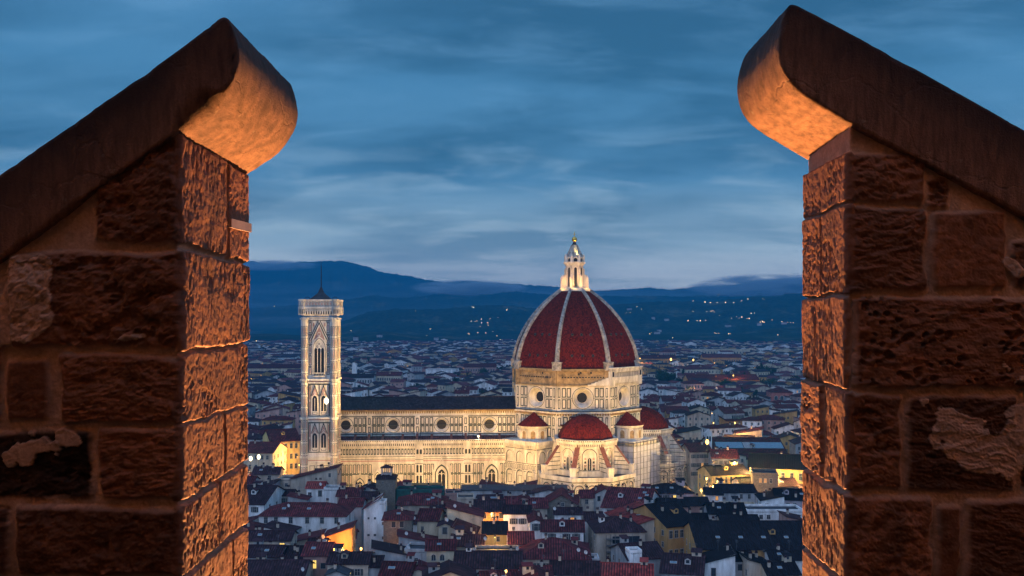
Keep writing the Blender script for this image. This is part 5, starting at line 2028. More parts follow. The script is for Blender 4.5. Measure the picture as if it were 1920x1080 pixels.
def build_house(x, y, rz, w_, d, ze, kind, wall, tile, label, group, name='house', cat='house', rise=None, wins=(), side=(), chim=(), dishes=(), aerials=(), skyl=(), z0=0.0, o=0.55):
    root = empty(name, (x, y, 0), rz, label, cat, group)
    if rise is None:
        rise = {'gx': .19 * d, 'gy': .19 * w_, 'hip': .19 * min(w_, d), 'shedf': .22 * d, 'shedr': .22 * w_, 'shedl': .22 * w_, 'flat': 0}[kind]
    b = MB()
    add_walls(b, w_, d, ze, kind, rise, z0)
    b.build('wall', M[wall], root)
    b = MB()
    add_roof(b, w_, d, ze, kind, rise, o)
    b.build('terrace' if kind == 'flat' else 'roof', M['lead'] if kind == 'flat' else M[tile], root)
    if not side and kind != 'flat' and name in ('house', 'palace') and cat in ('house', 'palace') and z0 == 0:
        sg = 1 if x < 8 else -1
        n = max(1, int(d / 4.5))
        side = [(sg, -d / 2 + (i + .5) * d / n, dz, random.choice(('plain', 'closed', 'plain')), 'dark', .9, .9) for i in range(n) for dz in (2.4, 5.9)]
    if kind in ('gx', 'hip', 'gy') and w_ > 8 and d > 7 and y < 420 and random.random() < .6:
        hw, hd, hh = random.uniform(.7, 1.6), random.uniform(.7, 1.3), random.uniform(1.0, 2.0)
        dx, dy = random.choice((-.3, .3)) * w_ + random.uniform(-.6, .6), random.uniform(0, .2) * d
        zr = roof_z(kind, w_, d, ze, rise, dx, dy)
        b = MB()
        b.box(dx - hw, dx + hw, dy - hd, dy + hd, zr - 1.2, zr + hh)
        do = b.build('roof_hut', M[random.choice(('white', 'grey', 'beige', wall))], root)
        b = MB()
        b.slab([(dx - hw - .25, dy - hd - .3, zr + hh + .02), (dx + hw + .25, dy - hd - .3, zr + hh + .02), (dx + hw + .25, dy + hd + .3, zr + hh + .5), (dx - hw - .25, dy + hd + .3, zr + hh + .5)], .12)
        b.build('hut_roof', M[tile], do)
        b = MB()
        b.face([(dx - .35, dy - hd - .03, zr + hh - .95), (dx + .35, dy - hd - .03, zr + hh - .95), (dx + .35, dy - hd - .03, zr + hh - .2), (dx - .35, dy - hd - .03, zr + hh - .2)])
        b.build('pane', M['glass'], do)
    if not skyl and kind in ('gx', 'hip') and w_ > 7 and y < 420 and random.random() < .45:
        skyl = [(random.uniform(-.3, .3) * w_, -d * .25) for _ in range(random.choice((1, 1, 2)))]
    if kind in ('gx', 'hip') and d >= 10.5 and w_ > 9 and random.random() < .45:
        dx = random.uniform(-.25, .25) * w_
        dy = -d * .22
        zr = roof_z(kind, w_, d, ze, rise, dx, dy)
        b = MB()
        b.box(dx - .8, dx + .8, dy - .9, dy + 1.6, zr - .6, zr + 1.0)
        b.face([(dx - .8, dy - .9, zr + 1.0), (dx + .8, dy - .9, zr + 1.0), (dx, dy - .9, zr + 1.45)])
        do = b.build('dormer', M[wall], root)
        b = MB()
        b.slab([(dx - 1.05, dy - 1.1, zr + .9), (dx, dy - 1.1, zr + 1.5), (dx, dy + 2.2, zr + 1.5), (dx - 1.05, dy + 2.2, zr + .9)], .1)
        b.slab([(dx, dy - 1.1, zr + 1.5), (dx + 1.05, dy - 1.1, zr + .9), (dx + 1.05, dy + 2.2, zr + .9), (dx, dy + 2.2, zr + 1.5)], .1)
        b.build('dormer_roof', M[tile], do)
        b = MB()
        b.face([(dx - .45, dy - .93, zr), (dx + .45, dy - .93, zr), (dx + .45, dy - .93, zr + .85), (dx - .45, dy - .93, zr + .85)])
        b.build('pane', M['glass'], do)
    for wx, dz, kd, pn, *sc_ in wins:
        window(root, wx, -d / 2, ze - dz, 0, kd, pn, *(sc_ or (1, 1)))
    for sgn, wy, dz, kd, pn, *sc_ in side:
        window(root, sgn * w_ / 2, wy, ze - dz, sgn * math.pi / 2, kd, pn, *(sc_ or (1, 1)))
    for cx, cy in chim:
        inst(CHIM, 'chimney', root, (cx, cy, roof_z(kind, w_, d, ze, rise, cx, cy) - .35), random.choice((0, 1.57)))
    for cx, cy in dishes:
        inst(DISH, 'satellite_dish', root, (cx, cy, roof_z(kind, w_, d, ze, rise, cx, cy) - .1), R(-30))
    for cx, cy in aerials:
        inst(AERIAL, 'aerial', root, (cx, cy, roof_z(kind, w_, d, ze, rise, cx, cy) - .1), cx)
    for cx, cy in skyl:
        so = inst(SKYL, 'skylight', root, (cx, cy, roof_z(kind, w_, d, ze, rise, cx, cy) + .02))
        if kind in ('gx', 'hip'):
            so.rotation_euler = (math.atan2(rise, d / 2) * (1 if cy < 0 else -1), 0, 0)
    FOOT.append((x, y, rz, w_ / 2, d / 2))
    return root


def rot2(x, y, a):
    return x * math.cos(a) - y * math.sin(a), x * math.sin(a) + y * math.cos(a)


def overlaps(x, y, rz, a, b, m_=0.0):
    for fx, fy, fr, fa, fb in FOOT:
        if abs(fx - x) > 60 or abs(fy - y) > 60:
            continue
        for (px_, py_, pr, pa, pb), (qx, qy, qr, qa, qb) in (((x, y, rz, a, b), (fx, fy, fr, fa, fb)), ((fx, fy, fr, fa, fb), (x, y, rz, a, b))):
            for i in range(7):
                for j in range(7):
                    lx, ly = rot2((i / 3 - 1) * pa, (j / 3 - 1) * pb, pr)
                    dx, dy = rot2(px_ + lx - qx, py_ + ly - qy, -qr)
                    if abs(dx) < qa + m_ and abs(dy) < qb + m_:
                        return True
    return False


random.seed(7)
FRONT = 'houses on the near side of the cathedral'


def hp(x0, x1, ye, ze, kind, d, wall, tile, label, yaw=0.0, rows=(), lit=None, **kw):
    """a house given by its front wall as seen in the photograph: left/right px, eave py, eave height in metres; rows = (metres below the eave, list of px, window kind)"""
    D = (CZ - ze) * F / (ye - HZ)
    xl, xr = (x0 - 960) / F * D, (x1 - 960) / F * D
    w_ = xr - xl
    yw = R(yaw)
    cx, cy = (xl + xr) / 2 - math.sin(yw) * d / 2, D + math.cos(yw) * d / 2
    wins = []
    for dz, pxs, kd, *rest in rows:
        for p in pxs:
            pn = 'dark'
            if isinstance(p, tuple):
                p, pn = p
            wins.append(((p - 960) / F * D - (xl + xr) / 2, dz, kd, pn, *(rest[0] if rest else (1, 1))))
    if kind != 'flat' and D < 420 and not kw.get('o'):
        if not kw.get('chim'):
            kw['chim'] = [(random.uniform(-.35, .35) * w_, random.uniform(-.1, .3) * d) for _ in range(random.choice((1, 2)))]
        if not kw.get('aerials'):
            kw['aerials'] = [(random.uniform(-.35, .35) * w_, random.uniform(-.1, .3) * d)]
    return build_house(cx, cy, yw, w_, d, ze, kind, wall, tile, label, FRONT, wins=wins, **kw)


# ---- the houses one can name, left to right and back to front
hp(485, 648, 966, 18, 'hip', 14, 'white', 'tile', 'long white house with six small windows under a hipped red roof', -1.5,
   rows=[(1.6, [498, 517, 545, 576, 604, 631], 'plain', (1, 1.1)), (6.6, [546, 576, 604, 631], 'closed', (1, 1.1))], side=[(1, 0, 2, 'plain', 'dark')], dishes=[(-5, -3)], chim=[(6, 2)])
hp(452, 474, 905, 20, 'gx', 9, 'white', 'tile', 'narrow white house at the foot of the left merlon, below the street lamps', 0, rows=[(2, [460], 'plain')])
hp(478, 512, 914, 19, 'shedl', 12, 'lavender', 'tiledark', 'tall lilac house with a blank wall left of the six window house', 0, rows=[(2.2, [490], 'plain'), (7, [484], 'closed')], chim=[(0, 0)])
hp(440, 496, 944, 18.5, 'gx', 22, 'white', 'tiledark', 'white house with a broad dark roof against the left merlon', -8, rows=[(2, [478], 'shut')], side=[(1, -6, 2, 'plain', 'dark'), (1, 0, 2.2, 'plain', 'dark'), (1, 5, 2, 'plain', 'dark')], aerials=[(3, 2)])
hp(474, 522, 888, 20.5, 'gx', 10, 'beige', 'tiledark', 'beige house with one orange window below the lit palace', 3, rows=[(1.7, [(481, 'dim'), 505], 'plain')], aerials=[(2, 0)])
hp(524, 574, 900, 20, 'flat', 8, 'beige', 'tile', 'low beige block with a flat terrace in front of the bell tower', 0, rows=[(1.8, [537, 550], 'plain', (.8, .7))])
hp(590, 633, 888, 22.5, 'gx', 7, 'beige', 'tiledark', 'small beige attic house rising above its neighbours before the bell tower', 2, rows=[(1.6, [610], 'plain', (.8, .6))], chim=[(9, 9)][:0])
hp(546, 632, 897, 21.2, 'shedl', 9, 'beige', 'tile', 'beige gabled house with a long roof sloping down to the left', 0, rise=4.2, rows=[(-1.2, [618], 'plain', (.7, .8))])
hp(575, 607, 914, 20.5, 'gx', 7.5, 'white', 'tilered', 'little white house with pale blue shutters and bright red tiles', 2, rows=[(2.1, [600], 'closed', (1.1, 1.2)), (2.6, [581], 'plain')], dishes=[(2, -3)])
hp(607, 634, 918, 20, 'flat', 6, 'white', 'tile', 'white roof terrace beside the little red tiled house', 0, aerials=[(1, 1), (-2, 0)])
hp(512, 548, 928, 18.5, 'gx', 7, 'beige', 'tiledark', 'shadowed house with a small shuttered window behind the six window house', 0, rows=[(2, [532], 'shut')], chim=[(1, 1)])
hp(540, 575, 936, 18.2, 'shedr', 6, 'grey', 'tile', 'grey lean-to with a steep red roof behind the six window house', 0, aerials=[(0, 0)])
hp(632, 676, 929, 18.6, 'gx', 10, 'beige', 'tile', 'red roofed house directly left of the round stone turret', 1, chim=[(2, 0)])
hp(634, 678, 948, 17.6, 'gx', 9, 'grey', 'tile', 'second red roof in front of the house left of the round stone turret', -1, chim=[(-2, 0)])
hp(676, 704, 917, 19.6, 'gy', 9, 'grey', 'tiledark', 'small grey gable house touching the round stone turret', 0, rows=[(-.2, [684], 'plain', (.7, .6))])
hp(678, 705, 934, 18.2, 'gx', 8, 'beige', 'tiledark', 'dark tiled house just below the small grey gable', 1)
hp(745, 838, 945, 17.3, 'hip', 13, 'beige', 'tile', 'wide low house with a big hipped roof and a white skylight', 3, skyl=[(2, -4), (3.4, -3)], chim=[(-4, 2)])
hp(682, 711, 953, 18.6, 'shedl', 9, 'white', 'tile', 'tall white house with two tiny square windows and a slanting roof', 0, rows=[(3.2, [691, 703], 'plain', (.5, .35)), (8.6, [691, 703], 'closed', (.6, .35))], rise=3.4)
hp(711, 722, 944, 20.5, 'flat', 5, 'white', 'tile', 'white chimney wall standing between the tall white house and the stone tower house', 0, rows=[(6.4, [718], 'plain', (.5, .5)), (11, [718], 'plain', (.5, .5))])
hp(719, 772, 973, 19, 'hip', 11, 'stone', 'tile', 'stone tower house with a hipped roof and two dark loft openings', 4, rows=[(1.7, [738, 753], 'loggia', (.75, 1)), (8.4, [750], 'closed', (1.3, 1.1))], chim=[(1, 1)])
hp(782, 821, 975, 18, 'gx', 12, 'cream', 'tile', 'cream house under a red roof right of the stone tower house', -6, rows=[(2.5, [792], 'plain', (.7, .6))], aerials=[(-2, 0), (2, 1)])
hp(818, 838, 952, 19.5, 'hip', 5, 'cream', 'tiledark', 'little cream roof turret with a dark window and tiled cap', 0, rows=[(1.4, [823, 832], 'plain', (.9, .7))])
hp(838, 906, 968, 17.6, 'shedr', 13, 'cream', 'tile', 'cream house whose red roof slopes to the right, left of the orange loggia', 2, rows=[(3.6, [855], 'shut', (.8, .8)), (4.6, [(892)], 'shut', (.8, 1))], dishes=[(-3, -5)], rise=3.0)
hp(822, 848, 985, 17.6, 'gy', 6, 'cream', 'tiledark', 'cream dormer house with a blue door below the roof turret', 0, rows=[(1.6, [834], 'closed', (1.3, 1.2))], dishes=[(0.6, -1)])
hp(848, 890, 1003, 15.6, 'shedr', 12, 'beige', 'tile', 'pair of red roofs stepping down beside the cream dormer house', -4, chim=[(2, -3)], rise=2.5)
hp(800, 852, 1030, 16.5, 'gx', 9, 'cream', 'tile', 'round fronted cream house with two arched windows low in the view', 2, rows=[(2.2, [(813), 829], 'arch', (1.0, 1.0))], chim=[(3, 1)])
hp(758, 800, 1034, 15.2, 'flat', 8, 'grey', 'tile', 'plain grey concrete terrace house with a satellite dish', -5, dishes=[(-2, -2)], chim=[(2, 2)])
hp(700, 762, 1040, 14.6, 'shedr', 9, 'grey', 'tiledark', 'grey house with a slanting roof below the stone tower house', 8, aerials=[(0, 0)], rise=2.2)
hp(454, 544, 1012, 16.4, 'gx', 9, 'beige', 'tiledark', 'beige house with a strip of five glowing yellow windows', 0, rows=[(2.1, [(477, 'lit'), (485.5, 'lit'), (494, 'lit'), (502.5, 'lit'), (511, 'lit')], 'plain', (1.15, .8)), (1.9, [(529, 'lit')], 'plain', (1.2, 1.1))])
hp(457, 524, 1043, 15.2, 'gx', 10, 'white', 'tiledark', 'white house with two closed shutters below the glowing strip of windows', -2, rows=[(2.2, [479, 496], 'closed', (1.3, 1.1))])
hp(524, 566, 1049, 14.4, 'shedf', 8, 'yellow', 'tiledark', 'small yellow walled house with a balcony canopy', 0, rows=[(1.6, [551], 'loggia', (.9, .9)), (1.6, [530], 'arch')])
hp(448, 568, 1082, 13.5, 'gx', 14, 'beige', 'tiledark', 'dark tiled roof filling the lower left of the town', 1, dishes=[(8, -5)], aerials=[(-4, 0)])
hp(608, 660, 1006, 17.2, 'shedl', 9, 'ochre', 'tile', 'lamp lit ochre house with a tall arched opening and slanting roof', 3, rows=[(5.0, [640], 'arch', (1.5, 2.0))], rise=2.8)
hp(578, 610, 1019, 16.6, 'gx', 5, 'grey', 'tiledark', 'small dark roof with a blue glass awning left of the ochre house', 0, skyl=[(2, -1.4)])
hp(568, 617, 1040, 15.8, 'gx', 11, 'pink', 'tile', 'pink house with one glowing doorway and a loggia', -1, rows=[(2.6, [(590, 'lit')], 'plain', (.8, 1.3)), (3.0, [606], 'loggia', (.8, .9))])
hp(614, 690, 1056, 15.2, 'gx', 12, 'beige', 'tiledark', 'beige house with two small lit windows under a dark roof', 1, rows=[(2.1, [(628, 'dim'), (654, 'lit')], 'plain', (.9, .8)), (2.4, [670], 'shut', (1.2, 1))], chim=[(-3, 0)], rise=1.5)
hp(612, 650, 1076, 13.8, 'gy', 6, 'grey', 'lead', 'grey metal barrel roof below the two small lit windows', 0)
hp(676, 712, 1062, 14.0, 'shedf', 6, 'grey', 'tiledark', 'narrow grey lean-to right of the two small lit windows', 0, aerials=[(0, 1)])
hp(712, 770, 1078, 13.0, 'gx', 11, 'grey', 'tile', 'red roof at the lower edge beneath the grey terrace house', -6, chim=[(2, 1)])
hp(768, 800, 1072, 13.4, 'gy', 9, 'beige', 'tile', 'beige gable at the lower edge right of the grey terrace house', 4)
hp(866, 1062, 918, 18.0, 'shedf', 7, 'grey', 'lead', 'long grey warehouse wall with peeling plaster under the nave', 0, rise=0.5, rows=[(2.0, [932], 'plain', (.6, .6))], aerials=[(-10, 0), (-4, 1)])
hp(990, 1066, 926, 17.6, 'gy', 7, 'white', 'tiledark', 'white gabled house standing against the grey warehouse wall', 0, rise=1.6, chim=[(2, 0)])
hp(857, 889, 936, 17.8, 'flat', 8, 'beige', 'tile', 'beige roof pavilion with a flat top above the orange loggia', 3, rows=[(2.2, [879], 'shut', (.9, .8))])
hp(890, 944, 958, 17.4, 'gx', 13, 'orange', 'tiledark', 'orange lit house with three dark loggia openings', 1, rows=[(1.5, [908, 925, 940], 'loggia', (.85, 1))])
hp(906, 950, 1000, 15.8, 'gx', 12, 'yellow', 'tileblack', 'yellow lit house below the orange loggia', 1, rows=[(1.7, [934], 'plain', (.8, .8))])
hp(944, 994, 962, 17.8, 'gx', 9, 'white', 'tiledark', 'white house with two shuttered windows right of the orange loggia', -2, rows=[(2.6, [963, 980], 'shut', (1, 1))], chim=[(3, 1)])
hp(993, 1017, 978, 17.4, 'gy', 14, 'white', 'tile', 'narrow white house with a tall dark roof running away', 2, rows=[(1.7, [1005], 'shut', (1, 1.2))])
hp(974, 991, 934, 19.4, 'gy', 5, 'pink', 'tile', 'tiny pink belvedere with one arched opening on a roof', 0, rows=[(1.2, [982], 'arch', (.8, .8))])
hp(948, 976, 948, 17.6, 'gx', 11, 'beige', 'tile', 'red roof left of the tiny pink belvedere', 0)
hp(990, 1026, 951, 17.2, 'gx', 11, 'beige', 'tile', 'red roof right of the tiny pink belvedere', 2, skyl=[(-1, -3)])
hp(1023, 1082, 944, 17.8, 'gy', 14, 'stone', 'tile', 'brown stone gable house with a low spreading roof', -4, rise=3.0, rows=[(.3, [1055], 'plain', (.9, .7))], aerials=[(-3, 0)])
hp(1040, 1090, 963, 18.0, 'gx', 7, 'white', 'tiledark', 'white attic block with an orange lit doorway', -2, rows=[(2.6, [(1073, 'dim')], 'shut', (1, 1.6)), (1.7, [1055], 'plain', (.6, .5))], dishes=[(-4, -2)])
hp(1016, 1094, 995, 15.8, 'gx', 11, 'white', 'tile', 'white house with three windows in front of the white attic block', -2, rows=[(1.9, [1035, 1062, 1080], 'shut', (.95, 1.1))], chim=[(-5, 1)])
hp(1090, 1113, 932, 18.0, 'gx', 9, 'beige', 'tile', 'beige house edge lit by the cathedral under the chapels', 0, rows=[(1.6, [1100], 'plain', (.9, .9))])
hp(1113, 1155, 926, 18.4, 'gy', 9, 'white', 'tile', 'pale gabled house with a loggia terrace under the chapels', 2, rise=1.9, rows=[(1.6, [1123, 1147], 'loggia', (.6, 1))])
hp(1155, 1186, 924, 18, 'gx', 6, 'pink', 'tile', 'low pink house with warm light on its wall under the chapels', 0)
hp(1128, 1214, 952, 17, 'gx', 24, 'white', 'tile', 'white house with a row of tall windows under a broad red roof', -18, rows=[(2.2, [1140, 1146, 1152, 1160, 1168], 'plain', (.8, 1.4))], skyl=[(4, -6), (6, -4), (5, -2.5)])
hp(1180, 1250, 985, 16, 'shedl', 22, 'beige', 'tilered', 'beige house with a bright red slanting roof and four small skylights', 14, rise=3.2, skyl=[(0, -3), (1.2, -2), (2.4, -1), (3.4, 0)])
hp(1098, 1130, 975, 16.6, 'gx', 9, 'white', 'tiledark', 'white house in shade left of the hipped loggia house', 0, rows=[(2.4, [1112], 'closed')], aerials=[(0, 0)])
hp(1117, 1210, 996, 16.4, 'hip', 16, 'beige', 'tiledark', 'hipped roof house with a deep loggia and scaffold on its corner', 4, rows=[(2.6, [1160, 1188], 'loggia', (2.2, 1.3))])
hp(971, 1106, 1046, 14.4, 'hip', 18, 'beige', 'tile', 'broad hipped red roof over a beige wall with dark shutters, low in the view', -2, rows=[(2.6, [994, 1018], 'shut', (1.3, 1.3))], dishes=[(7, -6.5), (9, -6.5)], aerials=[(2, -4)])
hp(1020, 1124, 1052, 13.4, 'flat', 6, 'grey', 'tile', 'grey terrace with white dishes before the broad hipped roof', 0, dishes=[(5, -1), (7, -1), (-4, -2)], rows=[(1.6, [1040], 'closed', (1.2, .8))])
hp(852, 976, 1064, 14.2, 'gx', 14, 'white', 'tiledark', 'long dark roofed house over a lamp lit loggia with white piers', -1, rows=[(2.2, [862, 882, 906, (934, 'dim')], 'loggia', (1.0, 1.1))], chim=[(6, 2)])
hp(890, 972, 1038, 14.8, 'flat', 7, 'beige', 'tile', 'beige attic with two yellow lit slots above the long dark roof', 0, rows=[(.9, [(904, 'lit'), (935, 'lit')], 'plain', (1.3, .45))], dishes=[(-6, -1), (6, 0)])
hp(850, 905, 1022, 15.2, 'gx', 10, 'beige', 'tiledark', 'dark roof with a big round dish below the cream house', -3, dishes=[(5, -3)], skyl=[(-3, -2)])
hp(955, 1000, 1018, 15.4, 'gx', 11, 'grey', 'tile', 'red roof above the broad hipped roof', 1)
hp(1032, 1122, 1076, 13.2, 'gx', 11, 'grey', 'tiledark', 'dark tiled roof at the lower edge below the grey terrace with dishes', -5, chim=[(-4, 0)])
hp(980, 1036, 1084, 12.6, 'gx', 10, 'beige', 'tile', 'low red roof at the lower edge beside the lamp lit loggia', 4)
hp(1126, 1222, 1086, 12.6, 'gx', 13, 'white', 'tilered', 'bright red tiled roof at the lower edge right of the dishes', -8, chim=[(-5, 1)])
hp(1176, 1250, 1046, 13.6, 'gx', 14, 'grey', 'tiledark', 'dark roof with a small white roof hut, below the loggia house', 14)
hp(1180, 1204, 1036, 15.6, 'flat', 4, 'white', 'tile', 'small white roof hut right of the scaffold corner', 10)
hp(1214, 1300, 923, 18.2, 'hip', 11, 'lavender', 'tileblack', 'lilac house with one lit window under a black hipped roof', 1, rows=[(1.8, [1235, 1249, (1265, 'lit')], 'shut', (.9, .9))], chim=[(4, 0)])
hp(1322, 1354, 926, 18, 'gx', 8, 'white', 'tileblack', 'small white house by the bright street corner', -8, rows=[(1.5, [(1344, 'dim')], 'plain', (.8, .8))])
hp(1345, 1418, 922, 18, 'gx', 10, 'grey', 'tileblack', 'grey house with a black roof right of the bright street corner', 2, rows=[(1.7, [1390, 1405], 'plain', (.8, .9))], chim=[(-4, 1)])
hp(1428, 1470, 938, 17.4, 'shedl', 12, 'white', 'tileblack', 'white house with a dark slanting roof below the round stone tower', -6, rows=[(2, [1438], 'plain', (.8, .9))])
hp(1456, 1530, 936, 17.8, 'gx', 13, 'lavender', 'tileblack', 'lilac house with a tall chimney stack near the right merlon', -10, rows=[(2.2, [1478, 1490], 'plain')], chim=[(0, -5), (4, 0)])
hp(1400, 1506, 959, 16.4, 'flat', 9, 'white', 'tile', 'low white block with four square windows near the right merlon', 0, rows=[(1.8, [1427, 1441, 1473, 1489], 'plain', (.95, .75))])
hp(1286, 1330, 946, 16.6, 'gx', 9, 'pink', 'tileblack', 'dusky pink house with a blue shutter below the street corner', 2, rows=[(1.8, [1291, 1317], 'closed', (1, 1.1))])
hp(1330, 1398, 962, 16.2, 'gx', 12, 'grey', 'tileblack', 'black roofed house among white chimneys below the street corner', -3, chim=[(-4, -2), (0, 0), (3, -3), (5, 1)])
hp(1236, 1290, 948, 16.6, 'gx', 9, 'pink', 'tileblack', 'dusky house below the lilac house with one lit window', -2, chim=[(2, 0)])
hp(1352, 1422, 975, 15.4, 'gx', 6, 'beige', 'tileblack', 'beige wall with a dark roof above the long skylit roof', 0)
hp(1246, 1313, 984, 17, 'gx', 24, 'ochre', 'tileblack', 'ochre palace corner with two rows of framed windows', 24, rows=[(2.6, [1254, 1266, 1278, 1290], 'plain', (1.0, 1.3)), (8.4, [1254, 1266, 1278, 1290, 1300], 'plain', (1.0, 1.3))], chim=[(-2, -4)])
hp(1310, 1530, 1028, 15.4, 'gx', 26, 'ochre', 'tileblack', 'long black roof with a line of five skylights over ochre arches', 0, rows=[(2.4, [1345, 1378, 1411, 1444, 1477, 1505], 'arch', (2.2, 1.2))],
   skyl=[(-10, -8), (-3.5, -8), (3, -8), (9.5, -8), (15, -8)])
hp(1318, 1378, 1056, 14, 'shedl', 11, 'white', 'tileblack', 'bright white house with a dark doorway in the lower right', -6, rows=[(2.4, [1338], 'loggia', (.7, 1.3))], rise=2.6, chim=[(3, 1)])
hp(1378, 1412, 1050, 14, 'gx', 8, 'grey', 'tileblack', 'small grey house right of the bright white house, lower right', 0, rows=[(2, [1388], 'loggia', (.8, 1))], chim=[(0, -2)])
hp(1404, 1448, 1060, 14, 'shedr', 9, 'beige', 'tileblack', 'beige house with a split roof in the lower right', 4, chim=[(1, 2), (-2, -2)], rise=1.8)
hp(1446, 1520, 1048, 14.4, 'gx', 8, 'white', 'tileblack', 'white house against the right merlon, lower right', -2, rows=[(1.9, [1484], 'shut')])
hp(1440, 1500, 1076, 13.4, 'gx', 10, 'cream', 'tileblack', 'cream house with two stubby chimneys at the lower right edge', 3, chim=[(-3, -2), (2, 0)], rows=[(2, [1478], 'plain')])
hp(1240, 1316, 1074, 13, 'gx', 16, 'grey', 'tiledark', 'dark roof below the ochre palace corner at the lower edge', -14, aerials=[(3, 0)])

# round stone turret with a lantern cabin
tu = hp(705, 741, 897, 23, 'hip', 8.2, 'stone', 'tiledark', 'stout brown stone turret with a small lantern cabin on top', 2, rise=1.2, rows=[(1.5, [718], 'plain', (.4, .4))], name='stone_turret', cat='turret', o=.35)
b = MB()
for x in (-1.6, 1.6):
    for y in (-1.4, 1.4):
        b.box(x - .18, x + .18, y - .18, y + .18, 23.6, 26.2)
b.box(-.15, .15, -1.5, -1.2, 23.9, 26.2)
b.box(-1.8, 1.8, -1.6, 1.6, 23.4, 24.3)
b.build('lantern_cabin', M['grey'], tu)
b = MB()
b.loft([[(-2.3, -2, 26.2), (2.3, -2, 26.2), (2.3, 2, 26.2), (-2.3, 2, 26.2)], [(-.2, -.2, 27.2), (.2, -.2, 27.2), (.2, .2, 27.2), (-.2, .2, 27.2)]], 0)
b.build('cabin_roof', M['tiledark'], tu)
# green netting terrace left of the grey warehouse
nt = hp(743, 832, 921, 18.2, 'flat', 7, 'tarp', 'tile', 'roof terrace wrapped in dark green netting below the nave', 1, name='netted_terrace', cat='terrace', chim=[(-2, 0)])
# street corner palaces beyond the right-hand roofs
hp(1294, 1336, 846, 21.5, 'gx', 14, 'beige', 'tile', 'beige palace with three rows of dark shuttered windows by the lit street', 8,
   rows=[(2.2, [1300, 1308, 1317, 1327], 'shut', (.9, .95)), (6.0, [1300, 1308, (1317, 'dim'), 1327], 'shut', (.9, .95)), (9.8, [1300, 1308, 1317, 1327], 'shut', (.9, .95))], name='palace', cat='palace')
hp(1336, 1384, 858, 20.6, 'gx', 13, 'grey', 'tile', 'grey palace wing beyond the lit street with small shuttered windows', -4, rows=[(2, [1342, 1352, 1362, 1372], 'shut', (.8, .9)), (6, [1342, 1352, 1362, 1372], 'shut', (.8, .9))], chim=[(2, 0), (-3, 1)], name='palace', cat='palace')
hp(1332, 1408, 889, 17.5, 'gx', 14, 'yellow', 'tileblack', 'yellow palace with glowing pilasters along the street', 12, rows=[(2.2, [1341, 1351, 1361, 1371, 1381, 1391, 1400], 'plain', (.7, 1.3))], name='palace', cat='palace')
hp(1406, 1530, 878, 18.5, 'gx', 22, 'yellow', 'tileblack', 'floodlit yellow palace under long black eaves near the right merlon', -16, rows=[(3.2, [1432, 1450, 1468, 1484, 1500], 'plain', (1.1, 1.6))], skyl=[(-8, 4), (-4, 6)], name='palace', cat='palace')
hp(1412, 1458, 890, 21, 'flat', 10, 'stone', 'tile', 'square old stone tower with three lit openings before the yellow palace', -10, rows=[(2.3, [(1426, 'dim'), (1435, 'dim'), 1445], 'plain', (.8, .9)), (6.0, [1436], 'arch', (.7, .8))], name='old_tower', cat='tower')
# the lit palace left of the bell tower
hp(508, 562, 826, 23, 'gx', 22, 'yellow', 'tile', 'golden lit palace with rows of tall windows left of the bell tower', 24,
   rows=[(2.6, [516, 526, 536, 546, 555], 'plain', (1, 1.3)), (7.4, [516, 526, 536, 546, 555], 'plain', (1, 1.3)), (12, [516, 526, 536, 546, 555], 'plain', (1, 1.3))], name='palace', cat='palace')
hp(456, 512, 848, 21, 'gx', 18, 'cream', 'tile', 'cream house behind the two bright lamps at the left merlon', -6, rows=[(2.2, [468, 480, 492, 502], 'plain', (.9, 1)), (6.4, [468, 480, 492, 502], 'plain', (.9, 1))], name='palace', cat='palace')

# scaffold on the corner of the loggia house
D_ = (CZ - 16.4) * F / (996 - HZ)
b = MB()
sx0 = (1136 - 960) / F * D_
for i in range(4):
    for j in range(2):
        b.tube((i * 1.35, j * 1.1, 0), (i * 1.35, j * 1.1, 15.6), .06, n=4)
for k in range(8):
    for j in range(2):
        b.tube((0, j * 1.1, 1.9 * k + 1), (4.05, j * 1.1, 1.9 * k + 1), .05, n=4)
    b.box(0, 4.05, 0, 1.1, 1.9 * k + .9, 1.9 * k + .96)
so = b.build('scaffold', M['steel'], None, False, (sx0, D_ - 1.6, 0))
tag(so, 'steel tube scaffold against the corner of the loggia house', 'scaffold')
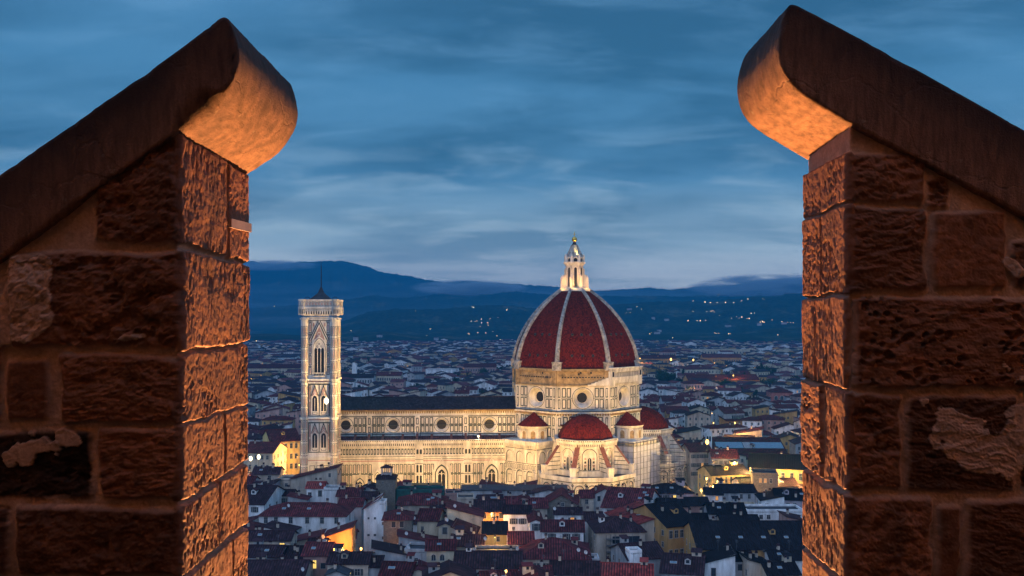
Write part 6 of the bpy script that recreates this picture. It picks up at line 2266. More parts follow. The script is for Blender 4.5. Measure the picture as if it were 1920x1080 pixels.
# ------------------------------------------------------------------ labels for the many houses: look first, then what they stand by
LAND = [(566, 985, 'the six window house'), (722, 915, 'the stone turret'), (745, 985, 'the stone tower house'), (634, 1015, 'the ochre arch house'), (825, 1035, 'the round fronted house'),
        (920, 965, 'the orange loggia'), (965, 920, 'the grey warehouse wall'), (1055, 1000, 'the white attic block'), (1165, 1010, 'the hipped loggia'), (1040, 1035, 'the broad hipped roof'),
        (1170, 940, 'the tall window row'), (1255, 910, 'the black hipped roof'), (1320, 920, 'the lit street corner'), (1435, 905, 'the old tower'), (1280, 1015, 'the ochre palace corner'),
        (1420, 1000, 'the skylit black roof'), (1345, 1060, 'the bright house'), (500, 1020, 'the glowing window strip'), (870, 985, 'the cream sloping house'), (910, 1055, 'the lamp lit loggia'),
        (605, 905, 'the red tiled dormer'), (790, 920, 'the netted terrace'), (1460, 950, 'the low white block'), (1310, 720, 'the pink lit villa'), (1400, 840, 'the market hall'),
        (1465, 742, 'the red arcaded church'), (1378, 782, 'the orange lit gallery'), (1240, 675, 'the terracotta wall'), (1355, 672, 'the pink barracks'), (1310, 700, 'the big pale palace'),
        (1265, 755, 'the long dark sheds'), (1230, 800, 'the east half dome'), (530, 860, 'the golden palace'), (500, 695, 'the long cream palace'), (605, 650, 'the bell tower'), (664, 688, 'the slim white tower'),
        (1500, 650, 'the right merlon'), (455, 760, 'the left merlon'), (760, 745, 'the nave ridge'), (900, 745, 'the dome'), (1210, 650, 'the dome base'), (1410, 730, 'the yellow school wall'), (820, 700, 'the white hall'),
        (1328, 815, 'the white bell wall'), (1480, 700, 'the dark pines')]
USED = {}
ORD = ['', 'second ', 'third ', 'fourth ', 'fifth ', 'sixth ', 'seventh ', 'eighth ', 'ninth ', 'tenth ']


def px_of(v):
    return 960 + v[0] / v[1] * F, HZ - (v[2] - CZ) / v[1] * F


TONE = {'white': 'white', 'cream': 'cream', 'grey': 'grey', 'beige': 'beige', 'ochre': 'ochre', 'pink': 'pink', 'lavender': 'lilac', 'orange': 'orange', 'yellow': 'yellow', 'red': 'red', 'stone': 'stone'}
ROOFW = {'gx': 'long gabled', 'gy': 'end on gabled', 'hip': 'hipped', 'shedf': 'sloping', 'shedl': 'slanting', 'shedr': 'slanting', 'flat': 'flat'}
TILEW = {'tile': 'red', 'tiledark': 'dark', 'tilered': 'bright red', 'tileblack': 'black'}
PEND = []


def auto_label(root, v, wall, kind, tile, extra=''):
    px, py = px_of(v)
    L_ = min(LAND, key=lambda q: (q[0] - px) ** 2 + 2.2 * (q[1] - py) ** 2)
    dx, dy = px - L_[0], py - L_[1]
    if abs(dy) > abs(dx) * .8:
        rel = 'above' if dy < 0 else 'below'
        if abs(dx) > 12:
            rel += ' left of' if dx < 0 else ' right of'
    else:
        rel = 'left of' if dx < 0 else 'right of'
    base = f"{TONE[wall]} house, {ROOFW[kind]} {TILEW[tile]} roof"
    if kind == 'flat':
        base = f"{TONE[wall]} house, flat terrace"
    if extra:
        base += ', ' + extra
    PEND.append((root, base, rel, L_[2], math.hypot(dx, dy)))


def finish_labels():
    groups = {}
    for r, b, rel, l_, d in PEND:
        groups.setdefault((b, rel, l_), []).append((d, r))
    for (b, rel, l_), q in groups.items():
        q.sort(key=lambda e: e[0])
        for i, (d, r) in enumerate(q):
            r['label'] = f"{b}, {ORD[min(i, 9)]}{rel} {l_}"


# ---- more houses between the named ones
WALLS = ['white', 'white', 'cream', 'beige', 'grey', 'beige', 'lavender', 'pink', 'ochre']
rng = random.Random(21)


def church_local(x, y):
    return rot2(x - DX, y - DY, -ROT)


def blocked_by_church(x, y):
    u, v = church_local(x, y)
    if -128 < u < 34 and -50 < v < 30:
        return True
    if math.hypot(u, v) < 66:
        return True
    return False


nf = 0
Yr = 214.0
while Yr < 388:
    d = rng.uniform(8, 12)
    x = (425 - 960) / F * Yr
    while x < (1545 - 960) / F * Yr:
        w_ = rng.uniform(7, 14)
        xx, yy = x + w_ / 2, Yr + d / 2 + rng.uniform(-1.5, 1.5)
        rz = R(rng.uniform(-9, 9))
        px = 960 + xx / yy * F
        x += w_ + rng.uniform(0.0, 1.5)
        if blocked_by_church(xx, yy) or overlaps(xx, yy, rz, w_ / 2 * .8, d / 2 * .8):
            continue
        if 1296 < px < 1336 and yy > 330:                     # the lit street stays open
            continue
        ze = rng.uniform(12.2, 15.6) if Yr > 235 else rng.uniform(11.5, 13)
        kind = rng.choice(['gx', 'gx', 'gx', 'gy', 'hip', 'shedl', 'shedr', 'flat'])
        wall = rng.choice(WALLS)
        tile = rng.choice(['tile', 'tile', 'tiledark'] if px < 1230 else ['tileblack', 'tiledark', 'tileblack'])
        wins = []
        nw = int(w_ / 2.8)
        for dz in (2.2, 5.6):
            for i in range(nw):
                pn = 'dim' if rng.random() < .015 else 'dark'
                wins.append((-w_ / 2 + (i + .5) * w_ / nw, dz, rng.choice(['shut', 'plain', 'closed']), pn, .9, .9))
        chim = [(rng.uniform(-w_ / 3, w_ / 3), rng.uniform(-d / 4, d / 4)) for _ in range(rng.choice([1, 1, 2]))]
        di = [(rng.uniform(-w_ / 3, w_ / 3), -d / 3)] if rng.random() < .25 else []
        ae = [(rng.uniform(-w_ / 3, w_ / 3), 0)] if rng.random() < .4 else []
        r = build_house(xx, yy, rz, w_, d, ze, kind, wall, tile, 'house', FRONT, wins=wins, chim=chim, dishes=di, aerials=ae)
        ex = ''
        if di:
            ex = 'satellite dish'
        elif len(chim) == 2:
            ex = 'two chimneys'
        auto_label(r, (xx, yy, ze), wall, kind, tile, ex)
        nf += 1
    Yr += d + rng.uniform(0, 3.0)
print('fill houses', nf)

# ---- named buildings beyond the cathedral
BEY = 'houses of the city beyond the cathedral'


def mp_(x0, x1, ye, ze, kind, d, wall, tile, label, yaw=0, rows=(), name='palace', cat='palace', **kw):
    global FRONT
    keep, FRONT = FRONT, BEY
    r = hp(x0, x1, ye, ze, kind, d, wall, tile, label, yaw, rows, name=name, cat=cat, **kw)
    FRONT = keep
    return r


def even(a, b, n):
    return [a + (b - a) * (i + .5) / n for i in range(n)]


mk = mp_(1336, 1480, 860, 13.5, 'gx', 48, 'beige', 'tile', 'market hall with a huge dark red roof and long glazed bands', -3, name='market_hall', cat='hall', rise=7)
b = MB()
for x0, x1, c_ in ((-2, 30, 0),):
    pass
sl = math.atan2(7, 24)


def on_roof(x, s_):
    """point on the near slope: s_ = metres up from the eave"""
    return (x, -24 + s_ * math.cos(sl), 13.5 + s_ * math.sin(sl) + .12)


for x0, x1 in ((-14, -1), (3, 18)):
    b.slab([on_roof(x0, 12), on_roof(x1, 12), on_roof(x1, 19), on_roof(x0, 19)], .1, 0)
b.build('glazed_band', M['skyl'], mk)
b = MB()
for i in range(7):
    x = -.6 + i * .5
    b.slab([on_roof(x, 12), on_roof(x + .2, 12), on_roof(x + .2, 19), on_roof(x, 19)], .14, 0)
b.build('glazed_band_mullions', M['dish'], mk)
m2 = mp_(1424, 1520, 876, 13.5, 'shedf', 16, 'beige', 'tiledark', 'dark shed roof with one bright glass strip beside the market hall', -4, name='market_shed', cat='shed')
b = MB()
b.slab([(-9, -4, 14.9), (5, -4, 14.9), (5, -1, 15.6), (-9, -1, 15.6)], .1, 0)
b.build('glass_strip', M['skyl'], m2)
mp_(1283, 1320, 719, 18, 'hip', 18, 'pink', 'tile', 'pink lit villa with a flat cornice in the middle distance', 0, rows=[(3, even(1285, 1318, 6), 'plain', (1.2, 1.3)), (8, even(1285, 1318, 6), 'plain', (1.2, 1.3))], name='villa', cat='villa')
mp_(1378, 1408, 702, 17, 'gx', 18, 'pink', 'tile', 'pink palace with a row of dark windows among trees', 4, rows=[(3, even(1380, 1406, 6), 'plain', (1.3, 1.4))])
mp_(1285, 1343, 692, 19, 'hip', 24, 'cream', 'tile', 'big pale palace with two rows of windows under a red hipped roof', 6, rows=[(3.4, even(1288, 1340, 9), 'plain', (1.3, 1.5)), (9.5, even(1288, 1340, 9), 'plain', (1.3, 1.5))])
mp_(1446, 1486, 735, 17, 'hip', 20, 'red', 'tile', 'red church building with three arched windows', -4, rows=[(5, even(1450, 1482, 3), 'arch', (2.2, 2))], name='church', cat='church')
mp_(1290, 1424, 712, 15, 'gx', 26, 'orange', 'tile', 'very long dull red roof behind the pink lit villa', 2, name='convent', cat='convent')
mp_(1380, 1442, 729, 14, 'gx', 16, 'yellow', 'tile', 'long low yellow school wall before the dark trees', -2, rows=[(3, even(1382, 1440, 11), 'plain', (1.2, 1.3))], name='school', cat='school')
mp_(1365, 1380, 722, 20, 'hip', 10, 'cream', 'lead', 'cream clock turret with a small grey dome', 0, name='clock_turret', cat='tower')
mp_(1356, 1398, 774, 18, 'gx', 16, 'grey', 'tile', 'open loggia building above the orange lit gallery', 16, rows=[(3.4, even(1372, 1396, 7), 'loggia', (.9, 2))])
mp_(1360, 1400, 788, 13.5, 'shedf', 9, 'orange', 'tile', 'orange lit gallery wall deep in the city', 20, name='gallery_building', cat='building')
mp_(1243, 1284, 752, 17, 'gx', 18, 'grey', 'tile', 'long dark shed with a wide plain roof, upper of two', 0, name='shed', cat='shed')
mp_(1241, 1292, 772, 15.5, 'gx', 16, 'grey', 'tile', 'long dark shed with small dormers, lower of two', 0, rows=[(3, even(1246, 1290, 6), 'loggia', (1.2, 1.6))], name='shed', cat='shed')
mp_(1194, 1268, 672, 20, 'gx', 24, 'orange', 'tile', 'long terracotta wall glowing beside an orange lamp near the dome', 0, rows=[(5, even(1198, 1266, 10), 'plain', (1.5, 2))], name='barracks', cat='barracks')
mp_(1318, 1390, 670, 20, 'gx', 24, 'orange', 'tile', 'pink barracks with many small windows below the hills', -2, rows=[(5, even(1336, 1388, 12), 'plain', (1.5, 2))], name='barracks', cat='barracks')
mp_(1240, 1268, 660, 22, 'hip', 20, 'pink', 'tile', 'pink villa with two rows of windows behind the terracotta wall', 0, rows=[(4, even(1242, 1266, 7), 'plain', (1.8, 2)), (11, even(1242, 1266, 7), 'plain', (1.8, 2))], name='villa', cat='villa')
mp_(1300, 1406, 656, 20, 'flat', 24, 'cream', 'tile', 'long pale hospital at the foot of the hills', 0, rows=[(5, even(1304, 1402, 18), 'plain', (2, 2))], name='hospital', cat='hospital')
mp_(450, 562, 690, 18, 'gx', 22, 'cream', 'tile', 'long cream palace with a row of arched windows left of the bell tower', 2, rows=[(5, even(456, 560, 16), 'arch', (1.5, 2))])
mp_(660, 668, 680, 30, 'gy', 6, 'white', 'tile', 'slim white tower just right of the bell tower', 0, name='white_tower', cat='tower')
mp_(798, 850, 694, 17, 'flat', 22, 'white', 'tile', 'modern white hall with a flat roof above the nave', 0, name='white_hall', cat='hall')
mp_(800, 818, 724, 18, 'hip', 14, 'pink', 'tile', 'small pink lit house above the nave roof', 0, rows=[(3.4, even(801, 817, 4), 'plain', (1.2, 1.3))], name='house', cat='house')
mp_(705, 752, 704, 19, 'gx', 18, 'cream', 'tile', 'pale palace with a dozen windows above the left nave roof', 0, rows=[(4, even(707, 750, 10), 'plain', (1.3, 1.5)), (9, even(707, 750, 10), 'plain', (1.3, 1.5))])
mp_(640, 700, 708, 18, 'gx', 18, 'grey', 'tiledark', 'dark palace with a row of windows touching the bell tower', 0, rows=[(4, even(644, 698, 11), 'plain', (1.3, 1.6))])
mp_(870, 930, 688, 18, 'gx', 20, 'pink', 'tile', 'pink palace with small windows left of the dome', 0, rows=[(4, even(872, 928, 12), 'plain', (1.4, 1.6))])
# the white bell wall by the star-bright lamp
Dw = (CZ - 26) * F / (806 - HZ)
bw = MB()
fb = Face(bw, (0, 0), (1, 0), (0, -1))
bw.box(-1.5, 1.5, 0, 1.2, 0, 24.5)
bw.face([(-1.7, -.05, 24.5), (1.7, -.05, 24.5), (0, -.05, 26.4)])
bw.slab([(-1.8, -.2, 24.5), (0, -.2, 26.5), (0, 1.4, 26.5), (-1.8, 1.4, 24.5)], .15)
bw.slab([(0, -.2, 26.5), (1.8, -.2, 24.5), (1.8, 1.4, 24.5), (0, 1.4, 26.5)], .15)
for x in (-.6, .6):
    fb.arch(x, 20.5, 22.6, .38, .06, 1)
fb.arch(0, 15.5, 17.6, .5, .06, 1)
wo_ = bw.build('bell_wall', [M['white'], M['void']], None, False, ((1329 - 960) / F * Dw, Dw, 0))
tag(wo_, 'slender white bell wall with two arched openings above the brightest street lamp', 'bell wall')

# ---- trees
def crown_mesh(seed, h, r, n, tall=False):
    g_ = random.Random(seed)
    b = MB()
    lobes = []
    for _ in range(9 if not tall else 7):
        if tall:
            z = g_.uniform(.15, .95) * h
            lobes.append((g_.uniform(-.2, .2) * r, g_.uniform(-.2, .2) * r, z, r * (1.05 - z / h) * .8 + .4))
        else:
            a_, q = g_.uniform(0, 6.28), g_.uniform(0, .65) * r
            lobes.append((q * math.cos(a_), q * math.sin(a_), h * g_.uniform(.45, .82), r * g_.uniform(.38, .62)))
    for _ in range(n):
        lx, ly, lz, lr = g_.choice(lobes)
        th, u = g_.uniform(0, 6.28), g_.uniform(-1, 1)
        k = lr * g_.uniform(.65, 1.08)
        s_ = math.sqrt(1 - u * u)
        c = Vector((lx + k * s_ * math.cos(th), ly + k * s_ * math.sin(th), lz + k * u * (1.5 if tall else .85)))
        sz = g_.uniform(.35, .85)
        nrm = Vector((g_.uniform(-1, 1), g_.uniform(-1, 1), g_.uniform(-.2, 1))).normalized()
        a1 = nrm.orthogonal().normalized() * sz
        a2 = nrm.cross(a1)
        b.face([c - a1, c - a2 * .6, c + a1, c + a2 * .6])
    o = b.build('crown', M['leaf'])
    me = o.data
    bpy.data.objects.remove(o)
    t_ = MB()
    t_.tube((0, 0, 0), (0, 0, h * .55), r * .09, r * .05, 6)
    for i in range(4):
        a_ = i * 1.57 + seed
        t_.tube((0, 0, h * .4), (r * .45 * math.cos(a_), r * .45 * math.sin(a_), h * .65), r * .04, r * .015, 5)
    o = t_.build('trunk', M['bark'])
    mt = o.data
    bpy.data.objects.remove(o)
    return me, mt


TREES = [crown_mesh(1, 15, 6, 900), crown_mesh(2, 12, 5, 700), crown_mesh(3, 17, 7, 1100), crown_mesh(4, 19, 2.6, 700, True)]
tp = []
rng = random.Random(5)
for px, py, n, sx, sy in ((1238, 712, 9, 26, 7), (1275, 716, 4, 10, 4), (1352, 728, 4, 10, 3), (1436, 702, 9, 24, 4), (1398, 718, 2, 5, 2), (1446, 726, 3, 6, 4), (1490, 700, 5, 14, 5), (1385, 742, 2, 6, 2), (735, 716, 2, 5, 3),
                          (870, 722, 3, 18, 3), (905, 705, 3, 12, 4), (540, 722, 3, 12, 4), (700, 690, 3, 14, 3), (1320, 694, 3, 10, 2), (1290, 745, 2, 5, 2), (470, 720, 3, 8, 3), (1420, 760, 2, 8, 2)):
    for _ in range(n):
        tp.append((px + rng.uniform(-sx, sx), py + rng.uniform(-sy, sy)))
KINDW = ['broad dark tree', 'small round dark tree', 'large dark tree', 'slim dark cypress']
for i, (px, py) in enumerate(tp):
    k = rng.choice([0, 0, 1, 2, 2, 3])
    h = [15, 12, 17, 19][k]
    Dt = (CZ - h * .5) * F / (py - HZ)
    x = (px - 960) / F * Dt
    r = empty('tree', (x, Dt, 0), rng.uniform(0, 6), 'tree', 'tree', 'dark trees among the far roofs')
    s_ = rng.uniform(.85, 1.25)
    inst(TREES[k][0], 'crown', r, (0, 0, 0), 0, (s_, s_, s_))
    inst(TREES[k][1], 'trunk', r, (0, 0, 0), 0, (s_, s_, s_))
    FOOT.append((x, Dt, 0, 3, 3))
    L_ = min(LAND, key=lambda q: (q[0] - px) ** 2 + 2.2 * (q[1] - py) ** 2)
    dx, dy = px - L_[0], py - L_[1]
    rel = ('above' if dy < 0 else 'below') if abs(dy) > abs(dx) else ('left of' if dx < 0 else 'right of')
    PEND.append((r, KINDW[k], rel, L_[2], math.hypot(dx, dy)))

# ---- the nearer city beyond the cathedral, house by house
rng = random.Random(88)
nm = 0
Yr = 436.0
MIDMAX = 175
while nm < MIDMAX:
    d = rng.uniform(10, 15)
    x = (440 - 960) / F * Yr
    while x < (1532 - 960) / F * Yr and nm < MIDMAX:
        w_ = rng.uniform(9, 19)
        xx, yy = x + w_ / 2, Yr + d / 2 + rng.uniform(-3, 3)
        x += w_ + rng.choice([0, 0, .5, 2.5])
        px = 960 + xx / yy * F
        rz = R(rng.uniform(-16, 16) + (8 if int(Yr / 60) % 2 else -8))
        ze = rng.uniform(11, 18.5)
        pyt = HZ + (CZ - ze - 3) / yy * F
        if blocked_by_church(xx, yy) or overlaps(xx, yy, rz, w_ / 2, d / 2):
            continue
        if 572 < px < 1196 and pyt > 752 or 960 < px < 1200:
            continue
        if 1296 < px < 1340 and yy < 470:
            continue
        kind = rng.choice(['gx', 'gx', 'gy', 'gy', 'hip', 'hip', 'shedl', 'shedr'])
        wall = rng.choice(['white', 'white', 'white', 'cream', 'beige', 'grey', 'pink', 'ochre'])
        tile = rng.choice(['tile', 'tile', 'tiledark'])
        rise = {'gx': .17 * d, 'gy': .17 * w_, 'hip': .17 * min(w_, d), 'shedl': .18 * w_, 'shedr': .18 * w_}[kind]
        root = empty('house', (xx, yy, 0), rz, 'house', 'house', BEY)
        b = MB()
        add_walls(b, w_, d, ze, kind, rise)
        nw = max(2, int(w_ / 3.2))
        lit = 0
        for dz in (2.2, 5.8, 9.2):
            for i in range(nw):
                xw = -w_ / 2 + (i + .5) * w_ / nw
                mi = 1
                if rng.random() < .012:
                    mi, lit = 2, 1
                b.face([(xw - .55, -d / 2 - .05, ze - dz - .8), (xw + .55, -d / 2 - .05, ze - dz - .8), (xw + .55, -d / 2 - .05, ze - dz + .8), (xw - .55, -d / 2 - .05, ze - dz + .8)], mi)
            for sg in (-1, 1):
                for i in range(2):
                    yw_ = -d / 2 + (i + .5) * d / 2
                    b.face([(sg * (w_ / 2 + .05), yw_ - .55, ze - dz - .8), (sg * (w_ / 2 + .05), yw_ + .55, ze - dz - .8), (sg * (w_ / 2 + .05), yw_ + .55, ze - dz + .8), (sg * (w_ / 2 + .05), yw_ - .55, ze - dz + .8)], 1)
        b.build('wall', [M[wall], M['shutter'], M['litorange']], root)
        b = MB()
        add_roof(b, w_, d, ze, kind, rise)
        b.build('roof', M[tile], root)
        nch = rng.choice([0, 1, 1, 2])
        for _ in range(nch):
            cx, cy = rng.uniform(-w_ / 3, w_ / 3), rng.uniform(-d / 4, d / 4)
            inst(CHIM, 'chimney', root, (cx, cy, roof_z(kind, w_, d, ze, rise, cx, cy) - .35))
        FOOT.append((xx, yy, rz, w_ / 2, d / 2))
        auto_label(root, (xx, yy, ze), wall, kind, tile, 'lit window' if lit else ('two chimneys' if nch == 2 else ''))
        nm += 1
    Yr += d + rng.choice([0, 1, 2, 6])
print('mid houses', nm, 'to', Yr)

# ---- the rest of the plain, one mass of roofs
rng = random.Random(12)
FARW = ['white', 'cream', 'beige', 'pink', 'ochre', 'grey']
fm = [M[k] for k in FARW] + [M['farroof'], M['farroof2'], M['shutter'], M['litorange']]
b = MB()
tb = MB()
nfar = 0
Y0 = Yr
while Yr < 2700:
    d = rng.uniform(8.5, 13) * (1 + Yr / 4500)
    x = (425 - 960) / F * Yr
    while x < (1545 - 960) / F * Yr:
        w_ = rng.uniform(7, 19) * (1 + Yr / 5000)
        xx, yy = x + w_ / 2, Yr + d / 2 + rng.uniform(-6, 6)
        x += w_ + rng.choice([0, .5, 2, 6])
        px = 960 + xx / yy * F
        ze = rng.uniform(9, 17) + (3 if rng.random() < .08 else 0)
        pyt = HZ + (CZ - ze - 3) / yy * F
        if 572 < px < 635 and pyt > 560 or 965 < px < 1190:
            continue
        if 572 < px < 960 and pyt > 752:
            continue
        hills_here = float(terr(min(max(px, 300), 1600), yy)) if yy > 2300 else 0
        if hills_here > 12 or overlaps(xx, yy, 0, w_ / 2, d / 2, 1.0):
            continue
        if rng.random() < .16 + .12 * (Yr > 1500):
            for _ in range(4):                                # a clump of trees in the gap
                cx, cy, rr, hh = xx + rng.uniform(-w_ / 2, w_ / 2), yy + rng.uniform(-4, 4), rng.uniform(3, 6), rng.uniform(8, 16)
                for k in range(30):
                    th, u = rng.uniform(0, 6.28), rng.uniform(-1, 1)
                    s_ = math.sqrt(1 - u * u)
                    c = Vector((cx + rr * s_ * math.cos(th), cy + rr * s_ * math.sin(th), hh * .6 + hh * .4 * u))
                    nrm = Vector((rng.uniform(-1, 1), rng.uniform(-1, 1), rng.uniform(-.2, 1))).normalized()
                    a1 = nrm.orthogonal().normalized() * rng.uniform(1.2, 2.4)
                    a2 = nrm.cross(a1)
                    tb.face([c - a1, c - a2 * .7, c + a1, c + a2 * .7])
            continue
        b.M = Matrix.Translation((xx, yy, 0)) @ Matrix.Rotation(R(rng.uniform(-50, 50)), 4, 'Z')
        wi = rng.choice([0, 0, 0, 1, 1, 2, 3, 4, 5])
        ti = rng.choice([6, 7, 7])
        a_, b_ = w_ / 2, d / 2
        kind = rng.choice(['gx', 'gy', 'hip'])
        rise = .17 * (d if kind == 'gx' else w_ if kind == 'gy' else min(w_, d))
        n0 = len(b.f)
        add_walls(b, w_, d, ze, kind, rise)
        for k in range(n0, len(b.f)):
            b.m[k] = wi
        A, B = a_ + .6, b_ + .6
        if kind == 'gx':
            for sg in (-1, 1):
                b.face([(-A, sg * B, ze), (A, sg * B, ze), (A, 0, ze + rise), (-A, 0, ze + rise)], ti)
        elif kind == 'gy':
            for sg in (-1, 1):
                b.face([(sg * A, -B, ze), (sg * A, B, ze), (0, B, ze + rise), (0, -B, ze + rise)], ti)
        else:
            b.face([(-A, -B, ze), (A, -B, ze), (A * .4, 0, ze + rise), (-A * .4, 0, ze + rise)], ti)
            b.face([(A, B, ze), (-A, B, ze), (-A * .4, 0, ze + rise), (A * .4, 0, ze + rise)], ti)
            b.face([(A, -B, ze), (A, B, ze), (A * .4, 0, ze + rise)], ti)
            b.face([(-A, -B, ze), (-A, B, ze), (-A * .4, 0, ze + rise)], ti)
        nw = max(2, int(w_ / 3.4))
        if yy < 1900:
            for dz in (2.4, 6.2):
                for i in range(nw):
                    xw = -a_ + (i + .5) * w_ / nw
                    mi = 9 if rng.random() < .02 else 8
                    b.face([(xw - .6, -b_ - .06, ze - dz - .9), (xw + .6, -b_ - .06, ze - dz - .9), (xw + .6, -b_ - .06, ze - dz + .9), (xw - .6, -b_ - .06, ze - dz + .9)], mi)
        nfar += 1
    Yr += d + rng.choice([1, 3, 9, 14])
print('far houses', nfar, len(b.f))
o = b.build('distant_houses', fm)
o['kind'] = 'stuff'
o['label'] = 'mass of small roofs spreading over the plain to the hills'
o = tb.build('distant_trees', M['leaf'])
o['kind'] = 'stuff'
o['label'] = 'dark tree clumps scattered among the farthest roofs'

# ---- lit street lamps, and a few unseen ones added to light walls
def lamp_mesh(mm, r=.32):
    b = MB()
    b.lathe([(.02, .5), (r * .6, .42), (r, .1), (r * .9, -.2), (r * .4, -.42), (.02, -.45)], 10)
    o = b.build('lamp_head', mm)
    me = o.data
    bpy.data.objects.remove(o)
    return me


LH = {'bulb': lamp_mesh(M['bulb']), 'bulbwhite': lamp_mesh(M['bulbwhite'])}
pb = MB()
pb.tube((0, 0, -6), (0, 0, .0), .08, .05, 6)
pb.tube((0, 0, .3), (0, .9, .7), .04, .04, 5)
pb.lathe([(.5, .45), (.3, .62), (.05, .75)], 10)
POST = pb.build('post', M['iron'])
pm = POST.data
bpy.data.objects.remove(POST)


def street_lamp(px, py, D, e, label, kind='bulb', col=(1.0, 0.50, 0.12), sz=1.0, name='street_lamp'):
    p = P(px, py, D)
    r = empty(name, p, 0, label, 'lamp', 'lit lamps in the city')
    inst(LH[kind], 'lamp_head', r, (0, 0, 0), 0, (sz, sz, sz))
    inst(pm, 'post', r, (0, 0, 0))
    lamp('lamp_light', 'POINT', (0, -.7, .1), e, col, .3, parent=r)


street_lamp(677, 1029, 267, 34000, 'orange street lamp in the alley beside the ochre arched house', col=(1.0, .40, .07))
street_lamp(949, 1071, 231, 5000, 'small orange lamp under the loggia at the lower edge', sz=.8)
street_lamp(1315, 919, 352, 40000, 'big golden street lamp low at the lit street corner', sz=1.5, col=(1, .56, .15))
street_lamp(1325, 897, 366, 42000, 'golden street lamp above the lit street corner', sz=1.3, col=(1, .56, .15))
street_lamp(1333, 912, 360, 9000, 'small golden lamp on the roof edge by the lit street corner', col=(1, .56, .15), sz=.9)
street_lamp(1407, 878, 384, 40000, 'lamp at the corner of the floodlit yellow palace', col=(1, .60, .17), sz=.8)
street_lamp(1450, 892, 376, 34000, 'lamp before the middle of the floodlit yellow palace', col=(1, .60, .17), sz=.6)
street_lamp(1511, 900, 372, 34000, 'lamp at the right end of the floodlit yellow palace', col=(1, .60, .17), sz=.8)
street_lamp(1326, 829, 402, 60000, 'brightest street lamp, shining below the white bell wall', sz=2.2, col=(1, .60, .2))
street_lamp(1258, 674, 1320, 160000, 'orange lamp in front of the long terracotta wall', sz=4.0)
street_lamp(1300, 675, 1300, 80000, 'orange lamp midway between the terracotta wall and the barracks', sz=3.0)
street_lamp(1375, 704, 1000, 30000, 'small orange lamp at the left end of the pink palace', sz=1.6)
street_lamp(1200, 672, 1330, 60000, 'orange lamp half hidden by the dome edge', sz=1.8)
street_lamp(1378, 792, 536, 30000, 'orange lamp lighting the gallery wall', sz=.7)
street_lamp(1302, 728, 860, 26000, 'pinkish lamp lighting the pink villa front', col=(1, .5, .3), sz=.7)
street_lamp(470, 860, 388, 16000, 'white street lamp touching the left merlon', 'bulbwhite', (1, .72, .34), 2.0)
street_lamp(485, 857, 390, 16000, 'white street lamp just right of the left merlon', 'bulbwhite', (1, .72, .34), 2.0)
street_lamp(561, 872, 424, 5000, 'faint lamp at the foot of the golden palace', col=(1, .66, .26), sz=.7)
street_lamp(557, 856, 432, 15000, 'lamp washing the front of the golden palace', col=(1, .50, .12), sz=.3)
street_lamp(612, 752, 377, 3500, 'dazzling white floodlight on the face of the bell tower', 'bulbwhite', (1, .85, .6), 2.6, name='floodlight')
street_lamp(897, 818, 408, 900, 'small bright lamp on the aisle roof of the nave', 'bulbwhite', (1, .8, .5), 1.1, name='roof_lamp')
street_lamp(920, 981, 304, 7000, 'unseen added lamp that colours the orange loggia from behind the yellow house', col=(1, .5, .16), sz=.2)  # added out of sight to throw orange light on the loggia
street_lamp(928, 1008, 274, 4000, 'added lamp that brightens the yellow wall below the orange loggia', col=(1, .56, .15), sz=.3)  # added to brighten the wall, no known lamp stands there
for px, py, D in ((693, 660, 1900), (676, 678, 1500), (611 + 70, 676, 1550), (750, 687, 1420), (824, 672, 1700), (520, 672, 1700), (497, 668, 1900), (1222, 706, 1150), (1247, 704, 1180), (1323, 682, 1500), (1334, 677, 1600), (1335, 775, 560),
                  (1468, 746, 830), (1400, 675, 1700), (1500, 650, 2300), (1461, 656, 2100), (1476, 655, 2200), (712, 738, 900)):
    street_lamp(px, py, D, 500, 'small orange point of light among the far roofs', sz=1.4 * D / 1200)

rng = random.Random(31)
k = 0
while k < 100:
    px, py = rng.uniform(456, 1510), 652 + 150 * rng.random() ** 1.6
    if 556 < px < 650 or (650 <= px < 960 and py > 738) or 948 < px < 1212 or (px < 560 and py > 790):
        continue
    D = (CZ - 12) * F / (py - HZ)
    r = empty('street_lamp', P(px, py, D), 0, 'small orange point of light among the far roofs', 'lamp', 'lit lamps in the city')
    sz = D / 1200 * rng.uniform(.9, 2.2) + .3
    inst(LH['bulb'], 'lamp_head', r, (0, 0, 0), 0, (sz, sz, sz))
    inst(pm, 'post', r, (0, 0, 0))
    k += 1
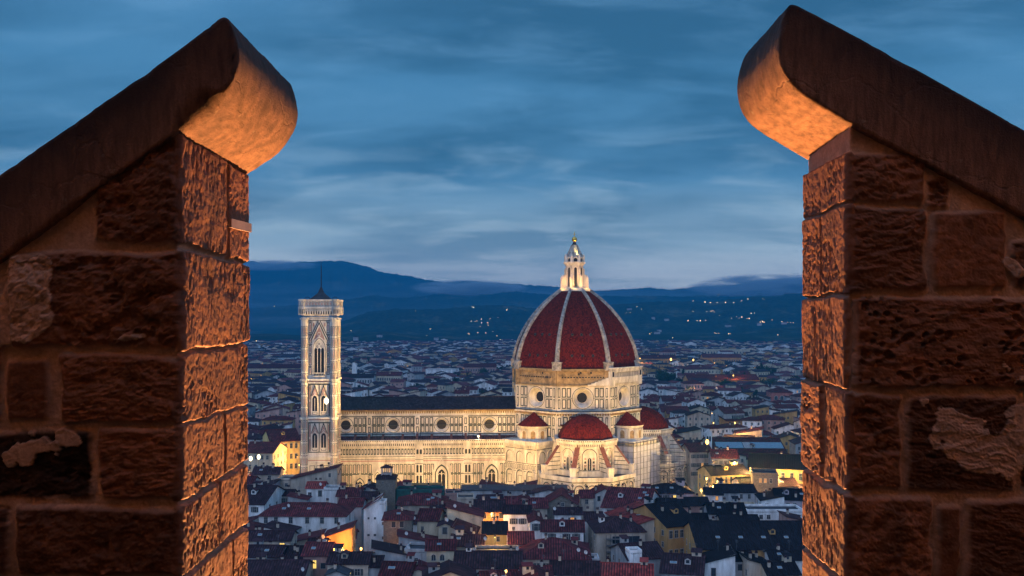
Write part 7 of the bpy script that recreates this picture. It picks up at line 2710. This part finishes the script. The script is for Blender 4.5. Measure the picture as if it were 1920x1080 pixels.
# ---- lights and villas on the hills
hm = MB()
hm.lathe([(.02, 1), (.7, .7), (1, 0), (.7, -.7), (.02, -1)], 8)
ho_ = hm.build('hillside_light', M['hillbulb'])
hme = ho_.data
bpy.data.objects.remove(ho_)
HL = [(544, 508), (516, 577), (500, 647), (474, 645), (484, 644), (526, 643), (532, 644), (780, 586), (886, 578), (888, 580), (884, 606), (891, 607), (894, 605), (903, 602), (903, 609), (901, 617), (916, 614), (915, 609), (919, 602), (934, 600), (950, 586),
      (808, 621), (801, 634), (878, 629), (880, 630), (896, 628), (911, 628), (924, 626), (938, 641), (935, 655), (910, 646), (921, 646), (932, 634), (944, 645), (683, 656), (660, 624),
      (1173, 590), (1181, 590), (1193, 579), (1201, 583), (1298, 568), (1320, 571), (1330, 571), (1343, 571), (1358, 571), (1373, 571), (1298, 588), (1323, 588), (1331, 587), (1335, 586), (1338, 588), (1347, 595), (1346, 555), (1288, 605), (1305, 605), (1311, 605), (1321, 605),
      (1369, 601), (1378, 598), (1384, 600), (1388, 599), (1398, 601), (1402, 601), (1406, 592), (1412, 591), (1423, 608), (1427, 607), (1430, 609), (1445, 604), (1463, 607), (1474, 609), (1479, 609), (1484, 609), (1338, 628), (1341, 629), (1345, 629), (1363, 630), (1366, 630),
      (1388, 568), (1400, 565), (1427, 563), (1430, 565), (1216, 630), (1220, 628), (1259, 638), (1455, 632)]
rng = random.Random(4)
for px, py in HL:
    x, y, z = hill_hit(px, py)
    o = bpy.data.objects.new('hillside_light', hme)
    COL.objects.link(o)
    o.location = (x, y - 20, z + 7)
    s_ = y / 4000 * rng.choice((.6, .7, .9, 1.25))
    o.scale = (s_, s_, s_)
    side = 'left of the bell tower' if px < 600 else 'between the bell tower and the dome' if px < 1000 else 'right of the dome'
    tag(o, f'tiny lamp shining on the dark wooded hill {side}', 'hill light', 'lights scattered over the hills')
vb = []
for px, py, w_, h_ in ((575, 640, 26, 8), (480, 648, 30, 9), (530, 646, 34, 10), (667, 642, 18, 18), (712, 632, 20, 8), (818, 642, 14, 17), (820, 647, 24, 8), (900, 657, 30, 10), (940, 655, 22, 12), (1225, 598, 16, 8), (1250, 601, 22, 8), (1236, 622, 20, 8),
                       (1232, 626, 26, 8), (1365, 613, 22, 8), (1346, 556, 10, 12), (1424, 610, 20, 10), (1470, 608, 24, 8), (1485, 647, 26, 10), (1180, 581, 20, 7), (1320, 646, 30, 9), (1298, 648, 26, 9)):
    x, y, z = hill_hit(px, py)
    w_, h_ = w_ * .75, h_ * .8
    r = empty('villa', (x, y, z), R(rng.uniform(-20, 20)), 'villa', 'villa', 'villas on the hills')
    b = MB()
    add_walls(b, w_, 14, h_, 'hip', 2.5, -8)
    for i in range(int(w_ / 4)):
        xw = -w_ / 2 + 2 + i * 4
        b.face([(xw - .7, -7.1, h_ - 4), (xw + .7, -7.1, h_ - 4), (xw + .7, -7.1, h_ - 2), (xw - .7, -7.1, h_ - 2)], 1)
    b.build('wall', [M['grey'], M['shutter']], r)
    b = MB()
    add_roof(b, w_, 14, h_, 'hip', 2.5)
    b.build('roof', M['tiledark'], r)
    side = 'left of the bell tower' if px < 600 else 'right of the dome' if px > 1100 else 'between the bell tower and the dome'
    PEND.append((r, 'pale villa ' + ('with tall wall' if h_ > 14 else 'long and low' if w_ > 25 else 'small and square'), 'on the slope', side, px))
tr_ = MB()
x, y, z = hill_hit(636, 491.5)
tr_.tube((0, 0, -10), (0, 0, 30), 1.3, .7, 5)
tr_.tube((0, 0, 22), (0, 0, 45), .8, .4, 5)
tag(tr_.build('radio_mast', M['iron'], None, False, (x, y, z)), 'thin radio mast on the summit of the far hill', 'mast')
finish_labels()

# ---- mist banks lying in the folds of the hills, and the air itself
def mist(name, cx, cy, cz, rx, ry, rz_, dens, label):
    b = MB()
    n, k = 24, 12
    rings = []
    for i in range(k + 1):
        ph = -math.pi / 2 + math.pi * i / k
        rings.append([(max(math.cos(ph), .01) * math.cos(2 * math.pi * j / n), max(math.cos(ph), .01) * math.sin(2 * math.pi * j / n), math.sin(ph)) for j in range(n)])
    b.loft(rings, 0)
    m = bpy.data.materials.new(name)
    m.use_nodes = True
    t = NT(m.node_tree)
    tc = t.n('ShaderNodeTexCoord')
    ln = t.n('ShaderNodeVectorMath', operation='LENGTH')
    t.l(tc.outputs['Object'], ln.inputs[0])
    fall = t.smooth(ln.outputs['Value'], 1.0, 0.35)
    nz = t.noise(tc.outputs['Object'], 2.1, 5, 0.6, 0.6)
    dn = t.math('MULTIPLY', t.math('MULTIPLY', fall, t.smooth(nz, 0.40, 0.66)), dens)
    v = t.n('ShaderNodeVolumePrincipled')
    v.inputs['Color'].default_value = (0.75, 0.85, 0.95, 1)
    t.l(dn, v.inputs['Density'])
    t.l(v.outputs[0], t.n('ShaderNodeOutputMaterial').inputs['Volume'])
    o = b.build(name, m, None, True, (cx, cy, cz), True)
    o.scale = (rx, ry, rz_)
    o['kind'] = 'stuff'
    o['label'] = label
    return o


mist('mist_bank', *[c for c in P(880, 541, 6300)], 420, 500, 60, 0.035, 'pale mist lying along the far ridge between bell tower and dome')
mist('mist_bank', *[c for c in P(1450, 540, 6400)], 620, 600, 100, 0.035, 'pale cloud spilling over the far ridge right of the dome')
mist('mist_bank', *[c for c in P(500, 497, 7000)], 420, 300, 45, 0.02, 'low cloud brushing the crest of the far hill at the left merlon')
mist('valley_mist', -200, 6450, 130, 3600, 620, 220, 0.0016, 'thin evening mist filling the valleys between the wooded ridges')
mist('valley_mist', -100, 4850, 60, 2600, 420, 130, 0.0010, 'lower veil of mist behind the nearest wooded ridge')
HAZE = 1.5e-4
hb = MB()
hb.box(-5200, 5200, -400, 10500, -6, 570)
hzm = bpy.data.materials.new('evening_haze')
hzm.use_nodes = True
t = NT(hzm.node_tree)
v = t.n('ShaderNodeVolumePrincipled')
v.inputs['Color'].default_value = (0.02, 0.40, 0.82, 1)
v.inputs['Density'].default_value = HAZE
t.l(v.outputs[0], t.n('ShaderNodeOutputMaterial').inputs['Volume'])
ho2 = hb.build('haze', hzm)
ho2['kind'] = 'stuff'
ho2['label'] = 'blue evening air over the city'
